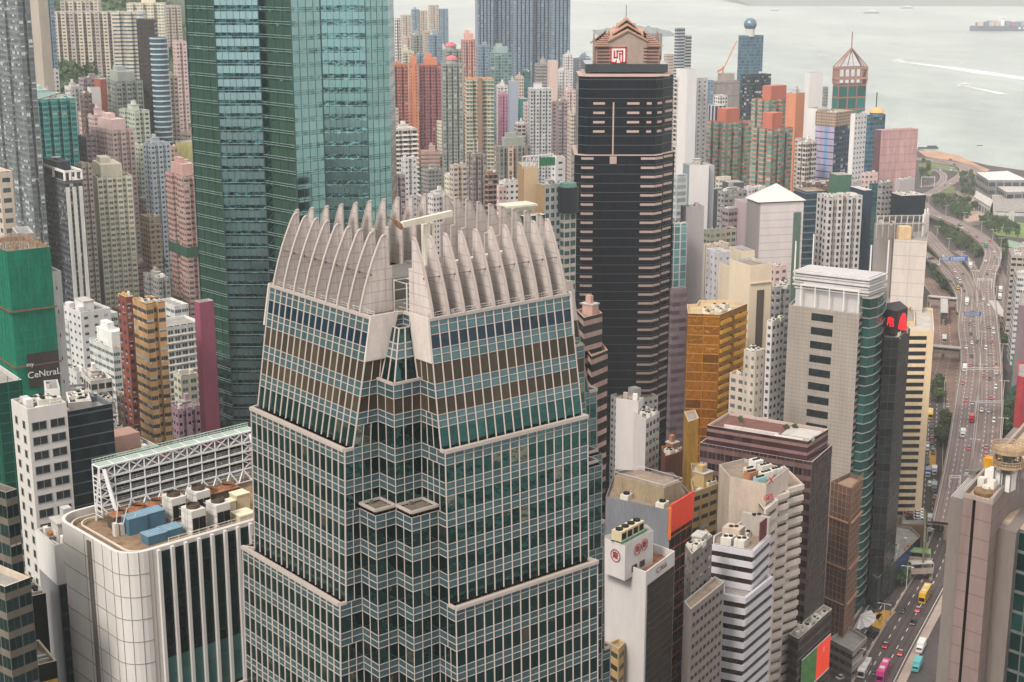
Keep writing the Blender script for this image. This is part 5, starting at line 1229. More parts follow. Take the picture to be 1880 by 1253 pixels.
BS = B('blank beige slab building with a roof sign frame', 951, 962, 988, 306, 650, 10, f_plaint, kit='', wl=None, name='office_building', bmat=plain('tan_dark', c(168, 140, 104), .8), blank=(3,))
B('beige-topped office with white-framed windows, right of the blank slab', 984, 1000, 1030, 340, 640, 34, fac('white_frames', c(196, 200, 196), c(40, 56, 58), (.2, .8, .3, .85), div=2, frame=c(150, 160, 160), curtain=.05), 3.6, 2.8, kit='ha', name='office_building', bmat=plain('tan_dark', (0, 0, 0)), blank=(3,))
m = MB(); C_, dr_, z_ = BS['C'], BS['dr'], BS['z']
for k in range(9):
    p = C_ + dr_ * (k * 1.7 - .5); m.bar((*p, z_ - 1), (*p, z_ + 4.2 + k * .1), .25)
    if k < 8: m.bar((*p, z_), (*(p + dr_ * 1.7), z_ + 4), .2)
m.bar((*(C_ - dr_ * .5), z_ + 4.3), (*(C_ + dr_ * 13.2), z_ + 5.2), .5); m.build('sign_frame', WHT, BS['root'])
p = C_ + dr_ * 10.2 - BS['dl'] * .3; MB().box(p.x, p.y, z_ + .2, 7, .3, 3.6, BS['rot']).build('green_sign', plain('green_sign', c(60, 130, 90), .5, var=.6, scale=3), BS['root'])
ON = B('pale stone office with heavy stepped cornice, just behind the fins', 922, 934, 976, 380, 470, 30, fac('stone_cornice', c(206, 200, 180), c(120, 116, 100), (.1, .9, .35, .5), curtain=0, joint=.04), 3.2, 3.4, kit='h', name='office_building')
m = MB(); q = [ON['C'], ON['C'] + ON['dr'] * ON['wr'], ON['C'] + ON['dr'] * ON['wr'] + ON['dl'] * ON['wl'], ON['C'] + ON['dl'] * ON['wl']]
for k, e in enumerate((1.4, 1.0, .6)):
    r_ = inset([tuple(p) for p in q], -e); m.prism(r_, ON['z'] - .3 - k * .7, ON['z'] + .35 - k * .7, 0, 0, bottom=True)
m.build('cornice', plain('cornice_stone', c(216, 210, 190), .8), ON['root'])
B('teal glass office with white roof edge behind the fins', 955, 964, 1001, 398, 440, 32, fac('teal_office', c(40, 70, 74), c(26, 58, 62), (.04, .96, .1, .95), curtain=.03), 3.6, 3, kit='', name='office_building', cap=WHT)
CT2 = B('office tower with black drum top and bay windows beside the emblem tower', 1028, 1036, 1058, 386, 560, 34, fac('bay_office', c(206, 196, 186), c(54, 84, 84), (.1, .9, .2, .8), curtain=.05), 3.4, 3.4, kit='', name='office_building')
p = CT2['C'] + CT2['dr'] * (CT2['wr'] * .5) + CT2['dl'] * (CT2['wl'] * .5); MB().cyl(p.x, p.y, CT2['z'] - 1.2, CT2['z'] + 8.5, 3.9, 4.0, 24).build('black_drum', plain('drum_black', c(44, 48, 54), .5, var=.1), CT2['root'])
MB().cyl(p.x, p.y, CT2['z'] + 8.5, CT2['z'] + 10, 3.2, 3.0, 16).build('drum_plant', plain('drum_green', c(120, 160, 146), .7, var=.4, scale=2), CT2['root'])
B('white office stub right of the beige sign slab', 1012, 1020, 1038, 290, 760, 26, f_whit2, 3.2, 4, kit='ta'); B('teal-roofed grey block behind the black drum tower', 1018, 1026, 1058, 338, 720, 26, f_tealc, 3.4, 3, kit='t')

# ================================================================ right of the emblem tower
B('white tower with deep balcony columns beside the emblem tower', 1238, 1244, 1263, 143, 1010, 30, f_balc, 3, 2.6, 1, 0, 1.5, kit='h')
B('blank white tower shaft with chamfered top', 1258, 1262, 1280, 128, 1000, 25, f_plainw, kit='', wl=14)
B('white and brown tower with one column of dark windows', 1274, 1280, 1300, 144, 1015, 40, fac('white_onecol', c(214, 210, 210), c(50, 52, 56), (.35, .6, .3, .65), curtain=0), 3, 4.5, bmat=plain('brown_flank', c(150, 120, 112), .8), kit='h')
B('dark balcony-striped tower rising over the white ones', 1239, 1244, 1258, 52, 1500, 30, fac('dk_balc', c(176, 186, 190), c(60, 76, 90), (0, 1, .35, 1), curtain=0), 3, 3, ledge=(.6, .35), kit='h')
B('lower right half of the dark balcony-striped tower', 1254, 1258, 1270, 66, 1505, 30, fac('dk_balc', (0, 0, 0)), 3, 3, ledge=(.6, .35), kit='')
B('small rounded beige tower behind the emblem pyramid', 1219, 1224, 1240, 100, 1600, 25, f_beige, 3, 3, kit='h'); B('mauve hazy block beside the emblem pyramid', 1186, 1192, 1216, 62, 2300, 20, f_mauve, 3, 4, kit='', wl=14)
SP = B('blue tower topped by a great sphere', 1356, 1364, 1402, 66, 1500, 22, fac('sphere_tower', c(110, 136, 148), c(66, 98, 116), (.05, .95, .1, .9), curtain=0), 3.2, 2.6, kit='')
p = SP['C'] + SP['dr'] * (SP['wr'] * .42) + SP['dl'] * (SP['wl'] * .4); zs_ = P(1377, 45, D=p.y).z
MB().cyl(p.x, p.y, SP['z'] - 1, zs_ - 4, 4.6, n=18).build('sphere_stand', plain('stand_white', c(206, 204, 200), .6), SP['root'])
m = MB(); r_ = 6.3
for i in range(12):
    t0, t1 = -math.pi / 2 + i * math.pi / 12, -math.pi / 2 + (i + 1) * math.pi / 12; m.cyl(p.x, p.y, zs_ + r_ * math.sin(t0), zs_ + r_ * math.sin(t1), max(.01, r_ * math.cos(t0)), max(.01, r_ * math.cos(t1)), 28, cap=False)
m.build('roof_sphere', plain('sphere_blue', c(110, 130, 146), .35, .3, var=.15), SP['root'])
q0 = SP['C'] + SP['dr'] * (SP['wr'] * .22) - SP['dl'] * .4
for u_, w_, h_ in ((.62, 9, .62), (.9, 5, .72)):
    q = SP['C'] + SP['dr'] * (SP['wr'] * u_) - SP['dl'] * .4; MB().box(q.x, q.y, 8, w_ * .6, 1, (SP['z'] - 8) * h_ + 10, SP['rot']).build('white_bay', f_plainw, SP['root'])
CC = B('raw concrete building under construction with an orange crane', 1303, 1310, 1358, 150, 1460, 16, fac('raw_conc', c(158, 148, 144), c(110, 104, 102), (0, 1, .86, .95), curtain=0), 12, 6, kit='', roof=ROOFG)
p = CC['C'] + CC['dr'] * (CC['wr'] * .6) + CC['dl'] * 8; MB().box(p.x, p.y, CC['z'] - 1, CC['wr'] * .5, 9, 8, CC['rot']).build('core_wall', plain('core_conc', c(166, 154, 148), .9), CC['root'])
m = MB(); m.bar((p.x - 4, p.y - 5, CC['z'] + 6), (p.x - 4, p.y - 5, CC['z'] + 14), 1.4); m.bar((p.x - 4, p.y - 5, CC['z'] + 10), (p.x + 9, p.y - 3, CC['z'] + 38), 1.0); m.bar((p.x - 4, p.y - 5, CC['z'] + 12), (p.x - 9, p.y - 6, CC['z'] + 9), 1.8)
tag(m.build('tower_crane', plain('crane_orange', c(206, 140, 96), .6)), 'orange luffing crane leaning over the raw concrete building', 'crane')
B('slim blue-windowed edge tower left of the concrete building', 1294, 1299, 1310, 148, 1440, 25, f_bluet, 3, 3, kit='')
B('grey twin-shaft block in front of the concrete building', 1310, 1322, 1336, 176, 1300, 25, f_vstrip, 3, 3, kit='')
B('white and dark block beside the first red-green tower', 1300, 1312, 1334, 195, 1200, 25, fac('wb_cols', c(210, 206, 204), c(54, 68, 82), (.2, .8, .0, 1), curtain=0), 3, 4, kit='')
B('dark topped apartment tower below the sphere', 1360, 1372, 1416, 138, 1250, 28, f_dkapt, 3, 2.8, 2, 1, 2, kit='', cap=plain('slate_cap', c(60, 76, 84), .6))
def redtower(lb, a, b, cc_, t_, D_, ang, bl, bt):
    bd = B(lb, a, b, cc_, t_, D_, ang, f_redgr, 3.1, 2.6, 2, 2, 2.4, kit='', cap=plain('red_cap', c(186, 108, 92), .8))
    z2 = P(b, bt, D=D_).z; pp = bd['C'] + bd['dr'] * (bd['wr'] * .42) + bd['dl'] * (bd['wl'] * .45)
    MB().box(pp.x, pp.y, bd['z'] - 2, bd['wr'] * .5, bd['wl'] * .5, max(5, z2 - bd['z'] + 2), bd['rot']).build('red_lift_house', plain('red_block', c(190, 112, 94), .8, var=.12), bd['root'])
redtower('red and green tower with box top, nearest the white towers', 1298, 1332, 1380, 226, 1040, 38, 0, 202)
redtower('red and green tower with wide coral floor bands, front one of the three', 1382, 1418, 1456, 238, 1000, 42, 0, 210)
redtower('red and green tower rising behind the other two', 1380, 1412, 1468, 184, 1160, 38, 0, 160)
B('orange-brown slab tower behind the red-green group', 1444, 1462, 1478, 172, 1130, 45, plain('orange_slab', c(206, 136, 104), .8, var=.1), kit='hm')
B('white tower with faint painted scribble on its wall', 1478, 1487, 1512, 134, 1330, 26, f_plainw, kit='', bmat=f_beige)
B('beige tower with window column before the scribbled white one', 1460, 1470, 1492, 255, 1060, 30, f_beige, 3, 2.6, 1, 0)
B('cream zigzag balcony block at the foot of the scribbled tower', 1466, 1480, 1500, 262, 980, 38, f_balc, 3.1, 2.6, 1, 1, 1.5)
B('grey small tower behind the scribbled white one', 1508, 1514, 1521, 160, 1500, 26, f_grey, 3, 3, kit='')
HT = B('hotel with lilac and blue striped side and blue window side', 1499, 1534, 1567, 208, 1000, 46, f_hotelR, 3.7, 3.0, kit='a', cap=plain('hotel_cap', c(186, 168, 150), .8), name='hotel', cat='hotel')
_C, _dr, _dl = HT['C'], HT['dr'], HT['dl']
m = MB(); a_, b_ = _C + _dl * HT['wl'] - _dr * .15, _C - _dr * .15; z0_, z1_ = 4, HT['z'] - 9
m.face([(*a_, z0_), (*b_, z0_), (*b_, z1_), (*a_, z1_)], 0, [(0, (z0_ - z1_) / 4.4), (6, (z0_ - z1_) / 4.4), (6, 0), (0, 0)]); m.build('striped_side', f_hotelL, HT['root'])
q = inset([tuple(_C), tuple(_C + _dr * HT['wr']), tuple(_C + _dr * HT['wr'] + _dl * HT['wl']), tuple(_C + _dl * HT['wl'])], -.4)
MB().prism(q, HT['z'] - 9, HT['z'] + .3, 0, None, 2, 2).build('lattice_band', f_lattice, HT['root'])
B('plain white side wall behind the striped hotel', 1494, 1500, 1520, 200, 1015, 46, f_plainw, kit='', wl=8)
PY = B('teal tower topped by an open pyramid frame and spire', 1529, 1540, 1591, 155, 1150, 18, fac('teal_panels', c(176, 120, 106), c(40, 112, 108), (.07, .93, .07, .93), curtain=0), 9, 8.5, kit='', cap=plain('pink_steel', c(168, 132, 124), .7))
m = MB(); pk = plain('pink_steel', (0, 0, 0)); C_, dr_, dl_, wr_, wl_, z_ = (PY[k] for k in ('C', 'dr', 'dl', 'wr', 'wl', 'z')); zt_ = P(1562, 123, D=1155).z
cs = [C_, C_ + dr_ * wr_, C_ + dr_ * wr_ + dl_ * wl_, C_ + dl_ * wl_]; cen = (cs[0] + cs[2]) / 2
for i in range(4):
    a_, b_ = cs[i], cs[(i + 1) % 4]
    for t_ in (0, .2, .4, .6, .8): p = a_.lerp(b_, t_); m.bar((*p, z_), (*p, zt_), 1.0)
    for zz in (z_ + 4, zt_ - 1): m.bar((*a_, zz), (*b_, zz), 1.6)
    m.bar((*a_, zt_), (*cen, zt_ + 14), .9); m.bar((*a_.lerp(b_, .5), zt_), (*cen, zt_ + 14), .5)
m.bar((*cen, zt_ + 10), (*cen, zt_ + 26), .8); m.build('pyramid_frame', pk, PY['root'])
B('white block between the hotel and blue gold-domed tower', 1562, 1570, 1592, 210, 960, 40, f_whit2, 3.2, 3, kit='ht', bmat=f_plainw, blank=(3,))
GB = B('blue glass tower with small gold dome and orange strip', 1591, 1598, 1626, 212, 1090, 30, fac('blue_tower2', c(90, 122, 136), c(50, 88, 106), (.05, .95, .1, .75), curtain=.05), 3.4, 3, kit='')
dome(GB, .5, 5.0, c(224, 170, 110), 'gold_dome', 1.5); p = GB['C'] + GB['dr'] * (GB['wr'] * .45) + GB['dl'] * (GB['wl'] * .4); MB().bar((*p, GB['z'] + 4), (*p, GB['z'] + 16), .6).build('spire', DARK, GB['root'])
p = GB['C'] + GB['dr'] * (GB['wr'] * .62) - GB['dl'] * .4; MB().box(p.x, p.y, 4, 3, .8, GB['z'] - 16, GB['rot']).build('orange_strip', plain('orange_strip', c(200, 120, 66), .7), GB['root'])
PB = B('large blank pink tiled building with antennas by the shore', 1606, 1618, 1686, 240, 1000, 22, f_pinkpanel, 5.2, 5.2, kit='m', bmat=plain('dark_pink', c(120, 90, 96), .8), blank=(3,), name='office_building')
B('small grey block before the pink tiled building', 1644, 1652, 1680, 330, 850, 25, f_plaing, kit='ta'); BBK = B('low building with big black blank billboard screen', 1652, 1656, 1700, 360, 800, 14, plain('black_screen', c(34, 46, 54), .5, var=.08), kit='a', wl=12, cap=WHT)
B('salmon tenement behind the black billboard', 1638, 1644, 1656, 372, 820, 25, f_pink, 3, 3)
for l_, a, b, cc_, t_, D_, f_, k_ in (('grey plain block with rooftop clutter below the hotel', 1560, 1566, 1582, 332, 880, f_plaing, 'a'), ('blue glass curved block between grey walls', 1596, 1601, 1616, 338, 870, f_tealc, ''), ('grey tenement right of the blue glass block', 1612, 1620, 1640, 336, 860, f_grey, 'hta'), ('pinkish tenement behind the blue block', 1582, 1588, 1612, 318, 930, f_pink, 'ht'), ('tan flat roofed block with clutter, foot of the hotel', 1474, 1482, 1536, 336, 880, f_brown, 'aat')):
    B(l_, a, b, cc_, t_, D_, 24, f_, 3.2, 3, kit=k_)
B('brown and blue glass office left of the striped white-black tower', 1474, 1480, 1516, 352, 800, 16, fac('dark_blue_rows', c(56, 76, 88), c(36, 54, 66), (0, 1, .3, .9), curtain=0, band=c(110, 130, 140), bandw=(.0, .12)), 3.6, 3, kit='', wl=14, cap=plain('tan_top', c(176, 150, 130), .8))
B('green boxed rooftop storey above the white-black tower', 1535, 1538, 1564, 322, 800, 14, plain('green_box', c(74, 110, 92), .7), kit='', wl=10)
B('white tower with two dark window columns', 1512, 1520, 1584, 362, 720, 14, fac('wb_tower', c(216, 210, 206), c(34, 36, 38), (.3, .7, .25, .8), curtain=0), 3.2, 3.1, 3, 1, 2, kit='ta', roof=ROOFE, wl=12)
B('navy blank slab next to the white dark-columned tower', 1583, 1586, 1602, 350, 735, 16, plain('navy_slab', c(46, 62, 78), .5, var=.06), kit='', wl=14, cap=WHT)
PR_ = B('cream tower with a white pyramid roof', 1387, 1394, 1476, 374, 700, 15, fac('cream_lines', c(218, 208, 204), win=(.5, .5, .5, .5), curtain=0, joint=.05, wob=0, dirt=.1), 3.6, 40, kit='', wl=14, name='office_building')
q = inset([tuple(PR_['C']), tuple(PR_['C'] + PR_['dr'] * PR_['wr']), tuple(PR_['C'] + PR_['dr'] * PR_['wr'] + PR_['dl'] * PR_['wl']), tuple(PR_['C'] + PR_['dl'] * PR_['wl'])], -.9); m = MB(); cen = sum((Vector(p) for p in q), Vector((0, 0))) / 4
for i in range(4): m.face([(*q[i], PR_['z'] + .6), (*q[(i + 1) % 4], PR_['z'] + .6), (*cen, PR_['z'] + 8.2)])
m.build('pyramid_roof', plain('pyramid_white', c(214, 206, 198), .6, var=.05), PR_['root'])
p = PR_['C'] + PR_['dr'] * (PR_['wr'] * .86) - PR_['dl'] * .25; MB().box(p.x, p.y, 4, 3.6, .6, PR_['z'] - 9, PR_['rot']).build('green_strip', plain('green_strip', c(96, 118, 108), .5), PR_['root'])
B('mauve office with horizontal louvred windows', 1326, 1338, 1368, 384, 780, 30, fac('mauve_rows', c(168, 152, 156), c(72, 78, 80), (.04, .96, .3, .75), div=2, curtain=.1), 3.5, 4, kit='ta', name='office_building')
B('blank mauve wall tower joined to the louvred office', 1366, 1369, 1390, 372, 775, 20, f_plainm, kit='', wl=12)
B('pale terraced block with plants behind the mauve office', 1318, 1330, 1372, 352, 860, 26, f_grey, 3.1, 3, kit='hta')
B('slate boxed rooftop on the terraced block', 1334, 1338, 1366, 336, 880, 14, f_dgrey, kit='', wl=10); B('off-white apartments with small square windows behind the mauve wall', 1362, 1374, 1406, 345, 900, 30, f_whit2, 3, 2.6, 1, 1, kit='ht')
B('pale yellow small building behind the slate box', 1314, 1320, 1342, 326, 960, 25, f_cream, 3.2, 3, kit=''); B('grey shaded wall block behind the tall white slab', 1298, 1306, 1332, 348, 900, 26, f_dgrey, kit='')
B('tall blank white slab with grey-blue edges', 1254, 1266, 1302, 304, 800, 14, f_plainw, kit='ha', bmat=fac('edge_teal', c(140, 156, 160), c(110, 134, 140), (.1, .9, .1, .9), curtain=0), blank=(3,))
B('grey edge wing of the tall white slab', 1300, 1303, 1312, 304, 806, 20, plain('edge_grey', c(176, 178, 184), .8), kit='', wl=12)
B('hazy white building with curved louvre wall beside the emblem tower', 1236, 1242, 1262, 322, 760, 26, fac('louvre_white', c(206, 208, 208), c(140, 146, 148), (.1, .9, .2, .8), curtain=0), 3.4, 5, kit='ht')
B('plain grey-pink shaft in front of the white slab', 1250, 1260, 1293, 380, 660, 22, f_plaing, kit='t', bmat=f_plaing)
B('white block with teal glazed corner', 1232, 1238, 1262, 412, 648, 22, fac('teal_corner', c(206, 206, 202), c(92, 130, 132), (.1, .9, .05, .95), curtain=0, stripe=(3, 0, c(210, 206, 200))), 3.4, 3, kit='a')
B('grey glass tower shading to magenta, hard by the emblem tower', 1230, 1236, 1262, 532, 570, 26, fac('magenta_rows', c(132, 112, 120), c(88, 76, 84), (0, 1, .3, .8), curtain=0, rough=.3), 3.4, 3, kit='h', name='office_building')
B('cream tower with orange stripe and grey panel', 1292, 1300, 1338, 450, 640, 30, fac('cream_orange', c(222, 208, 184), c(150, 130, 120), (.4, .6, .3, .6), stripe=(4, 1, c(200, 150, 96)), curtain=0), 3.2, 3, 1, 1, 1.5, kit='ht')
B('small white tower with a column of square windows', 1315, 1319, 1343, 464, 620, 24, fac('white_col', c(212, 208, 210), c(130, 124, 124), (.3, .6, .3, .65), curtain=0), 3.2, 3.6, kit='', wl=10)
B('stepped cream roofs with blue-white awning behind the cream tower', 1292, 1304, 1352, 424, 720, 30, f_cream, 3.2, 3, kit='haa')
B('cream building with notched top and dark slit', 1338, 1342, 1362, 490, 610, 20, f_plainc, kit='', wl=12); B('cream shaft standing behind the notched one', 1358, 1361, 1386, 462, 630, 18, f_plainc, kit='', wl=12)
CS = B('tall cream tower with a recessed dark glass shaft', 1368, 1378, 1418, 488, 560, 26, f_plainc, kit='', wl=14, name='office_building', roof=ROOFT)
p = CS['C'] + CS['dr'] * (CS['wr'] * .5) - CS['dl'] * .12; MB().box(p.x, p.y, 20, 3.1, .4, CS['z'] - 30, CS['rot']).build('glass_shaft', fac('shaft_glass', c(96, 84, 76), c(80, 76, 72), (.02, .98, .1, .95), curtain=0), CS['root'])
m = MB()
for zz in (CS['z'] - 7, CS['z'] - 34): m.bar((*(CS['C'] - CS['dl'] * .3), zz), (*(CS['C'] + CS['dr'] * CS['wr'] - CS['dl'] * .3), zz), .5)
m.build('cornice', f_plainc, CS['root'])
B('pinkish cream tenement with rooftop shed behind the cream tower', 1414, 1422, 1446, 490, 640, 30, f_pink, 3.1, 3, kit='hta'); B('old brown-cream tenement with many balconies', 1416, 1424, 1452, 528, 600, 34, f_grey, 3.1, 2.8, 1, 0, kit='hta')
B('narrow white walled building leading to the back alley', 1408, 1418, 1440, 590, 540, 48, f_white, 3.1, 3, kit='ta'); B('mauve balcony tenement left of the grey tiled tower', 1430, 1438, 1450, 520, 620, 40, f_mauve, 3.1, 2.6, kit='ta')
B('cream lower block with white rooftop machinery', 1366, 1388, 1404, 646, 500, 48, fac('cream_cols', c(206, 194, 178), c(120, 104, 100), (.3, .7, .3, .7), curtain=.1), 3.1, 2.6, kit='haa'); B('cream rear block with planted terrace', 1340, 1368, 1384, 690, 505, 46, f_beige, 3.1, 3, kit='ha', roof=ROOFE)
B('orange house rows and tiled roofs behind the gold tower', 1340, 1352, 1378, 620, 590, 40, f_cream, 3.1, 3, kit='hta')

# rounded balcony tower and the yellowish wall by the hill
RB_ = thing('apartment_tower', 'slim rounded tower ringed by pale blue balcony bands', 'building', (P(287, 70, D=1000).x, 1006, 60))
zr_ = P(287, 70, D=1000).z; cx_ = P(287, 70, D=1000).x
MB().cyl(cx_, 1006, 40, zr_, 5.4, n=22).build('wall', plain('round_glass', c(74, 96, 108), .2, var=.3, scale=.6), RB_)
m = MB(); z_ = zr_
while z_ > 60: m.cyl(cx_, 1006, z_ - .9, z_, 5.9, n=22); z_ -= 3.4
m.build('balcony_band', plain('balcony_blue', c(186, 204, 214), .6), RB_)
B('long low yellowish wall building below the green hillside', 318, 322, 356, 262, 1000, 10, plain('yellow_wall', c(190, 182, 120), .8, var=.3), kit='', wl=12, name='low_building')
B('pinkish roofs cluster beneath the yellowish wall', 322, 328, 356, 304, 930, 20, f_pink, kit='hta', wl=14)
# ================================================================ near right-hand blocks, plans read from their roof corners
def BP(label, pts, D=None, z=None, mats=None, em=None, fl=3.3, bay=3.0, top=1.0, roof=None, par=1.0, name='office_building', cat='building', zb=None, cap=None, kit=None, group=None, root=None, wall='wall', z0=None):
    if z is None: z = P(*pts[0], D=D).z
    poly = [tuple(P(x, y, z=z).xy) for x, y in pts]
    ar = sum(poly[i][0] * poly[(i + 1) % len(poly)][1] - poly[(i + 1) % len(poly)][0] * poly[i][1] for i in range(len(poly)))
    if ar < 0: print('CW', label)
    cx, cyy = sum(p[0] for p in poly) / len(poly), sum(p[1] for p in poly) / len(poly)
    g0 = ground(cx, cyy) if z0 is None else z0
    new = root is None
    if new: root = thing(name, label, cat, (cx, cyy, g0), group)
    zb = g0 - 1 if zb is None else zb
    m = MB(); n = len(poly); em = em or [0] * n
    for i in range(n):
        a, b = poly[i], poly[(i + 1) % n]; L = math.hypot(b[0] - a[0], b[1] - a[1]); k = max(1, round(L / bay)); u0 = i * 40 + 3
        v0, v1 = (zb - z + top) / fl, top / fl
        m.face([(*a, zb), (*b, zb), (*b, z), (*a, z)], em[i], [(u0, v0), (u0 + k, v0), (u0 + k, v1), (u0, v1)])
    inn = inset(poly, .3); ci = len(mats)
    for i in range(n):
        j = (i + 1) % n
        m.face([(*poly[i], z), (*poly[j], z), (*inn[j], z), (*inn[i], z)], ci); m.face([(*inn[i], z), (*inn[j], z), (*inn[j], z - par), (*inn[i], z - par)], ci)
    m.build(wall, mats + [cap or CONC], root)
    MB().face([(*p, z - par) for p in inn]).build('roof', roof or ROOFG, root)
    d = dict(root=root, poly=[Vector(p) for p in poly], z=z, zl=zb, capm=cap or CONC)
    if kit:
        C_ = d['poly'][0]; e_ = (d['poly'][1] - C_); f_ = (d['poly'][-1] - C_)
        roof_kit(root, C_, e_.normalized(), f_.normalized(), e_.length, f_.length, z - par, kit, d['capm'], int(pts[0][0]))
    return d
def ring_bands(d, edges, z_top, pitch, h, n, mat, proud=.15, name='window_band', t=(0.01, .99)):
    k = 0
    for i in range(n):
        z = z_top - i * pitch
        if z < d['zl'] + 3: break
        for e in edges:
            a, b = d['poly'][e], d['poly'][(e + 1) % len(d['poly'])]; tt = (b - a).normalized(); nn = Vector((tt.y, -tt.x)) * proud * .5
            p, q = a.lerp(b, t[0]) + nn, a.lerp(b, t[1]) + nn
            MB().bar((*p, z), (*q, z), proud, 0, h).build(name, mat, d['root'])
# gold tower
GO = BP('gold mirrored tower with wavy window edge', [(1322, 578), (1372, 558), (1337, 551), (1284, 551), (1280, 558), (1261, 559), (1263, 576)], D=520, mats=[f_gold, fac('gold_balc', c(196, 140, 48), c(70, 48, 20), (.1, .42, .3, .68), curtain=0, metal=.3, wmetal=.75, rough=.2, wrough=.3, wob=.5)], em=[1, 0, 0, 0, 0, 0, 0], fl=3.45, bay=6.8, roof=plain('gold_roof', c(196, 172, 130), .9, var=.3, scale=.5), cap=plain('gold_cap', c(206, 180, 150), .7), kit='ap')
GOLDB = plain('gold_band_metal', c(232, 172, 62), .35, .25, var=.3, scale=.5)
ring_bands(GO, [0], GO['z'] - 3.3, 3.45, 1.3, 28, GOLDB, .5, 'gold_sill', (.03, .40)); ring_bands(GO, [0], GO['z'] - 3.3, 3.45, 1.3, 28, GOLDB, .5, 'gold_sill', (.55, .99))
p = GO['poly'][6].lerp(GO['poly'][0], .5)
BP('low gold-painted stepped block beside the gold tower', [(1264, 775), (1283, 768), (1276, 752), (1256, 756)], D=490, mats=[plain('gold_paint', c(196, 146, 54), .6, .3, var=.4, scale=.4)], cap=plain('gold_cap', (0, 0, 0)), kit='h')
BP('ochre low block with grey windows', [(1272, 905), (1318, 888), (1312, 868), (1268, 880)], D=430, mats=[f_ind], fl=3.4, bay=4, cap=plain('ochre_cap', c(196, 166, 116), .8), kit='ha', roof=ROOFT)
BP('ochre roof house behind the low ochre block', [(1270, 862), (1320, 870), (1322, 852), (1268, 850)], D=455, mats=[plain('ochre_wall', c(186, 150, 96), .8)], cap=plain('ochre_cap', (0, 0, 0)), roof=ROOFT, kit='p')
BP('white narrow building with blank wall, before the emblem tower', [(1172, 737), (1182, 730), (1144, 726), (1131, 731)], D=470, mats=[plain('blank_pale', c(206, 198, 194), .8, var=.08)], roof=ROOFT, kit='t', cap=CONC)
BP('white tenement with window columns and rooftop coolers', [(1186, 771), (1211, 757), (1192, 748), (1164, 757)], D=462, mats=[fac('tenement_w', c(206, 200, 192), c(50, 54, 54), (.15, .85, .3, .8), div=2, ac=.7, curtain=.2), plain('blank_pale', (0, 0, 0))], em=[0, 0, 0, 1], fl=3.1, bay=2.6, kit='aa', roof=ROOFG)
BP('rusty red shed roofs between the tenement and gold block', [(1222, 838), (1254, 828), (1244, 812), (1214, 820)], D=455, mats=[plain('rust_wall', c(120, 72, 58), .9, var=.35, scale=.4)], cap=RUST, roof=RUST, kit='ha')
# dark chevron-banded building
f_chev = fac('chevron_bands', c(176, 146, 136), c(26, 24, 24), (0, 1, .0, .6), curtain=0, rough=.15)
BP('dark tower with pinkish chevron bands, half hidden by the fins tower', [(1072, 584), (1106, 575), (1090, 561), (1058, 569)], D=400, mats=[f_chev], fl=3.6, bay=3, cap=plain('chev_cap', c(186, 150, 136), .8), kit='h', roof=ROOFT)
BP('lower shoulder of the pinkish chevron-banded tower', [(1086, 655), (1116, 643), (1104, 628), (1072, 636)], D=396, mats=[f_chev], fl=3.6, bay=3, cap=plain('chev_cap', (0, 0, 0)), roof=ROOFT)
# grey tiled office with curved glass bow
f_tile = fac('grey_tiles', c(168, 158, 148), win=(.5, .5, .5, .5), curtain=0, joint=.07, wob=0, dirt=.15)
GT = BP('grey tiled office tower with curved glass bow and white crown', [(1578, 577), (1588, 571), (1583, 545), (1470, 538), (1448, 560)], D=520, mats=[f_tile], fl=1.45, bay=1.45, cap=CONC, roof=ROOFL)
a_, b_ = GT['poly'][4], GT['poly'][0]; tt = (b_ - a_).normalized(); nn = Vector((tt.y, -tt.x))
ring_bands(GT, [4], GT['z'] - 3.2, 5.2, 2.7, 22, GLD, .1, 'window_band', (.335, .64))
ring_bands(GT, [0], GT['z'] - 2.5, 2.6, 1.3, 44, GLD, .1, 'window_band', (.02, .98))
bow = [(1584, 548), (1598, 550), (1612, 547), (1622, 541), (1628, 532), (1629, 520), (1575, 514), (1560, 528)]
zbow = P(1584, 548, D=523).z; poly = [tuple(P(x, y, z=zbow).xy) for x, y in bow]
gb_ = fac('bow_glass', c(120, 124, 120), c(30, 66, 62), (.0, 1, .1, 1), curtain=0, gvar=1.1, rough=.07, wob=.5)
MB().prism(poly, 3, zbow, 0, 1, 3, 3.6).build('curved_glass_bow', [gb_, ROOFG], GT['root'])
m = MB(); ro = inset(poly, -.25); k = 1
while zbow - k * 3.6 > 8:
    m.prism(ro, zbow - k * 3.6, zbow - k * 3.6 + .28, 0, 0, bottom=True); k += 1
m.build('bow_fin', plain('bow_fin', c(150, 152, 146), .5), GT['root'])
for k in range(6):
    zz = zbow + .3 + k * 1.15; rr_ = [tuple(P(x, y, z=zbow + 8).xy) for x, y in ((1598, 507), (1630, 495), (1484, 480), (1456, 491))]
    MB().prism(inset(rr_, .6 - (k % 2) * .6), zz, zz + .55, 0, 0, bottom=True).build('crown_louvre', plain('crown_white', c(206, 202, 200), .6), GT['root'])
rr_i = inset(rr_, 1.0)
MB().prism(rr_i, GT['z'] - 1, zbow + 7, 0, 0).build('crown_wall', plain('crown_wall', c(190, 186, 184), .7, var=.1), GT['root'])
m = MB(); a_, b_ = GT['poly'][4].lerp(GT['poly'][0], .12) , GT['poly'][4].lerp(GT['poly'][0], .93)
for k in range(5): p = a_.lerp(b_, k / 4) - nn * 3.0; m.bar((*p, GT['z'] - 1), (*(p + nn * .0), GT['z'] + 7.5), .4)
m.bar((*(a_ - nn * 3), GT['z'] + 7.5), (*(b_ - nn * 3), GT['z'] + 7.5), .5); m.bar((*(a_ - nn * 5.4), GT['z'] + 7.5), (*(b_ - nn * 5.4), GT['z'] + 7.5), .3); m.build('pergola_frame', WHT, GT['root'])
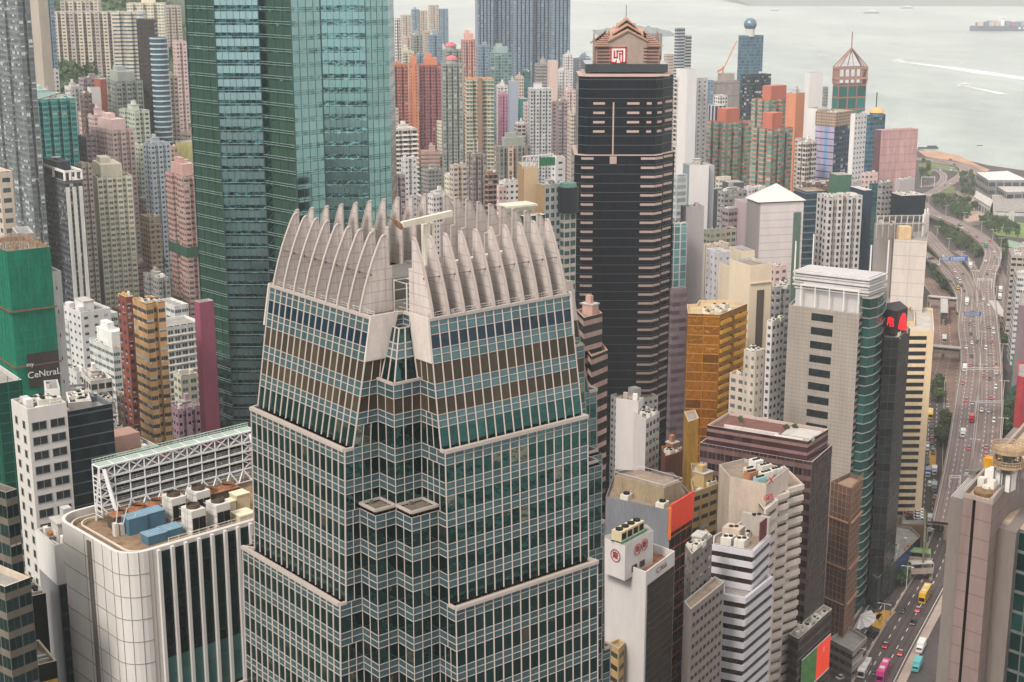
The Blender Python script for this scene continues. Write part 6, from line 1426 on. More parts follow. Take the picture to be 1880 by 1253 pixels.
for x_, y_ in ((1459, 492), (1492, 478), (1597, 500), (1629, 490)):
    q = P(x_, y_, z=zbow + 7); MB().bar((q.x, q.y, zbow + 2), (q.x, q.y, zbow + 17), .45).build('mast', WHT, GT['root'])
m = MB()
q = P(1620, 540, z=zbow - 6); m.bar((q.x, q.y - 1, zbow - 7), (q.x + .4, q.y - 1.3, zbow - 7), 3.4); m.build('round_sign', CONC, GT['root'])
# dark glass tower with the red sign
f_dkt = fac('dark_tower_glass', c(70, 66, 66), c(24, 30, 30), (.06, 1, .06, 1), curtain=0, gvar=1.3, rough=.06, wob=.5)
RS = BP('dark glass tower topped by a box with glowing red characters', [(1650, 620), (1671, 604), (1655, 592), (1618, 600), (1624, 619)], D=530, mats=[f_dkt], fl=3.4, bay=2.2, cap=CONCD, roof=ROOFG, kit='a')
zs = RS['z'] - 1; zt_ = P(1650, 573, D=532).z
bx = [tuple(P(x, y, z=zt_).xy) for x, y in ((1647, 572), (1667, 565), (1652, 553), (1622, 558), (1622, 566))]
sg = MB().prism(bx, zs + 1.0, zt_, 0, 0).build('sign_box', plain('sign_box_dark', c(52, 46, 48), .6), RS['root'])
def emis(name, col, e):
    m_ = plain(name, col, .6, emit=e); return m_
REDL = emis('red_led', c(240, 24, 34), 1.6)
a_, b_ = Vector(bx[4]), Vector(bx[0]); dd_ = (b_ - a_).normalized(); n_ = Vector((dd_.y, -dd_.x)); pm_ = a_.lerp(b_, .6) + n_ * .2
text_mesh('red_character', '帛', REDL, 3.9, (*pm_, (zs + zt_) / 2 + .4), rad(90), math.atan2(dd_.y, dd_.x), sg, .05)
a_, b_ = Vector(bx[0]), Vector(bx[1]); dd_ = (b_ - a_).normalized(); n_ = Vector((dd_.y, -dd_.x)) * .2; m = MB(); L_ = (b_ - a_).length
pp = []
for k in range(11):
    t = math.pi * k / 10 * .62 + .2; pp.append(Vector((.5 - math.cos(t) * .42 + .08, .12 + math.sin(t) * .72)))
pts_ = [(*(a_ + dd_ * (L_ * q.x) + n_), zs + 1 + (zt_ - zs - 1) * q.y) for q in pp] + [(*(a_ + dd_ * (L_ * .94) + n_), zs + 1.6), (*(a_ + dd_ * (L_ * .5) + n_), zs + 2.4)]
m.face(pts_); m.build('red_emblem', REDL, sg)
f_scr = plain('led_screen', c(40, 70, 130), .4, var=.6, scale=1.2)
PD = BP('slanting glass podium with blue and red screens beside the road', [(1612, 1062), (1690, 985), (1672, 968), (1640, 962), (1592, 1048)], z=17, mats=[fac('podium_glass', c(96, 96, 100), c(40, 50, 52), (.05, .95, .05, .95), curtain=0, rough=.3)], fl=2.4, bay=2.0, roof=ROOFG, kit='aa', cap=plain('podium_cap', c(150, 140, 136), .8))
a_, b_ = PD['poly'][0], PD['poly'][1]; tt = (b_ - a_).normalized(); nn = Vector((tt.y, -tt.x)); p, q = a_.lerp(b_, .45) + nn * .2, a_.lerp(b_, .98) + nn * .2
MB().face([(*p, 12.5), (*q, 12.5), (*q, 16.4), (*p, 16.4)]).build('blue_screen', f_scr, PD['root'])
# cream striped tower
CSt = BP('cream office slab with dark window stripes along the flyover', [(1662, 607), (1715, 607), (1712, 566), (1662, 562)], D=600, mats=[plain('cream_slab', c(226, 200, 164), .75, var=.08)], cap=plain('cream_slab', (0, 0, 0)), roof=ROOFL, par=1.2, kit='')
ring_bands(CSt, [0], CSt['z'] - 3.2, 3.35, 1.6, 24, GLD, .12, 'window_band', (.12, .76))
ring_bands(CSt, [0], CSt['z'] - 4.8, 3.35, 1.3, 24, plain('cream_ledge', c(232, 206, 170), .7), .5, 'cream_ledge', (.12, .76))
BP('cream rooftop house with a slanted fin wall on the striped slab', [(1640, 590), (1680, 590), (1678, 560), (1638, 560)], D=612, mats=[plain('cream_house', c(214, 186, 140), .8)], cap=plain('cream_slab', (0, 0, 0)), z0=80, zb=90, name='rooftop_house', kit='')
BP('tan block with dark slot window above the cream slab', [(1624, 560), (1668, 566), (1686, 552), (1684, 528), (1640, 520), (1624, 536)], D=640, mats=[plain('cream_house', (0, 0, 0))], cap=plain('cream_slab', (0, 0, 0)), kit='')
CP = BP('roof car park at the foot of the cream slab', [(1655, 962), (1696, 964), (1698, 935), (1660, 930)], z=16, mats=[plain('carpark_ochre', c(176, 146, 110), .8)], cap=plain('carpark_ochre', (0, 0, 0)), kit='', par=.8, name='car_park')
# lattice roof building
LR = BP('cream tiled tower with grey lattice roof and mobile masts', [(1641, 440), (1702, 443), (1704, 420), (1644, 414)], D=640, mats=[fac('cream_tile_big', c(212, 200, 190), win=(.5, .5, .5, .5), curtain=0, joint=.03, wob=0, dirt=.15)], fl=6, bay=6, cap=CONC, kit='')
MB().box(*LR['poly'][0].lerp(LR['poly'][2], .28), LR['z'] - 1, 5.5, 4, 5.5, 0).build('orange_stained_house', plain('stained_house', c(222, 190, 150), .8, var=.3), LR['root'])
BP('grey slab with open steel roof lattice', [(1606, 410), (1640, 416), (1704, 408), (1700, 398), (1612, 400)], D=665, mats=[plain('grey_slab_l', c(150, 142, 138), .8)], cap=CONCD, roof=DARK, kit='p')
m = MB()
for k in range(9):
    p0_ = P(1610 + k * 11, 412, z=LR['z'] + 5); p1_ = P(1612 + k * 11, 396, z=LR['z'] + 5); m.bar(p0_, p1_, .4); m.bar((p0_.x, p0_.y, LR['z'] - 1), p0_, .35)
m.bar(P(1608, 412, z=LR['z'] + 5), P(1704, 410, z=LR['z'] + 5), .5); m.bar(P(1610, 397, z=LR['z'] + 5), P(1702, 396, z=LR['z'] + 5), .5); m.build('roof_lattice', CONC, LR['root'])
for k in range(5):
    q = P(1694 + k * 2.4, 418 - k, z=LR['z'] + 3); MB().bar((q.x, q.y, LR['z'] - 1), (q.x, q.y, LR['z'] + 9 + k % 2 * 2), .6).build('mobile_antenna', WHT, LR['root'])
# brown glass office
f_brn = fac('brown_office', c(120, 92, 88), c(46, 34, 36), (0.03, .97, .0, .6), curtain=.04, rough=.1, gvar=1.2, div=2, frame=c(70, 56, 56))
f_brnr = fac('brown_reflect', c(88, 70, 66), c(44, 38, 36), (.02, .98, .06, 1), curtain=0, rough=.05, gvar=1.2, wob=.8)
BR = BP('wide brown glass office with planted brown roof terrace', [(1483, 811), (1521, 788), (1338, 757), (1298, 781)], D=430, mats=[fac('brown_bands', c(150, 118, 112), c(60, 38, 42), (0, 1, .0, .62), curtain=0, rough=.12)], fl=2.6, bay=3, zb=P(1495, 850, D=428).z - 2, cap=plain('brown_cap', c(196, 176, 166), .8), roof=plain('terrace_brown', c(120, 84, 76), .9, var=.3, scale=.4), par=.9)
BR2 = BP('', [(1491, 849), (1528, 817), (1330, 780), (1285, 813)], D=428, mats=[f_brn, f_brnr], em=[1, 0, 0, 0], fl=3.7, bay=2.8, cap=plain('brown_cap', (0, 0, 0)), roof=plain('terrace_brown', (0, 0, 0)), root=BR['root'], wall='lower_wall')
zz = BR['z'] - .9; P0 = BR['poly']
BU, BV = (P0[1] - P0[0]), (P0[3] - P0[0])
def brp(u, v): return P0[0] + BU * u + BV * v
for k in range(12): p = brp(.16, .34 + k * .045); MB().box(*p, zz, .9, 1.6, 1.2, rad(60)).build('roof_vent', plain('vent_pale', c(206, 196, 190), .6), BR['root'])
p = brp(.5, .16); MB().box(*p, zz, 9, 10, .9, rad(60)).build('pale_roof_pad', ROOFL, BR['root'])
for k in range(9): p = brp(.08, .08 + k * .03); MB().cyl(*p, zz, zz + 1, .5, n=10).build('roof_fan', WHT, BR['root'])
# bamboo wrapped tower
BA = BP('tower wrapped in brown bamboo netting beside the road', [(1563, 897), (1583, 876), (1560, 868), (1526, 884)], D=480, mats=[plain('bamboo_net', c(112, 88, 76), .9, var=.35, scale=.3)], cap=plain('bamboo_net', (0, 0, 0)), roof=plain('bamboo', (0, 0, 0)), name='scaffolded_tower', par=1.5)
def scaf_poly(d, step, mt, off=.35):
    m = MB()
    for e in (0, len(d['poly']) - 1):
        a, b = d['poly'][e], d['poly'][(e + 1) % len(d['poly'])]; t = (b - a).normalized(); n = Vector((t.y, -t.x)) * off; z = d['z']
        while z > d['zl'] + 8: m.bar((*(a + n), z), (*(b + n), z), .12); z -= step
        L = (b - a).length; k = 0
        while k <= L: m.bar((*(a + t * k + n), d['zl'] + 6), (*(a + t * k + n), d['z'] + 2), .12); k += step * .7
    m.build('bamboo_pole', mt, d['root'])
scaf_poly(BA, 2.6, plain('bamboo_pole', c(170, 132, 108), .8))
m = MB()
for zz in (P(1583, 960, D=480).z, P(1583, 1045, D=480).z, P(1583, 1110, D=480).z, ):
    for e in (0, 3): a, b = BA['poly'][e], BA['poly'][(e + 1) % 4]; t = (b - a).normalized(); n = Vector((t.y, -t.x)) * .8; m.bar((*(a + n), zz), (*(b + n), zz), .7, 0, .5)
m.build('catch_platform', plain('bamboo_pole', (0, 0, 0)), BA['root'])
BP('shop base with striped canopy under the bamboo tower', [(1566, 1196), (1592, 1170), (1560, 1150), (1520, 1172)], z=16, mats=[fac('shop_base', c(150, 134, 124), c(60, 60, 60), (.05, .95, .3, .8), curtain=.2)], cap=CONC, name='shop_building')
m = MB(); ca = P(1580, 1134, z=14); pts_ = []
for k in range(13):
    t = math.pi * k / 12; pts_.append((math.cos(t), math.sin(t)))
cn = thing('canopy', 'white ribbed fan canopy over the pavement corner', 'canopy', (ca.x, ca.y, 4))
base_ = Vector((ca.x, ca.y)); d1 = Vector((math.cos(rad(60)), math.sin(rad(60)))); d2 = Vector((d1.y, -d1.x))
for k in range(12):
    a0, a1 = pts_[k], pts_[k + 1]
    q0, q1 = base_ + d1 * (a0[0] * 9) + d2 * (a0[1] * 5), base_ + d1 * (a1[0] * 9) + d2 * (a1[1] * 5)
    m.face([(*base_, 15), (*q0, 13 + .6 * (k % 2)), (*q1, 13 + .6 * ((k + 1) % 2))]); m.bar((*base_, 15.05), (*q0, 13.1 + .6 * (k % 2)), .15)
m.build('canopy_roof', plain('canopy_white', c(206, 200, 196), .6), cn); MB().bar((*base_, 4), (*base_, 15), .5).build('canopy_post', CONC, cn)
# stepped balcony office
f_step = fac('stepped_bands', c(196, 180, 168), c(52, 48, 46), (0, 1, .05, .5), div=6, frame=c(120, 108, 100), curtain=.15, rough=.2)
GE = BP('pale stone office with stepped bays and dark window bands', [(1402, 935), (1425, 917), (1418, 912), (1446, 903), (1440, 898), (1474, 888), (1440, 855), (1360, 880)], D=390, mats=[f_step], fl=3.3, bay=4, cap=plain('pale_stone', c(206, 190, 178), .8), kit='', roof=ROOFT)
ring_bands(GE, [0, 2, 4], GE['z'] - .8, 3.3, 1.5, 30, plain('pale_stone', (0, 0, 0)), .7, 'stone_band')
ring_bands(GE, [1, 3], GE['z'] - .8, 3.3, 1.5, 12, plain('pale_stone', (0, 0, 0)), .7, 'stone_band')
GE2 = BP('', [(1407, 889), (1448, 860), (1366, 842), (1320, 853), (1340, 876)], D=394, mats=[plain('pale_stone', (0, 0, 0), .8), plain('stained_panel', c(196, 178, 160), .8, var=.25, scale=.3)], em=[0, 0, 0, 1, 1], root=GE['root'], wall='upper_wall', cap=CONC, roof=ROOFT, z0=4, zb=60)
zz = GE2['z'] - 1; A0 = GE2['poly'][0]
def gep(u, v): return A0 + (GE2['poly'][1] - A0) * u + (GE2['poly'][4] - A0) * v
for k, (u, v, sx_, sy_, h, mt) in enumerate(((.75, .2, 3.6, 2, 1.8, ACW), (.45, .3, 4, 2.2, 2, ACW), (.8, .55, 4, 2.2, 2, ACW), (.3, .6, 3.4, 2.4, 2.2, RUST), (.55, .8, 2.6, 2.6, 1.6, ACW), (.2, .3, 3.2, 2, 1.6, plain('aqua_plant', c(150, 190, 190), .6)), (.9, .85, 3, 3, 2.4, WHT))):
    p = gep(u, v); m = MB().box(*p, zz, sx_, sy_, h, rad(35), 0)
    for q in range(3): m.cyl(p.x + (q - 1) * sx_ * .3 * math.cos(rad(35)), p.y + (q - 1) * sx_ * .3 * math.sin(rad(35)), zz + h, zz + h + .3, .5, n=10, mi=1)
    m.build('air_conditioner', [mt, BLACK], GE['root'])
a_, b_ = GE2['poly'][0], GE2['poly'][1]
text_mesh('sign_letters', 'GES', plain('sign_red', (0, 0, 0)), 2.2, (*(GE2['poly'][0] + Vector((.6, -1.0))), GE2['z'] - 3.6), rad(90), rad(38), GE['root'], .1)
text_mesh('sign_symbol', 'X', plain('sign_red', (0, 0, 0)), 2.6, (*(GE2['poly'][0] + Vector((1.2, -.6))), GE2['z'] + 1.2), rad(90), rad(38), GE['root'], .1)
# striped office
WS = plain('white_stripe', c(204, 200, 204), .6, var=.08); DS = plain('stripe_glass', c(46, 40, 36), .15, var=.4, scale=.5, spec=.6)
STR = BP('white and black horizontally striped office block', [(1382, 1011), (1413, 981), (1372, 952), (1310, 984), (1309, 998)], D=372, mats=[DS], cap=WS, roof=ROOFT, kit='')
ring_bands(STR, [0, 4], STR['z'] - 1.0, 3.25, 1.7, 14, WS, .35, 'white_band', (-.01, 1.01))
STR2 = BP('', [(1368, 1097), (1417, 1058), (1380, 1040), (1329, 1068), (1329, 1090)], D=366, mats=[DS], cap=WS, roof=ROOFG, root=STR['root'], wall='lower_wall')
STR2['root'] = STR['root']; ring_bands(STR2, [0, 4], STR2['z'] - .9, 3.25, 1.7, 24, WS, .35, 'white_band', (-.01, 1.01))
zz = STR['z'] - 1; A0 = STR['poly'][0]
def stp(u, v): return A0 + (STR['poly'][1] - A0) * u + (STR['poly'][4] - A0) * v
for u, v, s1, s2, h, mt in ((.3, .75, 3.6, 3.0, 2.2, ACW), (.32, .42, 3.6, 3.0, 2.2, ACW), (.85, .55, 3, 2, 1.4, WHT), (.6, .75, 4, 5, 3.6, plain('stained_panel', (0, 0, 0))), (1.0, .35, 1.0, 8, 6, CONC)):
    p = stp(u, v); m = MB().box(*p, zz, s1, s2, h, rad(58), 0)
    for q in range(2): m.cyl(p.x + (q - .5) * 1.4, p.y, zz + h, zz + h + .3, .6, n=12, mi=1)
    m.build('air_conditioner' if h < 3 else 'roof_house', [mt, BLACK], STR['root'])
p = stp(.62, .02); MB().box(*p, STR['z'] + .5, 4.6, .3, 5.2, rad(58)).build('green_red_sign', plain('sign_board_g', c(120, 60, 60), .6, var=.8, scale=2.5), STR['root'])
# grey concrete grid blocks
CG = BP('grey concrete block with small square windows, lower wing', [(1268, 1119), (1330, 1069), (1312, 1058), (1256, 1104)], D=343, mats=[plain('conc_grid', c(146, 134, 128), .8, var=.12)], cap=CONC, roof=ROOFT, kit='')
CG['C'], CG['dr'], CG['wr'] = CG['poly'][0], (CG['poly'][1] - CG['poly'][0]).normalized(), (CG['poly'][1] - CG['poly'][0]).length; CG['dl'] = Vector((-CG['dr'].y, CG['dr'].x)); CG['wl'] = 8
windows(CG, 'r', 8, 14, 1.3, .9, CG['z'] - 1.6, 2.9, GLD, fmat=plain('sill_grey', c(110, 100, 96), .8))
CG2 = BP('grey concrete block with small square windows, upper part behind', [(1270, 1018), (1308, 984), (1296, 972), (1258, 1000)], D=352, mats=[f_concw], fl=2.9, bay=2.6, cap=CONC, roof=ROOFT, kit='ha')
f_ol = fac('orange_line_glass', c(196, 96, 58), c(22, 24, 24), (.02, .98, .12, 1), div=0, curtain=0, gvar=1.0, rough=.1, wob=.4)
OR_ = BP('dark glass block crowned by an orange hoarding and grey flank', [(1230, 938), (1272, 912), (1236, 868), (1130, 862), (1112, 912)], D=376, mats=[f_ol, plain('grey_metal_flank', c(142, 144, 150), .45, .3, var=.2, scale=.15)], em=[0, 0, 0, 1, 1], fl=3.6, bay=3.2, cap=CONCD, roof=ROOFT, kit='')
a_, b_ = OR_['poly'][0], OR_['poly'][1]; t_ = (b_ - a_).normalized(); n_ = Vector((t_.y, -t_.x)) * .25
OHM = plain('orange_board', c(232, 70, 44), .6, var=.12, scale=.2)
MB().bar((*(a_ + n_), OR_['z'] - 2.3), (*(b_ + n_), OR_['z'] - 2.3), .4, 0, 8).build('orange_hoarding', OHM, OR_['root'])
MB().bar((*(a_ + n_ - t_ * .5), OR_['z'] - 8), (*(a_ + n_ - t_ * .5), OR_['z'] + 1), .8).build('orange_corner', plain('orange_corner', c(206, 110, 60), .7), OR_['root'])
tb = [tuple(P(x, y, z=OR_['z'] + 4).xy) for x, y in ((1219, 897), (1252, 884), (1175, 862), (1128, 873))]
MB().prism(tb, OR_['z'] - 1, OR_['z'] + 4, 0, 1).build('roof_house', [plain('tan_stained', c(160, 142, 116), .9, var=.35, scale=.3), ROOFT], OR_['root'])
m = MB()
for i in range(4): m.bar((*tb[i], OR_['z'] + 5), (*tb[(i + 1) % 4], OR_['z'] + 5), .1); m.bar((*tb[i], OR_['z'] + 4), (*tb[i], OR_['z'] + 5), .1)
m.build('railing', STEEL, OR_['root'])
for x_, y_, s_ in ((1150, 916, 3), (1216, 930, 3.2), (1165, 900, 3.6)):
    p = P(x_, y_, z=OR_['z'] - 1); m = MB().box(p.x, p.y, OR_['z'] - 1, s_, s_ * .8, 1.4, rad(58), 0); m.cyl(p.x, p.y, OR_['z'] + .4, OR_['z'] + .9, .9, n=14, mi=1); m.build('roof_fan_unit', [ACW, BLACK], OR_['root'])
# office with lettering on its parapet
f_net = fac('dark_grid_glass', c(86, 76, 60), c(34, 26, 22), (.08, 1, .1, 1), curtain=0, gvar=.8, rough=.25)
PWL = plain('pale_render', c(206, 200, 196), .8, var=.1, scale=.12)
CM = BP('pale office with dark gridded side and lettered parapet', [(1186, 1051), (1239, 1012), (1200, 998), (1108, 1020)], D=330, mats=[PWL, PWL], em=[0, 0, 0, 1], cap=PWL, roof=plain('rust_roof', c(160, 116, 84), .9, var=.5, scale=.5), par=2.2, kit='')
a_, b_ = CM['poly'][0], CM['poly'][1]; t_ = (b_ - a_).normalized(); n_ = Vector((t_.y, -t_.x)) * .15; L_ = (b_ - a_).length; z1_ = CM['z'] - 3.6
m = MB(); a2, b2 = a_ + t_ * .8 + n_, b_ - t_ * .4 + n_; m.face([(*a2, 4), (*b2, 4), (*b2, z1_), (*a2, z1_)], 0, [(0, -46), (13, -46), (13, 0), (0, 0)]); m.build('gridded_glass_side', f_net, CM['root'])
RDK = plain('letter_red', c(176, 52, 52), .6)
text_mesh('parapet_letters', 'C M A', plain('letter_grey', c(150, 110, 100), .6), 2.0, (*(a_.lerp(b_, .52) + n_ * 1.6), CM['z'] - 1.7), rad(90), math.atan2(t_.y, t_.x), CM['root'], .08)
zu = CM['z'] + 6.5; ub = [tuple(P(x, y, z=zu).xy) for x, y in ((1148, 1002), (1200, 974), (1186, 962), (1104, 985))]
CU = MB().prism(ub, CM['z'] - 2.5, zu, 0, 1).build('upper_wall', [PWL, ROOFG], CM['root'])
def ring_mark(body, p, zc, r_, rz):
    m = MB(); d = Vector((math.cos(rz), math.sin(rz)))
    for k in range(24):
        t0, t1 = k * math.pi / 12, (k + 1) * math.pi / 12
        m.bar((*(p + d * (r_ * math.cos(t0))), zc + r_ * math.sin(t0)), (*(p + d * (r_ * math.cos(t1))), zc + r_ * math.sin(t1)), .14)
    m.build('red_ring', RDK, CU); text_mesh('ringed_character', body, RDK, r_ * 1.25, (*p, zc), rad(90), rz, CU, .05)
a_, b_ = Vector(ub[0]), Vector(ub[1]); t_ = (b_ - a_).normalized(); n_ = Vector((t_.y, -t_.x)) * .2; rz_ = math.atan2(t_.y, t_.x)
ring_mark('商', a_ + t_ * ((b_ - a_).length * .42) + n_, zu - 2.6, 1.35, rz_); ring_mark('廠', a_ + t_ * ((b_ - a_).length * .66) + n_, zu - 2.3, 1.35, rz_)
a_, b_ = Vector(ub[3]), Vector(ub[0]); t_ = (b_ - a_).normalized(); n_ = Vector((t_.y, -t_.x)) * .2; ring_mark('廠', a_.lerp(b_, .62) + n_, zu - 3.4, 1.5, math.atan2(t_.y, t_.x))
a_, b_ = Vector(ub[0]), Vector(ub[1]); t_ = (b_ - a_).normalized(); k_ = Vector((-t_.y, t_.x))
for k in range(4):
    p = a_ + t_ * (1.2 + k * 2.5) + k_ * 2.6; m = MB().box(*p, zu + .5, 2.3, 2.8, 2.5, rz_, 0); m.cyl(*p, zu + 3, zu + 3.4, .9, n=14, mi=1); q = p - k_ * 1.42; m.box(*q, zu + .9, 1.8, .1, 1.6, rz_, 1); m.build('chiller', [plain('cream_box', (0, 0, 0)), BLACK], CM['root'])
m = MB(); m.bar((*(a_ + k_ * 1.2), zu + .3), (*(a_ + t_ * 11 + k_ * 1.2), zu + .3), .4); m.bar((*(a_ + k_ * 4), zu + .3), (*(a_ + t_ * 11 + k_ * 4), zu + .3), .4); m.build('green_rail', GREENP, CM['root'])
for k in range(2): p = a_ + t_ * (4 + k * 3.4) + n_ * 0 - k_ * .1; MB().box(*p, CM['z'] - 1.2, 2.0, .2, 1.5, rz_).build('window', GLD, CM['root'])
BP('ochre tenement strip at the foot of the fins tower', [(1136, 1192), (1147, 1180), (1136, 1172), (1118, 1180)], D=330, mats=[f_ind], cap=plain('ochre_cap', (0, 0, 0)))
# podium with the red and green screen
PO = BP('dark podium with a large red and green advertising screen', [(1466, 1174), (1528, 1118), (1512, 1110), (1448, 1164)], z=52, mats=[fac('podium_dark', c(96, 84, 80), c(50, 42, 42), (0, 1, .2, .9), curtain=0, rough=.2)], fl=3, bay=3, cap=CONC, roof=ROOFG, kit='a')
a_, b_ = PO['poly'][0], PO['poly'][1]; t_ = (b_ - a_).normalized(); n_ = Vector((t_.y, -t_.x)) * .3; L_ = (b_ - a_).length
fr_ = MB(); p, q = a_ + t_ * (L_ * .1) + n_, a_ + t_ * (L_ * .97) + n_
so = MB().face([(*p, 32.4), (*q, 32.4), (*q, 44.4), (*p, 44.4)]).build('screen_frame', WHT, PO['root'])
mid = p.lerp(q, .52); e = n_ * .2
MB().face([(*(p + e), 33), (*(mid + e), 33), (*(mid + e), 44), (*(p + e), 44)]).build('green_screen_half', plain('screen_green', c(70, 110, 60), .5, var=.9, scale=.4, streak=False, emit=.25), so)
MB().face([(*(mid + e), 33), (*(q - t_ * .2 + e), 33), (*(q - t_ * .2 + e), 44), (*(mid + e), 44)]).build('red_screen_half', plain('screen_red', c(226, 66, 42), .5, var=.05, emit=.3), so)
text_mesh('screen_words', 'll', WHT, 2.4, (*(mid.lerp(q, .5) + e * 1.5), 41), rad(90), math.atan2(t_.y, t_.x), so, .02)
# right edge
EO = BP('white office with rows of dark windows at the far edge of the park', [(1857, 468), (1900, 470), (1895, 455), (1852, 456)], D=930, mats=[f_offb], fl=3.6, bay=3.4, kit='ha')
BP('grey stepped blocks below the white office at the park edge', [(1868, 505), (1905, 508), (1905, 490), (1862, 492)], D=880, mats=[f_school], fl=3.6, bay=3.4, kit='p')
BP('dark mesh-clad slab at the edge of the view by the flyover', [(1870, 560), (1915, 566), (1920, 540), (1872, 538)], D=800, mats=[plain('mesh_mauve', c(130, 112, 116), .8)], kit='')
SCR = BP('red lattice scaffold block at the edge of the view', [(1868, 690), (1910, 700), (1915, 670), (1870, 664)], D=730, mats=[plain('red_mesh', c(176, 60, 66), .7, var=.4, scale=.3)], kit='', cap=plain('sign_red', (0, 0, 0)), name='scaffold_block')
BP('green hoarding wedge beside the red lattice', [(1856, 712), (1868, 706), (1864, 652), (1860, 650)], z=15, mats=[plain('hoard_green', c(70, 140, 116), .8)], cap=plain('hoard_green', (0, 0, 0)), roof=plain('hoard_green', (0, 0, 0)), name='hoarding', cat='hoarding')
# waterfront halls
MW = [plain('hall_white', c(214, 210, 206), .7), fac('hall_grey', c(150, 146, 144), c(60, 70, 76), (.1, .9, .3, .8), curtain=0)]
BP('waterfront hall with flat white roof', [(1815, 331), (1888, 331), (1850, 314), (1793, 317)], z=26, mats=[MW[1]], fl=8, bay=8, roof=MW[0], cap=MW[0], name='sports_hall', par=.3)
BP('waterfront hall with long grey sloping canopy', [(1848, 353), (1892, 352), (1888, 334), (1818, 334)], z=20, mats=[MW[1]], fl=8, bay=8, roof=ROOFL, cap=MW[0], name='sports_hall', par=.3)
BP('low hall with large white picture-frame porch', [(1824, 388), (1892, 390), (1890, 362), (1822, 358)], z=14, mats=[fac('frame_hall', c(206, 202, 198), c(96, 100, 106), (.15, .85, .0, .7), curtain=0)], fl=10, bay=14, roof=ROOFG, cap=MW[0], name='sports_hall', par=.5)
BP('white open-framed wing of the waterfront hall', [(1788, 362), (1820, 386), (1822, 374), (1790, 352)][0:1] + [(1818, 380), (1824, 368), (1792, 350)], z=14, mats=[fac('frame_hall', (0, 0, 0))], fl=10, bay=10, roof=ROOFL, cap=MW[0], name='sports_hall', par=.3)
BP('low pink-roofed park pavilion', [(1775, 408), (1808, 404), (1800, 392), (1768, 398)], z=8, mats=[CONC], roof=plain('pav_pink', c(176, 148, 136), .9), name='park_pavilion', par=.2)
# ================================================================ land, sea, roads
LAND = [(-4000, -1500), (430, -1500), (470, 300), (560, 900), (640, 1300), (690, 1520), (655, 1640), (567, 1782), (552, 1840), (528, 1930), (500, 1965), (420, 2050), (250, 2250), (60, 2500), (-60, 2700), (-300, 2950), (-800, 3300), (-4000, 3800)]
g = NG('sea_water'); tc = g.n('ShaderNodeTexCoord'); mp = g.n('ShaderNodeMapping'); g.l(tc.outputs['Object'], mp.inputs[0]); mp.inputs['Scale'].default_value = (1, .45, 1); mp.inputs['Rotation'].default_value = (0, 0, .5)
n1 = g.noise(mp.outputs[0], .05, 6, .7); n2 = g.noise(mp.outputs[0], .0016, 4, .6)
n3 = g.noise(mp.outputs[0], .012, 5, .75); g.l(g.mix(g.mth('MULTIPLY_ADD', g.mth('ADD', n2, g.mth('MULTIPLY', n3, .7)), 2.4, -1.5), c(112, 124, 118), c(168, 176, 166)), g.b.inputs['Base Color']); g.b.inputs['Roughness'].default_value = .35; g.bump(n1, .7, 1.6)
m = MB(); m.face([(-16000, -3000, 0), (26000, -3000, 0), (26000, 34000, 0), (-16000, 34000, 0)]); tag(m.build('sea', g.m), kind='structure')
asph = plain('city_ground', c(84, 78, 76), .9, var=.3, scale=.03, streak=False)
m = MB(); m.face([(*p, 4) for p in LAND]); m.prism(LAND, -1, 4, 0); tag(m.build('ground', [asph]), kind='structure')
g = NG('hillside'); tc = g.n('ShaderNodeTexCoord'); a_ = g.noise(tc.outputs['Object'], .02, 6, .7); b_ = g.noise(tc.outputs['Object'], .15, 4, .7)
f_ = g.mth('ADD', g.mth('MULTIPLY', a_, .5), g.mth('MULTIPLY', b_, .5)); f_ = g.mth('MULTIPLY_ADD', f_, 2.2, -.6); g.l(g.mix(f_, c(30, 50, 38), c(74, 98, 68)), g.b.inputs['Base Color']); g.b.inputs['Roughness'].default_value = .95; g.bump(b_, .8, 3)
HILLM = g.m
m = MB(); st = 50; xs = list(range(-2600, 41, st)); ys = list(range(-600, 3301, st))
rr = random.Random(5); hz = {}
for x in xs:
    for y in ys: hz[x, y] = ground(x, y) - .3 + (rr.uniform(-3, 5) if ground(x, y) > 30 and x < -60 else 0)
for x in xs[:-1]:
    for y in ys[:-1]:
        if max(ground(x, y), ground(x + st, y + st), ground(x, y + st)) < 4.2: continue
        q = [(x, y), (x + st, y), (x + st, y + st), (x, y + st)]; m.face([(*p, hz[p]) for p in q], 0 if ground(x, y) > 26 else 1)
tag(m.build('hillside', [HILLM, asph]), kind='structure')
def smooth(pts, n=8):
    pts = [Vector(p) for p in pts]; P_ = [2 * pts[0] - pts[1]] + pts + [2 * pts[-1] - pts[-2]]; r = []
    for i in range(1, len(P_) - 2):
        for k in range(n):
            t = k / n; a, b, e, d = P_[i - 1], P_[i], P_[i + 1], P_[i + 2]
            r.append(.5 * ((2 * b) + (e - a) * t + (2 * a - 5 * b + 4 * e - d) * t * t + (3 * b - a - 3 * e + d) * t ** 3))
    return r + [pts[-1]]
def offs(path, d):
    r = []
    for i, p in enumerate(path):
        t = (path[min(i + 1, len(path) - 1)] - path[max(i - 1, 0)]).normalized(); r.append(p + Vector((t.y, -t.x)) * d)
    return r

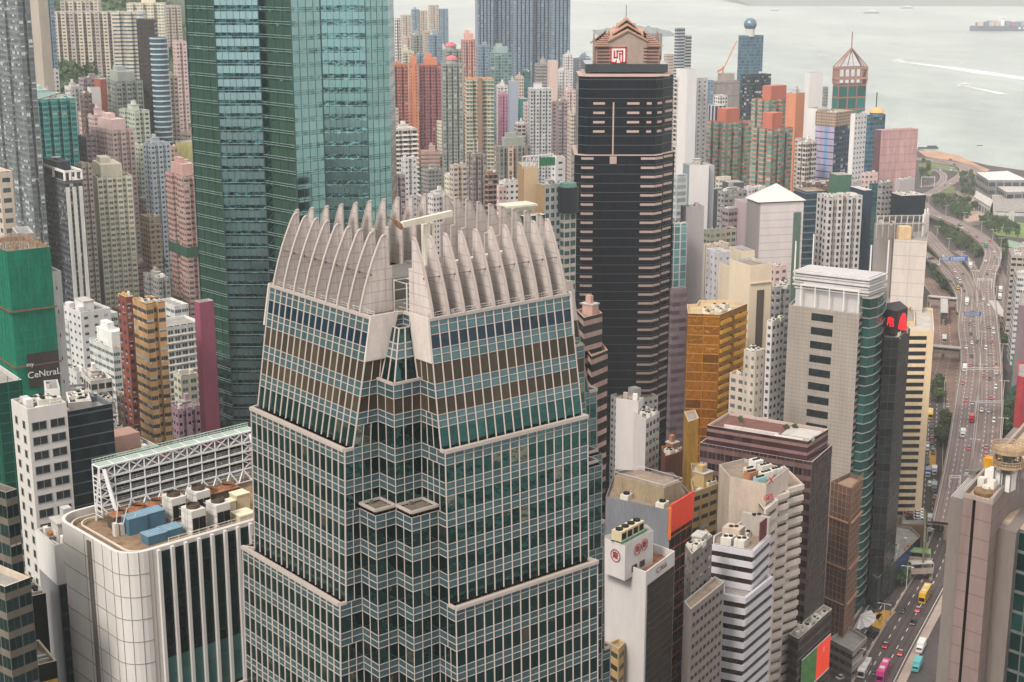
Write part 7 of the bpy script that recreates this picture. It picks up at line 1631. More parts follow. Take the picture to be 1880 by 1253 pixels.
def roadmat(nm, col):
    g = NG(nm); uv = g.n('ShaderNodeUVMap'); sp = g.n('ShaderNodeSeparateXYZ'); g.l(uv.outputs[0], sp.inputs[0]); tc = g.n('ShaderNodeTexCoord')
    a = g.noise(tc.outputs['Object'], .06, 5, .7); b = g.noise(tc.outputs['Object'], .9, 3, .6); fu = g.mth('FRACT', sp.outputs[0])
    tr_ = g.mth('ABSOLUTE', g.mth('SUBTRACT', g.mth('ABSOLUTE', g.mth('SUBTRACT', fu, .5)), .22)); tr_ = g.mth('MAXIMUM', g.mth('SUBTRACT', 1., g.mth('MULTIPLY', tr_, 8.)), 0.)
    f = g.mth('SUBTRACT', g.mth('ADD', g.mth('MULTIPLY', a, .8), g.mth('MULTIPLY', b, .4)), g.mth('MULTIPLY', tr_, .32))
    pt = g.mth('GREATER_THAN', g.noise(tc.outputs['Object'], .035, 1, .3), .64)   # darker resurfaced patches
    f = g.mth('SUBTRACT', f, g.mth('MULTIPLY', pt, .2)); g.l(g.mix(f, tuple(x * .45 for x in col), tuple(x * 1.35 for x in col)), g.b.inputs['Base Color']); g.b.inputs['Roughness'].default_value = .85; g.b.inputs['Specular IOR Level'].default_value = .25
    return g.m
ROADM = roadmat('asphalt_warm', c(134, 118, 112)); ROADD = roadmat('asphalt_dark', c(88, 78, 76)); KERB = plain('kerb', c(176, 158, 146), .8, var=.2); MARK = plain('road_paint', c(224, 218, 210), .7); DECKC = plain('deck_concrete', c(150, 136, 126), .85, var=.25)
ROADS = {}
def road(name, pts, z, w, lanes=3, elevated=True, mat=None, dash=True, piers=True, edge=True):
    path = smooth([P(x, y, z=z).xy if not isinstance(x, tuple) else x for x, y in pts]); ROADS[name] = (path, z)
    L, R_ = offs(path, -w / 2), offs(path, w / 2); m = MB()
    for i in range(len(path) - 1): m.face([(*R_[i], z), (*R_[i + 1], z), (*L[i + 1], z), (*L[i], z)], 0, [(lanes, i), (lanes, i + 1), (0, i + 1), (0, i)])
    if elevated:
        for i in range(len(path) - 1):
            for S_, f in ((L, 1), (R_, -1)):
                q = [(*S_[i], z - 1.5), (*S_[i + 1], z - 1.5), (*S_[i + 1], z + .9), (*S_[i], z + .9)]; m.face(q if f < 0 else q[::-1], 1)
                I = offs(path, (-w / 2 + .5) if S_ is L else (w / 2 - .5)); m.face([(*S_[i], z + .9), (*S_[i + 1], z + .9), (*I[i + 1], z + .9), (*I[i], z + .9)], 1); m.face([(*I[i], z + .9), (*I[i + 1], z + .9), (*I[i + 1], z), (*I[i], z)], 1)
            m.face([(*L[i], z - 1.5), (*L[i + 1], z - 1.5), (*R_[i + 1], z - 1.5), (*R_[i], z - 1.5)], 1)
        if piers:
            for i in range(3, len(path), 5): m.cyl(path[i].x, path[i].y, 3.5, z - 1.4, 1.1, n=10, mi=1)
    ro = m.build(name, [mat or ROADM, DECKC]); tag(ro, kind='structure')
    mk = MB(); acc = 0
    for k in range(0 if edge else 1, lanes + (1 if edge else 0)):
        o = -w / 2 + .9 + (w - 1.8) * k / lanes; Q = offs(path, o); solid = k in (0, lanes)
        s = 0.0
        for i in range(len(Q) - 1):
            a, b = Q[i], Q[i + 1]; l = (b - a).length
            if l < 1e-3: continue
            t = (b - a) / l; n = Vector((t.y, -t.x)) * .12
            if solid: mk.face([(*(a + n), z + .03), (*(b + n), z + .03), (*(b - n), z + .03), (*(a - n), z + .03)]); continue
            x = -(s % 8.0)
            while x < l:
                p0, p1 = max(0, x), min(l, x + 3.2)
                if p1 > p0: A_, B_ = a + t * p0, a + t * p1; mk.face([(*(A_ + n * 1.2), z + .03), (*(B_ + n * 1.2), z + .03), (*(B_ - n * 1.2), z + .03), (*(A_ - n * 1.2), z + .03)])
                x += 8.0
            s += l
    mo = mk.build('road_marking', MARK); tag(mo, kind='structure')
    return path
def zp(x, y, ox, oy, s): return (ox + x / s, oy + y / s)
U = lambda x, y: zp(x, y, 1640, 260, 4.175)
V = lambda x, y: zp(x, y, 1640, 540, 4.475)
road('flyover_s_curve', [U(150, 420), U(290, 545), U(450, 610), U(600, 690), U(700, 762), U(762, 840), U(752, 930), U(720, 1010), U(705, 1090), U(705, 1169), (1814, 600), (1818, 660), (1818, 740), (1812, 820), (1800, 900), (1786, 1000)], 12, 13.5, 3)
road('flyover_city_deck', [U(230, 690), U(320, 790), U(430, 910), U(515, 1010), U(555, 1090), U(585, 1169), (1776, 600), (1783, 660), (1774, 740), (1764, 820), (1750, 900), (1738, 960)], 12.02, 12.5, 3)
road('flyover_low_ramp', [U(220, 850), U(330, 935), U(420, 1020), U(480, 1110), U(520, 1200), (1766, 575)], 11.5, 7.5, 2)
road('flyover_link', [U(470, 840), U(560, 900), U(620, 990), U(650, 1080), U(665, 1169), (1800, 560)], 11.8, 6, 1)
road('shore_road', [U(60, 60 + 60), U(250, 135), U(420, 150), U(560, 190), U(640, 230), U(700, 300)], 4.1, 16, 4, elevated=False)
road('shore_ramp', [U(140, 130), U(350, 160), U(500, 185), U(548, 215), U(520, 265), U(430, 320), U(340, 370), U(240, 420)], 4.6, 12, 3, elevated=False)
road('interchange_slip', [U(260, 215), U(340, 225), U(385, 260), U(370, 310), U(300, 340), U(200, 345)], 4.5, 8, 2, elevated=False)
road('park_road', [U(470, 380), U(520, 400), U(540, 450), U(600, 490), U(700, 530)], 4.3, 6, 1, elevated=False, edge=False)
road('back_lane', [U(780, 930), U(810, 1020), U(830, 1110), U(850, 1250), (1850, 590)], 4.2, 9, 1, elevated=False, edge=False)
road('terminus_road', [U(330, 1050), U(380, 1120), U(430, 1190), (1740, 570), (1745, 640), (1736, 700), (1744, 760), (1736, 800)], 4.15, 26, 4, elevated=False, mat=plain('paving_pinkish', c(150, 124, 112), .9, var=.3, scale=.06, streak=False))
road('harbour_street', [(1716, 700), (1712, 780), (1708, 860), (1704, 930), (1700, 1000)], 4.25, 13, 3, elevated=False, mat=ROADD)
sp_ = [P(x, y, z=4.3).xy for x, y in ((1722, 975), (1690, 1050), (1652, 1120), (1606, 1200), (1560, 1290))]
road('main_street', [(tuple(p), 0) for p in sp_] if False else [(1722, 975), (1690, 1050), (1650, 1120), (1606, 1195), (1555, 1290)], 4.3, 24, 5, elevated=False, mat=ROADD)
ms, _ = ROADS['main_street']
m = MB()
for o, w_, h_ in ((1.5, .6, .8), (-13.5, 3.0, .14), (13.0, .5, 1.0)):
    A_, B_ = offs(ms, o - w_ / 2), offs(ms, o + w_ / 2)
    for i in range(len(ms) - 1):
        m.face([(*B_[i], 4.3 + h_), (*B_[i + 1], 4.3 + h_), (*A_[i + 1], 4.3 + h_), (*A_[i], 4.3 + h_)]); m.face([(*A_[i], 4.2), (*A_[i], 4.3 + h_), (*A_[i + 1], 4.3 + h_), (*A_[i + 1], 4.2)][::-1]); m.face([(*B_[i], 4.2), (*B_[i + 1], 4.2), (*B_[i + 1], 4.3 + h_), (*B_[i], 4.3 + h_)])
tag(m.build('pavement', [KERB]), kind='structure')
# yellow junction boxes and arrows
YEL = plain('yellow_paint', c(214, 160, 60), .8, var=.25, scale=.6)
m = MB(); m.face([(*P(x, y, z=4.36).xy, 4.36) for x, y in ((1591, 1145), (1617, 1156), (1645, 1123), (1622, 1120))]); m.face([(*P(x, y, z=4.36).xy, 4.36) for x, y in ((1601, 1133), (1612, 1138), (1620, 1128), (1608, 1124))])
m.face([(*P(x, y, z=4.36).xy, 4.36) for x, y in ((1703, 860), (1718, 862), (1719, 826), (1706, 828))]); tag(m.build('yellow_road_box', YEL), kind='structure')
LAWN = plain('lawn', c(128, 146, 92), .95, var=.2, scale=.05, streak=False); LAWN2 = plain('verge', c(120, 126, 84), .95, var=.4, scale=.05, streak=False)
def patch(nm, pts, z, mt): m = MB(); m.face([(*P(x, y, z=z).xy, z) for x, y in pts]); tag(m.build(nm, mt), kind='structure')
patch('lawn', [(1812, 414), (1830, 432), (1895, 440), (1895, 402), (1850, 405)], 4.1, LAWN)
patch('grass_verge', [U(190, 170), U(240, 320), U(320, 210), U(500, 235), U(480, 200), U(380, 165), U(260, 160)], 4.08, LAWN2); patch('grass_verge', [U(300, 400), U(470, 395), U(470, 345), U(400, 350)], 4.12, LAWN2)
patch('court', [U(820, 740), U(990, 780), U(990, 830), U(850, 800)], 4.1, plain('court_green', c(140, 160, 140), .9)); patch('promenade', [(1684, 276), (1720, 278), (1760, 286), (1800, 305), (1818, 312), (1811, 316), (1770, 300), (1700, 288)], 4.1, plain('promenade_brown', c(190, 150, 124), .9, var=.3, scale=.03, streak=False))
patch('plaza', [U(480, 380), U(620, 420), U(700, 520), U(860, 600), U(720, 640), U(560, 560), U(470, 470)], 4.08, plain('plaza_tan', c(176, 160, 146), .9, var=.3, scale=.05, streak=False))
# ---------------------------------------------------------------- vehicles
GLC = plain('car_glass', c(28, 34, 38), .1, spec=.8); TYR = plain('tyre', c(24, 24, 24), .9)
def paint(nm, col): return plain('paint_' + nm, col, .3, .1, var=.04, spec=.6)
PC = dict(white=paint('white', c(226, 224, 220)), silver=paint('silver', c(160, 162, 164)), black=paint('black', c(30, 32, 34)), red=paint('red', c(196, 34, 46)), blue=paint('blue', c(50, 110, 170)), grey=paint('grey', c(100, 102, 104)), yellow=paint('yellow', c(224, 176, 40)), teal=paint('teal', c(90, 176, 176)), orange=paint('orange', c(214, 120, 60)), pink=paint('pink', c(214, 60, 140)), green=paint('green', c(80, 140, 110)))
def prof(m, pr, w0, w1, mi=0):
    """side profile (y,z,halfwidth factor) swept across the width"""
    a = [(-w0 / 2 if f else -w1 / 2, y, z) for y, z, f in pr]; b = [(-x, y, z) for x, y, z in a]; n = len(pr)
    m.face(a[::-1], mi); m.face(b, mi)
    for i in range(n): j = (i + 1) % n; m.face([a[i], a[j], b[j], b[i]], mi)
def wheels(root, ys, w, r=.33):
    for y in ys:
        for s in (-1, 1):
            m = MB(); n = 12
            for k in range(n):
                t0, t1 = k * 2 * math.pi / n, (k + 1) * 2 * math.pi / n; x0, x1 = s * w / 2 - .1, s * w / 2 + .1
                q = [(x0, y + r * math.cos(t0), r + r * math.sin(t0)), (x0, y + r * math.cos(t1), r + r * math.sin(t1)), (x1, y + r * math.cos(t1), r + r * math.sin(t1)), (x1, y + r * math.cos(t0), r + r * math.sin(t0))]; m.face(q); m.face([(x1, y, r), q[3], q[2]]); m.face([(x0, y, r), q[0], q[1]])
            m.build('wheel', TYR, root, local=True)
def car_proto(name, cat, roofc=None, van=False):
    root = thing(name, '', cat, (0, 0, -50)); L = 4.5; m = MB()
    body = [(-2.2, .3, 1), (2.2, .3, 1), (2.25, .6, 1), (2.1, .82, 1), (.95 if not van else 1.5, .95, 1), (-1.7 if not van else -2.15, 1.0, 1), (-2.2, .92, 1)]
    prof(m, body, 1.8, 1.8); m.build('body', PC['white'], root, local=True)
    cab = [(.9, .95, 1), (.25, 1.45, 0), (-1.1, 1.47, 0), (-1.75, 1.0, 1)] if not van else [(1.5, .95, 1), (1.0, 1.85, 0), (-2.0, 1.9, 0), (-2.12, 1.0, 1)]
    m = MB(); prof(m, cab, 1.66, 1.36 if not van else 1.6); m.build('cabin_glass', GLC, root, local=True)
    m = MB(); rz = 1.47 if not van else 1.9; m.face([(-.66, cab[1][0] - .05, rz - .01), (.66, cab[1][0] - .05, rz - .01), (.66, cab[2][0] + .05, rz + .015), (-.66, cab[2][0] + .05, rz + .015)][::1]); m.box(0, (cab[1][0] + cab[2][0]) / 2, rz - .03, 1.36, abs(cab[1][0] - cab[2][0]) - .1, .06, 0); m.build('roof', PC['white'], root, local=True)
    for s in (-.62, .62):
        MB().box(s, 2.19, .58, .36, .1, .16, 0).build('headlight', plain('lamp_clear', c(230, 230, 220), .2), root, local=True); MB().box(s, -2.2, .68, .34, .08, .16, 0).build('tail_light', plain('lamp_red', c(150, 20, 24), .3), root, local=True)
    wheels(root, (-1.35, 1.35), 1.75); return root
def truck_proto():
    root = thing('box_truck', '', 'truck', (0, 0, -50)); m = MB(); prof(m, [(1.6, .5, 1), (3.4, .5, 1), (3.45, 1.5, 1), (3.1, 2.4, 1), (1.6, 2.45, 1)], 2.2, 2.2); m.build('cab', PC['white'], root, local=True)
    MB().box(0, 3.36, 1.5, 1.9, .12, .75, 0).build('windscreen', GLC, root, local=True)
    MB().box(0, -1.1, .9, 2.4, 5.2, 2.5, 0).build('cargo_box', PC['white'], root, local=True); MB().box(0, 0, .55, 1.4, 6.6, .35, 0).build('chassis', DARK, root, local=True); wheels(root, (-2.4, 2.4), 2.1, .45); return root
def bus_proto(nm, h, L):
    root = thing(nm, '', 'bus', (0, 0, -50)); m = MB(); prof(m, [(-L / 2, .35, 1), (L / 2, .35, 1), (L / 2 + .1, h * .6, 1), (L / 2 - .15, h, 1), (-L / 2 + .1, h, 1)], 2.5, 2.5); m.build('body', PC['white'], root, local=True)
    for zz in ((1.2, .95),) + (((2.7, .95),) if h > 3.5 else ()):
        MB().box(0, 0, zz[0], 2.54, L - .8, zz[1], 0).build('window_band', GLC, root, local=True)
    MB().box(0, L / 2 + .02, 1.1, 2.2, .22, 1.5, 0).build('windscreen', GLC, root, local=True)
    for y in (-L / 4, L / 5): MB().box(0, y, h, 1.6, 1.8, .25, 0).build('roof_unit', ACW, root, local=True)
    wheels(root, (-L / 2 + 2.4, L / 2 - 2.4), 2.4, .48); return root
PRO = dict(car=car_proto('car', 'car'), taxi=car_proto('taxi', 'taxi'), van=car_proto('van', 'van', van=True), truck=truck_proto(), bus=bus_proto('bus', 3.1, 11.5), decker=bus_proto('double_decker_bus', 4.3, 11.5))
VEH = []
def near_road(p):
    best = (1e9, 0, None)
    for nm, (path, z) in ROADS.items():
        for i in range(len(path) - 1):
            d = (path[i] - p).length
            if d < best[0]: t = path[i + 1] - path[i]; best = (d, math.atan2(t.y, t.x), nm)
    return best
def v(kind, col, x, y, seg, z=12.06, head=None):
    p = P(x, y, z=z); d, a, nm = near_road(p.xy); VEH.append([kind, col, p, (head if head is not None else a), seg, y])
s1, s2, s3 = 'the flyover below the blue sign', 'the flyover between blue sign and footbridges', 'the s-curve of the flyover'
for k_, c_, x, y in (('truck', 'white', 603, 85), ('car', 'white', 783, 95), ('taxi', 'red', 740, 42), ('car', 'grey', 712, 12), ('car', 'grey', 785, 280), ('car', 'white', 822, 285), ('car', 'white', 825, 322), ('car', 'silver', 672, 265), ('car', 'grey', 627, 255), ('car', 'black', 637, 335), ('car', 'black', 690, 398), ('car', 'white', 645, 410), ('car', 'white', 598, 447), ('taxi', 'red', 808, 398), ('van', 'white', 760, 453), ('car', 'silver', 797, 492), ('car', 'black', 643, 517)):
    v(k_, c_, *V(x, y), 'the flyover above its middle footbridge')
for k_, c_, x, y in (('taxi', 'red', 630, 592), ('truck', 'white', 585, 630), ('car', 'grey', 845, 590), ('truck', 'orange', 845, 655), ('taxi', 'red', 572, 737), ('taxi', 'red', 742, 677), ('car', 'black', 790, 703), ('van', 'white', 840, 773), ('taxi', 'red', 805, 863), ('taxi', 'red', 600, 878), ('car', 'silver', 650, 905), ('car', 'white', 725, 962), ('car', 'silver', 782, 970), ('van', 'white', 825, 1048), ('truck', 'red', 643, 1045), ('truck', 'white', 570, 1170)):
    v(k_, c_, *V(x, y), 'the straight flyover below its middle footbridge')
for k_, c_, x, y in (('taxi', 'red', 562, 255), ('taxi', 'red', 742, 245), ('taxi', 'red', 740, 322), ('car', 'silver', 540, 508)): v(k_, c_, *zp(x, y, 1680, 780, 5.695), 'the flyover beside the round roof platform')
for k_, c_, x, y in (('car', 'white', 345, 585), ('van', 'black', 420, 575), ('car', 'silver', 510, 640), ('car', 'white', 525, 665), ('car', 'grey', 640, 735), ('taxi', 'red', 742, 768), ('truck', 'green', 710, 808), ('car', 'white', 775, 847), ('car', 'grey', 778, 895), ('car', 'white', 710, 920), ('car', 'silver', 740, 985), ('car', 'black', 718, 1022), ('car', 'silver', 712, 1058)): v(k_, c_, *U(x, y), s3)
for k_, c_, x, y in (('car', 'white', 380, 882), ('car', 'white', 470, 1000), ('car', 'grey', 535, 1022), ('car', 'white', 490, 1048), ('van', 'white', 510, 1080), ('car', 'black', 525, 1112), ('van', 'yellow', 495, 1130), ('car', 'black', 545, 1152), ('truck', 'silver', 562, 1235), ('taxi', 'red', 660, 1150), ('car', 'silver', 713, 1155), ('car', 'grey', 665, 1182), ('car', 'white', 692, 1212), ('car', 'white', 525, 898), ('truck', 'white', 590, 965), ('car', 'black', 340, 965), ('taxi', 'red', 352, 972)): v(k_, c_, *U(x, y), 'the flyover decks beyond the blue sign')
for k_, c_, x, y in (('car', 'white', 440, 325), ('car', 'grey', 395, 340), ('car', 'white', 515, 275), ('car', 'black', 470, 180), ('car', 'black', 440, 142), ('truck', 'blue', 445, 225), ('truck', 'blue', 355, 230), ('car', 'grey', 285, 210), ('car', 'silver', 305, 330), ('truck', 'white', 820, 1150), ('truck', 'white', 815, 1205), ('taxi', 'red', 828, 975)): v(k_, c_, *U(x, y), 'the low roads near the shore and park', 4.7)
for k_, c_, x, y in (('car', 'black', 312, 870), ('car', 'silver', 447, 928), ('bus', 'yellow', 305, 1005), ('car', 'black', 318, 1070), ('car', 'black', 318, 1100), ('car', 'black', 320, 1145), ('taxi', 'red', 320, 1185), ('car', 'black', 322, 1225), ('bus', 'white', 418, 385)): v(k_, c_, *V(x, y), 'the street beside the cream striped slab', 4.3)
for k_, c_, x, y in (('car', 'black', 185, 205), ('car', 'silver', 187, 255), ('car', 'black', 187, 305), ('car', 'white', 130, 215), ('van', 'white', 130, 262), ('car', 'black', 130, 372), ('car', 'black', 130, 412), ('truck', 'blue', 133, 535), ('truck', 'white', 200, 515), ('van', 'white', 150, 640), ('car', 'silver', 203, 615), ('truck', 'silver', 200, 690), ('taxi', 'red', 210, 770), ('taxi', 'red', 222, 835), ('car', 'black', 150, 955), ('truck', 'white', 155, 1035), ('car', 'silver', 155, 1110)): v(k_, c_, *zp(x, y, 1680, 780, 5.695), 'the queue beside the cream striped slab', 4.3)
for i in range(8): v('car', ('white', 'white', 'silver', 'white', 'red', 'white', 'black', 'white')[i], 1672 + (i % 2) * 14 , 938 + (i // 2) * 5.2, 'the roof car park', 15.2, rad(4))
for k_, c_, x, y in (('taxi', 'red', 678, 890), ('taxi', 'red', 590, 1110), ('taxi', 'red', 513, 1072), ('car', 'black', 600, 895), ('van', 'black', 655, 955), ('car', 'black', 465, 1018), ('van', 'black', 432, 1012), ('bus', 'white', 405, 1200), ('decker', 'pink', 500, 1222), ('car', 'black', 468, 1210), ('truck', 'teal', 672, 1185), ('decker', 'yellow', 712, 828), ('truck', 'white', 692, 1090)): v(k_, c_, *zp(x, y, 1440, 800, 2.766), 'the street below the glass podium', 4.34)
v('van', 'white', 1566, 1219, 'the side street by the screen', 4.3, rad(10)); v('car', 'white', 1545, 1246, 'the side street by the screen', 4.3, rad(40)); v('car', 'black', 1543, 1228, 'the side street by the screen', 4.3, rad(170))
ordn = 'first second third fourth fifth sixth seventh eighth ninth tenth eleventh twelfth'.split()
cntr = {}; tot = {}
for q in VEH: tot[(q[0], q[1], q[4])] = tot.get((q[0], q[1], q[4]), 0) + 1
SILV = PC['silver']
def swap_of(kind, col):
    d = {'body': PC[col], 'roof': PC[col]}
    if kind == 'taxi': d['roof'] = SILV
    if kind == 'truck': d = {'cab': PC['white'] if col in ('orange', 'blue') else PC[col], 'cargo_box': PC[col]}
    return d
NM = dict(car='car', taxi='taxi', van='van', truck='box truck', bus='single-deck bus', decker='double-deck bus')
for kind, col, p, a, seg, y in sorted(VEH, key=lambda q: q[5]):
    k = (kind, col, seg); cntr[k] = cntr.get(k, 0) + 1
    cn_ = 'red and silver' if kind == 'taxi' else col
    lb = f'{cn_} {NM[kind]} on {seg}' if tot[k] == 1 else f'{ordn[min(cntr[k], 12) - 1]} {cn_} {NM[kind]} from the sea end on {seg}'
    dup(PRO[kind], p, a - math.pi / 2, ' '.join(lb.split()[:16]), 'vehicles on ' + seg, swap=swap_of(kind, col))
for o in PRO.values():
    for ch in list(o.children): bpy.data.objects.remove(ch)
    bpy.data.objects.remove(o)
# ---------------------------------------------------------------- street furniture, bridges, gantries
BLS = plain('sign_blue', c(40, 100, 170), .5)
def gantry(lb, xa, xb, y, z=12, hh=7, signs=(), both=True):
    a, b = P(xa, y, z=z), P(xb, y, z=z); t = thing('sign_gantry', lb, 'sign gantry', (a.x, a.y, z)); m = MB()
    for p in (a, b): m.bar((p.x, p.y, z), (p.x, p.y, z + hh), .5)
    for dz in (0, .9): m.bar((a.x, a.y, z + hh - dz), (b.x, b.y, z + hh - dz), .3)
    m.build('gantry_frame', STEEL, t); d = b - a
    for s0, s1_, h in signs:
        p, q = a + d * s0, a + d * s1_; m = MB(); m.bar((p.x, p.y - .4, z + hh - .2), (q.x, q.y - .4, z + hh - .2), .2, 0, h); o = m.build('sign_panel', BLS, t)
        m = MB()
        for k in range(3): m.bar((p.x + d.x * .02, p.y - .55, z + hh - .2 + (k - 1) * h * .28), (p.x + (q.x - p.x) * .8, q.y - .55, z + hh - .2 + (k - 1) * h * .28), .06, 0, h * .1)
        m.build('sign_line', WHT, o)
gantry('blue direction sign gantry over the straight flyover deck', 1766, 1800, 595, signs=((.05, .5, 2.4), (.5, .98, 2.4), (.38, .6, 4.4)))
gantry('long blue twin sign gantry over the branching decks', 1724, 1778, 491, signs=((.05, .38, 3), (.42, .95, 3.6)))
gantry('grey-backed sign gantry on the seaward deck', 1793, 1820, 530, signs=())
gantry('bare steel gantry across the lower flyover', 1790, 1840, 760, signs=()); gantry('thin lamp gantry across the middle flyover', 1774, 1836, 688, hh=4); gantry('steel gantry over the flyover edge near the brown tower', 1742, 1762, 893, hh=5)
gantry('white back of a sign beside the shore interchange', 1691, 1715, 345, z=4, hh=12, signs=())
def bridge(lb, pts, z, w, col=DECKC, roofc=None):
    path = [P(x, y, z=z).xy for x, y in pts]; t = thing('footbridge', lb, 'footbridge', (path[0].x, path[0].y, 4)); L, R_ = offs(path, -w / 2), offs(path, w / 2); m = MB(); n = len(path)
    r = MB()
    for i in range(n - 1):
        q = [(*R_[i], z), (*R_[i + 1], z), (*L[i + 1], z), (*L[i], z)]; m.face(q); m.face([(x, y, z - 1.2) for x, y, _ in q][::-1])
        for S_ in (L, R_): m.bar((*S_[i], z), (*S_[i + 1], z), .3, 0, 2.4)
        r.face([(x, y, z + 3.2) for x, y, _ in q]); r.face([(x, y, z + 2.9) for x, y, _ in q][::-1])
        for S_ in (L, R_): r.bar((*S_[i], z + 3.05), (*S_[i + 1], z + 3.05), .3); r.bar((*S_[i], z), (*S_[i], z + 3), .2); r.bar((*S_[i + 1], z), (*S_[i + 1], z + 3), .2)
    m.build('bridge_deck', col, t); r.build('bridge_roof', roofc or ROOFL, t)
    for i in range(n): MB().cyl(path[i].x, path[i].y, 3, z - 1, .8, n=10).build('bridge_pier', DECKC, t)
bridge('long pale footbridge crossing under the blue sign toward the cream slab', [(1704, 551), (1757, 556)], 10, 5)
bridge('footbridge joining the flyover edge, middle of the three', [(1712, 643), (1732, 645), (1764, 648)], 10, 5)
bridge('bent footbridge on the park side of the flyover', [(1822, 560), (1838, 585), (1852, 592), (1880, 593)], 9, 6)
bridge('short stub walkway below the long pale footbridge', [(1733, 553), (1733, 583)], 9.5, 5); bridge('green-roofed footbridge over the street behind the brown tower', [(1668, 1022), (1708, 1026)], 12, 5, roofc=plain('roof_greenish', c(130, 156, 110), .8))
bridge('low white footbridge below the green-roofed one', [(1670, 1046), (1710, 1044)], 9, 4)
SH = thing('green_strip_wall', 'tall green edged wall strip beside the roof car park', 'wall', (P(1702, 900, z=4).x, P(1702, 900, z=4).y, 4)); a_, b_ = P(1699, 940, z=20), P(1697, 1000, z=20); MB().bar((a_.x, a_.y, 14), (b_.x, b_.y, 14), .8, 0, 14).build('wall', plain('green_edge', c(106, 110, 82), .8), SH)
# ---------------------------------------------------------------- trees
LEAF = []
for i, (a, b) in enumerate(((c(44, 62, 44), c(108, 128, 80)), (c(36, 58, 48), c(94, 118, 78)), (c(74, 82, 48), c(118, 122, 74)))):
    g = NG('leaves_%d' % i); oi = g.n('ShaderNodeObjectInfo'); tc = g.n('ShaderNodeTexCoord'); n_ = g.noise(tc.outputs['Object'], .7, 3, .7)
    f_ = g.mth('MULTIPLY_ADD', n_, 1.6, -.3); mxc = g.mix(f_, a, b); hs_ = g.n('ShaderNodeHueSaturation'); g.l(mxc, hs_.inputs['Color']); g.l(g.mth('MULTIPLY_ADD', oi.outputs['Random'], .5, .75), hs_.inputs['Value']); g.l(hs_.outputs[0], g.b.inputs['Base Color']); g.b.inputs['Roughness'].default_value = .8; g.b.inputs['Specular IOR Level'].default_value = .2; LEAF.append(g.m)
BARK = plain('bark', c(90, 74, 62), .9)
def leafball(m, cx, cy_, cz, r, n, s, rr):
    for k in range(n):
        d = Vector((rr.gauss(0, 1), rr.gauss(0, 1), rr.gauss(0, .8))).normalized(); p = Vector((cx, cy_, cz)) + Vector((d.x * r, d.y * r, d.z * r * .8)) * (rr.random() ** .35)
        a = Vector((rr.gauss(0, 1), rr.gauss(0, 1), rr.gauss(0, 1))).normalized(); nn_ = (d + a * .8).normalized(); u = nn_.cross(Vector((.3, .2, 1))).normalized(); w_ = nn_.cross(u); q = s * rr.uniform(.6, 1.3)
        m.face([p + u * q + w_ * q * .2, p + w_ * q, p - u * q - w_ * q * .1, p - w_ * q])
def tree_proto(seed, conifer=False):
    rr = random.Random(seed); root = thing('tree', '', 'tree', (0, 0, -90)); m = MB(); m.cyl(0, 0, 0, 3.6, .32, .2, 8)
    for k in range(5): a = k * 1.3; m.bar((0, 0, 2.4 + k * .3), (math.cos(a) * 1.9, math.sin(a) * 1.9, 5.2 + k * .3), .16)
    m.build('trunk', BARK, root, local=True); m = MB()
    for k in range(11):
        a = rr.uniform(0, 6.28); d = rr.uniform(.3, 2.6); leafball(m, math.cos(a) * d, math.sin(a) * d, rr.uniform(3.6, 7.4) - d * .35, rr.uniform(1.1, 1.9), 46, .42, rr)
    m.build('crown', LEAF[seed % 3], root, local=True); return root
TP = [tree_proto(s) for s in range(3)]
def trees(lb, grp, pts, z=4, n=10, sc=(.8, 1.3), kinds=(0, 1), seed=1):
    rr = random.Random(seed); q = [P(x, y, z=z).xy for x, y in pts]; xs_ = [p.x for p in q]; ys_ = [p.y for p in q]; k = 0; tries = 0
    while k < n and tries < n * 40:
        tries += 1; x, y = rr.uniform(min(xs_), max(xs_)), rr.uniform(min(ys_), max(ys_)); ins = False
        for i in range(len(q)):
            a, b = q[i], q[i - 1]
            if (a.y > y) != (b.y > y) and x < (b.x - a.x) * (y - a.y) / (b.y - a.y) + a.x: ins = not ins
        if not ins: continue
        zz = z if z < 10 else z
        dup(TP[rr.choice(kinds)], (x, y, zz - .1), rr.uniform(0, 6), lb, grp, rr.uniform(*sc)); k += 1
def bx4(a, b, e, d): return [(a, b), (e, b), (e, d), (a, d)]
T_ = [('leafy tree in the dark clump inside the flyover s-curve', [U(330, 660), U(480, 680), U(680, 860), U(640, 910), U(560, 850), U(420, 800)], 34, (0, 1)), ('roadside tree on the shore side of the s-curve flyover', [U(300, 400), U(500, 500), U(600, 600), U(560, 630), U(320, 500)], 22, (0, 1)),
 ('tall green tree beside the white-roofed waterfront hall', [U(500, 300), U(590, 250), U(635, 300), U(625, 430), U(530, 430)], 14, (0, 1)), ('tree in the belt along the park lawn', [U(620, 600), U(760, 600), U(980, 690), U(980, 740), U(720, 700)], 24, (0, 1)),
 ('street tree under the park side of the s-curve', [U(790, 760), U(870, 800), U(880, 920), U(810, 930)], 8, (1,)), ('tree beside the low ramp of the flyover', [U(290, 960), U(420, 1080), U(470, 1200), U(420, 1200), U(300, 1060)], 12, (1,)),
 ('tree in the narrow planted island beside the striped slab', bx4(1716, 704, 1727, 762), 8, (0,)), ('tree in the triangle between slip road and flyover', bx4(1722, 772, 1742, 822), 11, (0, 1)), ('tree on the park side of the straight flyover', bx4(1842, 604, 1868, 636), 8, (0, 2)), ('dark tree in the grove beside the red lattice scaffold', bx4(1842, 728, 1882, 800), 16, (1,)),
 ('tree by the shore interchange next to the pink building', bx4(1690, 300, 1706, 335), 9, (1,)), ('plaza tree between the park road and the halls', [U(440, 440), U(620, 470), U(700, 540), U(560, 560)], 12, (0, 1)), ('street tree near the glass podium', bx4(1648, 1062, 1660, 1084), 3, (1,))]
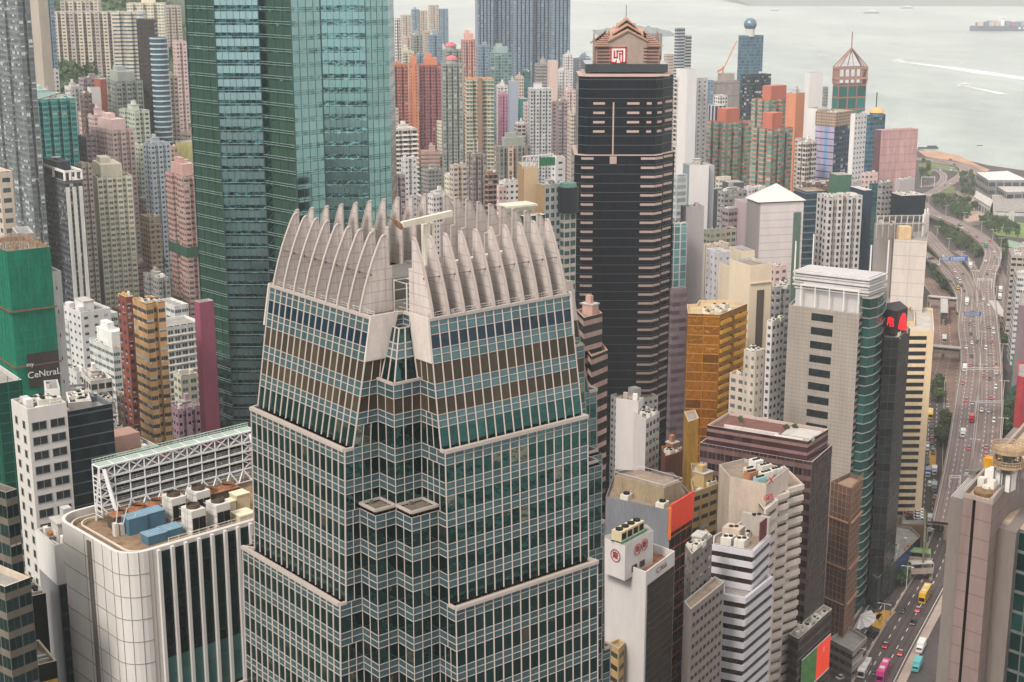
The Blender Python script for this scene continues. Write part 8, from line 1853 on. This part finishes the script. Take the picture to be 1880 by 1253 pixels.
for i, (lb, pts, n, kd) in enumerate(T_): trees(lb, lb.replace('tree', 'trees', 1), pts, 4.1, int(n * 1.7) if n < 30 else 50, (.75, 1.25), kd, i)
trees('tree beside the white school end block', 'trees by the school', bx4(146, 645, 168, 690), 48, 5, (1.1, 1.5), (1,), 31); trees('dark tree in front of the dark-topped school block', 'trees by the dark-topped block', bx4(190, 684, 224, 706), 40, 6, (1, 1.4), (1,), 32); trees('yellow-green tree above the pink apartment block', 'trees above the pink block', bx4(310, 684, 346, 708), 36, 6, (1.0, 1.4), (2,), 33)
trees('tree in the gap beside the dusty pink tower', 'trees by the dusty pink tower', bx4(290, 440, 304, 510), 60, 5, (1.1, 1.5), (1,), 34)
rp = BR['z'] - .9
for u, v_, lb in ((.75, .28, 'round clipped bush on the brown terrace, by the pale pad'), (.62, .34, 'second round bush on the brown roof terrace'), (.7, .82, 'leafy bush at the far corner of the brown roof terrace')):
    p = brp(u, v_); dup(TP[0], (*p, rp), 0, lb, None, (.4, .4, .3))
for o in TP:
    for ch in list(o.children): bpy.data.objects.remove(ch)
    bpy.data.objects.remove(o)
# wooded slopes one cannot count
m = MB(); rr = random.Random(9)
def wood(x0, x1, y0, y1, n, s=2.6):
    for k in range(n):
        x, y = rr.uniform(x0, x1), rr.uniform(y0, y1); z = ground(x, y); r = rr.uniform(4, 7.5); leafball(m, x, y, z + r * .7, r, 26, s, rr)
wood(-100, -48, 1190, 1300, 190, 1.5); wood(-470, -270, 1150, 1700, 420, 2.4); wood(-900, -420, 1700, 2000, 400, 5)
tag(m.build('woodland', LEAF[1]), 'dark green woodland on the slopes between the towers', 'woodland', kind='stuff')
# ---------------------------------------------------------------- filler tenements between the towers (streets of small blocks)
rr = random.Random(21); fm_ = [f_beige, f_white, f_pink, f_grey, f_cream, f_whit2, f_mauve]; fn = ['beige', 'off-white', 'pinkish', 'grey', 'cream', 'white', 'mauve']
def clash(x, y, r):
    for (C_, dr_, dl_, wr_, wl_) in FOOT:
        d = Vector((x, y)) - C_; u, w_ = d.dot(dr_), d.dot(dl_)
        if -r < u < wr_ + r and -r < w_ < wl_ + r: return True
    for nm, (path, z) in ROADS.items():
        if any((q - Vector((x, y))).length < 22 for q in path): return True
    return False
NF = 0
for gy in range(560, 2500, 34):
    for gx in range(-30, 60):
        x = gx * 27 - 300 + rr.uniform(-4, 4); y = gy + rr.uniform(-6, 6)
        lim = {0: 120}.get(0); px = 940 + F * x / (y * CT)
        if px < -20 or px > 1720: continue
        if x > 150 + (y - 700) * .25 and px > 1640: continue
        if y > 1900 and x > 300: continue
        if y > 2150 and x > 60: continue
        if -110 < x < -40 and 1150 < y < 1310: continue
        if x < -230 and y > 1100 or x < -90 and y < 1000 or clash(x, y, 9): continue
        if NF > 285 or rr.random() < (.0 if y < 1400 else .35): continue
        h = rr.uniform(22, 55) if y < 1300 else rr.uniform(30, 80); g0 = ground(x, y); w_, d_ = rr.uniform(10, 17), rr.uniform(10, 16); a = rad(rr.choice((28, 34, 40, 24))); 
        if any((Vector((x, y)) - q[0]).length < 18 for q in FOOT[-60:]): continue
        e1_ = Vector((math.cos(a), math.sin(a))); e2_ = Vector((-e1_.y, e1_.x)); C0_ = Vector((x, y)) - e1_ * w_ / 2 - e2_ * d_ / 2; k = rr.randrange(7)
        root = thing('tenement', f'{fn[k]} mid-rise tenement among the low blocks between the towers', 'building', (x, y, g0), f'{fn[k]} mid-rise tenements between the towers')
        rc = [tuple(C0_), tuple(C0_ + e1_ * w_), tuple(C0_ + e1_ * w_ + e2_ * d_), tuple(C0_ + e2_ * d_)]; z = g0 + h
        MB().prism(rc, g0 - 4, z, 0, None, 2.7, 3, 1).build('wall', fm_[k], root); MB().prism(inset(rc, .3), z - .8, z - .7, 0, 0).build('roof', (ROOFG, ROOFT, ROOFL)[k % 3], root)
        m2 = MB(); m2.box(x, y, z - .8, 4, 4, rr.uniform(3, 4.5), a); m2.build('lift_house', fm_[k], root)
        for q in range(3): MB().box(x + rr.uniform(-4, 4), y + rr.uniform(-4, 4), z - .7, 1.6, 1.4, rr.uniform(.9, 1.8), a).build('air_conditioner' if q else 'water_tank', ACW, root)
        FOOT.append((C0_, e1_, e2_, w_, d_)); NF += 1
# ---------------------------------------------------------------- sea traffic and islands
HUL = plain('hull_dark', c(70, 84, 104), .6); HWT = plain('boat_white', c(226, 226, 224), .5)
def hull(m, L, B_, h, mi=0, x0=0, z0=-.5):
    st = [(-L / 2, .8), (-L * .35, 1), (L * .25, 1), (L * .42, .6), (L / 2, .04)]
    for (xa, wa), (xb, wb) in zip(st, st[1:]):
        for s in (-1, 1): q = [(xa, s * wa * B_ / 2 * .85, z0), (xb, s * wb * B_ / 2 * .85, z0), (xb, s * wb * B_ / 2, h), (xa, s * wa * B_ / 2, h)]; m.face(q if s < 0 else q[::-1], mi)
        m.face([(xa, -wa * B_ / 2, h), (xb, -wb * B_ / 2, h), (xb, wb * B_ / 2, h), (xa, wa * B_ / 2, h)], mi)
    xa, wa = st[0]; m.face([(xa, wa * B_ / 2, h), (xa, -wa * B_ / 2, h), (xa, -wa * B_ / 2, z0), (xa, wa * B_ / 2, z0)][::-1], mi)
p = P(1780, 57, z=0); cs = thing('container_ship', 'huge dark-hulled container ship loaded with stacked boxes, far out at sea', 'ship', (p.x + 170, p.y, 0), rz=rad(180))
m = MB(); hull(m, 340, 46, 17); m.build('hull', HUL, cs, local=True); rr = random.Random(4)
pal = [plain('box_' + n_, q, .7) for n_, q in (('rust', c(150, 84, 72)), ('grey', c(150, 156, 164)), ('blue', c(84, 108, 140)), ('cream', c(190, 176, 160)), ('red', c(164, 70, 66)))]
for k in range(17):
    if k in (12,): continue
    for t in range(2): m = MB(); h = rr.choice((11, 13.5, 16)); m.box(-150 + k * 18, -10 + t * 20, 17, 15.5, 19, h, 0); m.build('container_bay', pal[rr.randrange(5)], cs, local=True)
m = MB(); m.box(66, 0, 17, 12, 42, 26, 0); m.box(66, 0, 43, 8, 50, 3, 0); m.build('bridge_house', HWT, cs, local=True)
for k in range(4): MB().box(-40 + k * 16, 23.05, 7, 8, .3, 6, 0).build('hull_letter_block', HWT, cs, local=True)
WK = plain('foam', c(226, 230, 226), .7, var=.3, scale=.02, streak=False)
def boat(nm, lb, px, py, L, rz, cat='boat', wake=None, dark=False, house=True):
    p = P(px, py, z=0); r = thing(nm, lb, cat, (p.x, p.y, 0), rz=rz); m = MB(); hull(m, L, L * .26, L * .07); m.build('hull', HUL if dark else HWT, r, local=True)
    if house:
        m = MB(); m.box(-L * .05, 0, L * .07, L * .6, L * .2, L * .09, 0); m.build('cabin', HWT, r, local=True); m = MB(); m.box(-L * .05, 0, L * .1, L * .56, L * .205, L * .03, 0); m.build('window_band', GLC, r, local=True); m = MB(); m.box(0, 0, L * .16, L * .3, L * .15, L * .06, 0); m.build('upper_deck', HWT, r, local=True)
    if wake:
        a = P(px, py, z=.3).xy; pts = [a] + [P(x, y, z=.3).xy for x, y in wake[0]]; path = smooth(pts, 6); n = len(path); m = MB(); rr_ = random.Random(3)
        wd = [wake[1] * (.25 + .75 * min(1, i / n * 1.6)) * (1 + rr_.uniform(-.12, .12)) for i in range(n)]
        for i in range(n - 1):
            t = (path[i + 1] - path[i]).normalized(); q = Vector((t.y, -t.x)); m.face([(*(path[i] - q * wd[i] / 2), .3), (*(path[i + 1] - q * wd[i + 1] / 2), .3), (*(path[i + 1] + q * wd[i + 1] / 2), .3), (*(path[i] + q * wd[i] / 2), .3)])
        tag(m.build('wake', WAKE), 'white foam wake trailing behind the ' + cat, 'wake', kind='stuff')
g = NG('wake_foam'); tc = g.n('ShaderNodeTexCoord'); n_ = g.noise(tc.outputs['Object'], .05, 5, .8); tr_ = g.n('ShaderNodeBsdfTransparent'); ms_ = g.n('ShaderNodeMixShader')
g.b.inputs['Base Color'].default_value = (*c(236, 238, 234), 1); g.l(g.mth('MINIMUM', g.mth('MAXIMUM', g.mth('MULTIPLY_ADD', n_, 3.0, -.55), .25), 1.0), ms_.inputs[0]); g.l(tr_.outputs[0], ms_.inputs[1]); g.l(g.b.outputs[0], ms_.inputs[2]); g.l(ms_.outputs[0], g.o.inputs[0]); WAKE = g.m
boat('ferry', 'fast white ferry at the head of a long foam wake', 1650, 113, 28, rad(165), 'ferry', ([(1700, 119), (1760, 127), (1820, 136), (1900, 147)], 42))
boat('ferry', 'small white double-deck ferry with a short wake', 1770, 158, 26, rad(170), 'ferry', ([(1800, 164), (1842, 173)], 12)); boat('boat', 'small white workboat alone above the tower spire', 1513, 103, 26, rad(10)); boat('boat', 'little dark sampan near the breakwater', 1799, 268, 9, rad(10), dark=True, house=False)
boat('boat', 'hazy pale cargo boat far out near the island', 1600, 25, 70, rad(5), dark=True); boat('boat', 'faint distant boat left of the cargo boat'.replace('left of', 'beside'), 1422, 20, 40, 0, dark=True); boat('boat', 'tiny speck of a boat ahead of the ferry wake', 1690, 90, 10, 0, house=False); boat('boat', 'faint far boat beneath the island strip', 1665, 16, 60, 0, dark=True)
boat('boat', 'tiny boat between the two ferries', 1766, 117, 9, 0, house=False); boat('boat', 'tiny boat below the container ship', 1860, 84, 9, 0, house=False)
p = P(1704, 272, z=1); t = thing('breakwater', 'low dark jetty reaching into the sea behind the pink building', 'jetty', (p.x, p.y, 0)); MB().box(p.x, p.y, -1, 26, 4, 3, 0).build('jetty_deck', plain('jetty', c(66, 84, 90), .8), t); MB().box(p.x + 5, p.y, 2, 12, 2.5, 2, 0).build('jetty_roof', plain('jetty', (0, 0, 0)), t)
def island(nm, xa, xb, yb, hgt, n=24, dep=900):
    a, b = P(xa, yb, z=0), P(xb, yb, z=0); rr = random.Random(int(xa)); m = MB(); hs_ = [hgt * (.25 + .75 * math.sin(math.pi * min(1, max(0, k / n)))) * rr.uniform(.75, 1.1) for k in range(n + 1)]
    for k in range(n):
        x0, x1 = a.x + (b.x - a.x) * k / n, a.x + (b.x - a.x) * (k + 1) / n
        for (y0, f0), (y1, f1) in (((0, 0), (dep * .2, .6)), ((dep * .2, .6), (dep * .5, 1)), ((dep * .5, 1), (dep, 0))): m.face([(x0, a.y + y0, hs_[k] * f0 - 1), (x1, a.y + y0, hs_[k + 1] * f0 - 1), (x1, a.y + y1, hs_[k + 1] * f1 - 1), (x0, a.y + y1, hs_[k] * f1 - 1)])
    tag(m.build(nm, plain('island_haze', c(104, 116, 112), .9)), kind='structure')  # pale grey-green puts distance haze into the island colour
island('island', 1100, 1245, 68, 28, dep=500); island('far_island', 1380, 2100, 12, 95, 40, 1500); island('far_shore', 1700, 2300, 2, 220, 40, 2500)
# ---------------------------------------------------------------- the air between here and the horizon
g = NG('haze_air'); g.t.nodes.remove(g.b); pv = g.n('ShaderNodeVolumePrincipled'); pv.inputs['Color'].default_value = (.97, .97, .97, 1); pv.inputs['Density'].default_value = HAZE; pv.inputs['Anisotropy'].default_value = .1
g.l(pv.outputs[0], g.o.inputs['Volume'])
m = MB().prism([(-15900, -2900), (25900, -2900), (25900, 33900), (-15900, 33900)], -2, 420, 0, 0, bottom=True)
tag(m.build('haze', g.m), kind='stuff')

# people on the pavement corner and lamp posts along the decks
rr = random.Random(17)
for k in range(14):
    p = P(1596 + rr.uniform(-8, 40), 1138 + rr.uniform(-14, 12), z=4.36); dup(PERS, (p.x, p.y, 4.38), rr.uniform(0, 6), 'pedestrian crossing at the yellow road boxes by the bamboo tower', 'pedestrians at the yellow road boxes', swap={'body': CLO[rr.choice((0, 0, 4, 3, 1))]})
for k in range(6):
    p = P(1525 + rr.uniform(-12, 22), 1228 + rr.uniform(-12, 16), z=4.36); dup(PERS, (p.x, p.y, 4.38), rr.uniform(0, 6), 'pedestrian on the side street by the red and green screen', 'pedestrians by the screen', swap={'body': CLO[rr.choice((0, 4, 2, 1))]})
LMP = thing('street_lamp', 'slim double-arm lamp post along the flyover s-curve', 'street lamp', (0, 0, 0), 'lamp posts along the s-curve'); m = MB(); m.bar((0, 0, 0), (0, 0, 10), .22); m.bar((-2, 0, 10), (2, 0, 10), .16); m.build('pole', STEEL, LMP, local=True)
for s_ in (-1, 1): MB().box(s_ * 2, 0, 9.8, .9, .4, .2, 0).build('lamp_head', WHT, LMP, local=True)
path, z_ = ROADS['flyover_s_curve']; first = True
for nm_, lb_, st_ in (('flyover_s_curve', 'slim double-arm lamp post along the flyover s-curve', 7), ('flyover_city_deck', 'double-arm lamp post on the flyover deck nearer the towers', 7), ('main_street', 'tall street lamp on the median of the main street', 8)):
    path, z_ = ROADS[nm_]; E_ = offs(path, -6.6 if 'fly' in nm_ else 1.5)
    for i in range(4, len(path) - 1, st_):
        t = path[i + 1] - path[i]; a = math.atan2(t.y, t.x) + math.pi / 2
        if first: LMP.location = (*E_[i], z_); LMP.rotation_euler = (0, 0, a); first = False
        else: dup(LMP, (*E_[i], z_), a, lb_, lb_.replace('post', 'posts').replace('lamp on', 'lamps on'))
LMP['group'] = 'slim double-arm lamp posts along the flyover s-curve'
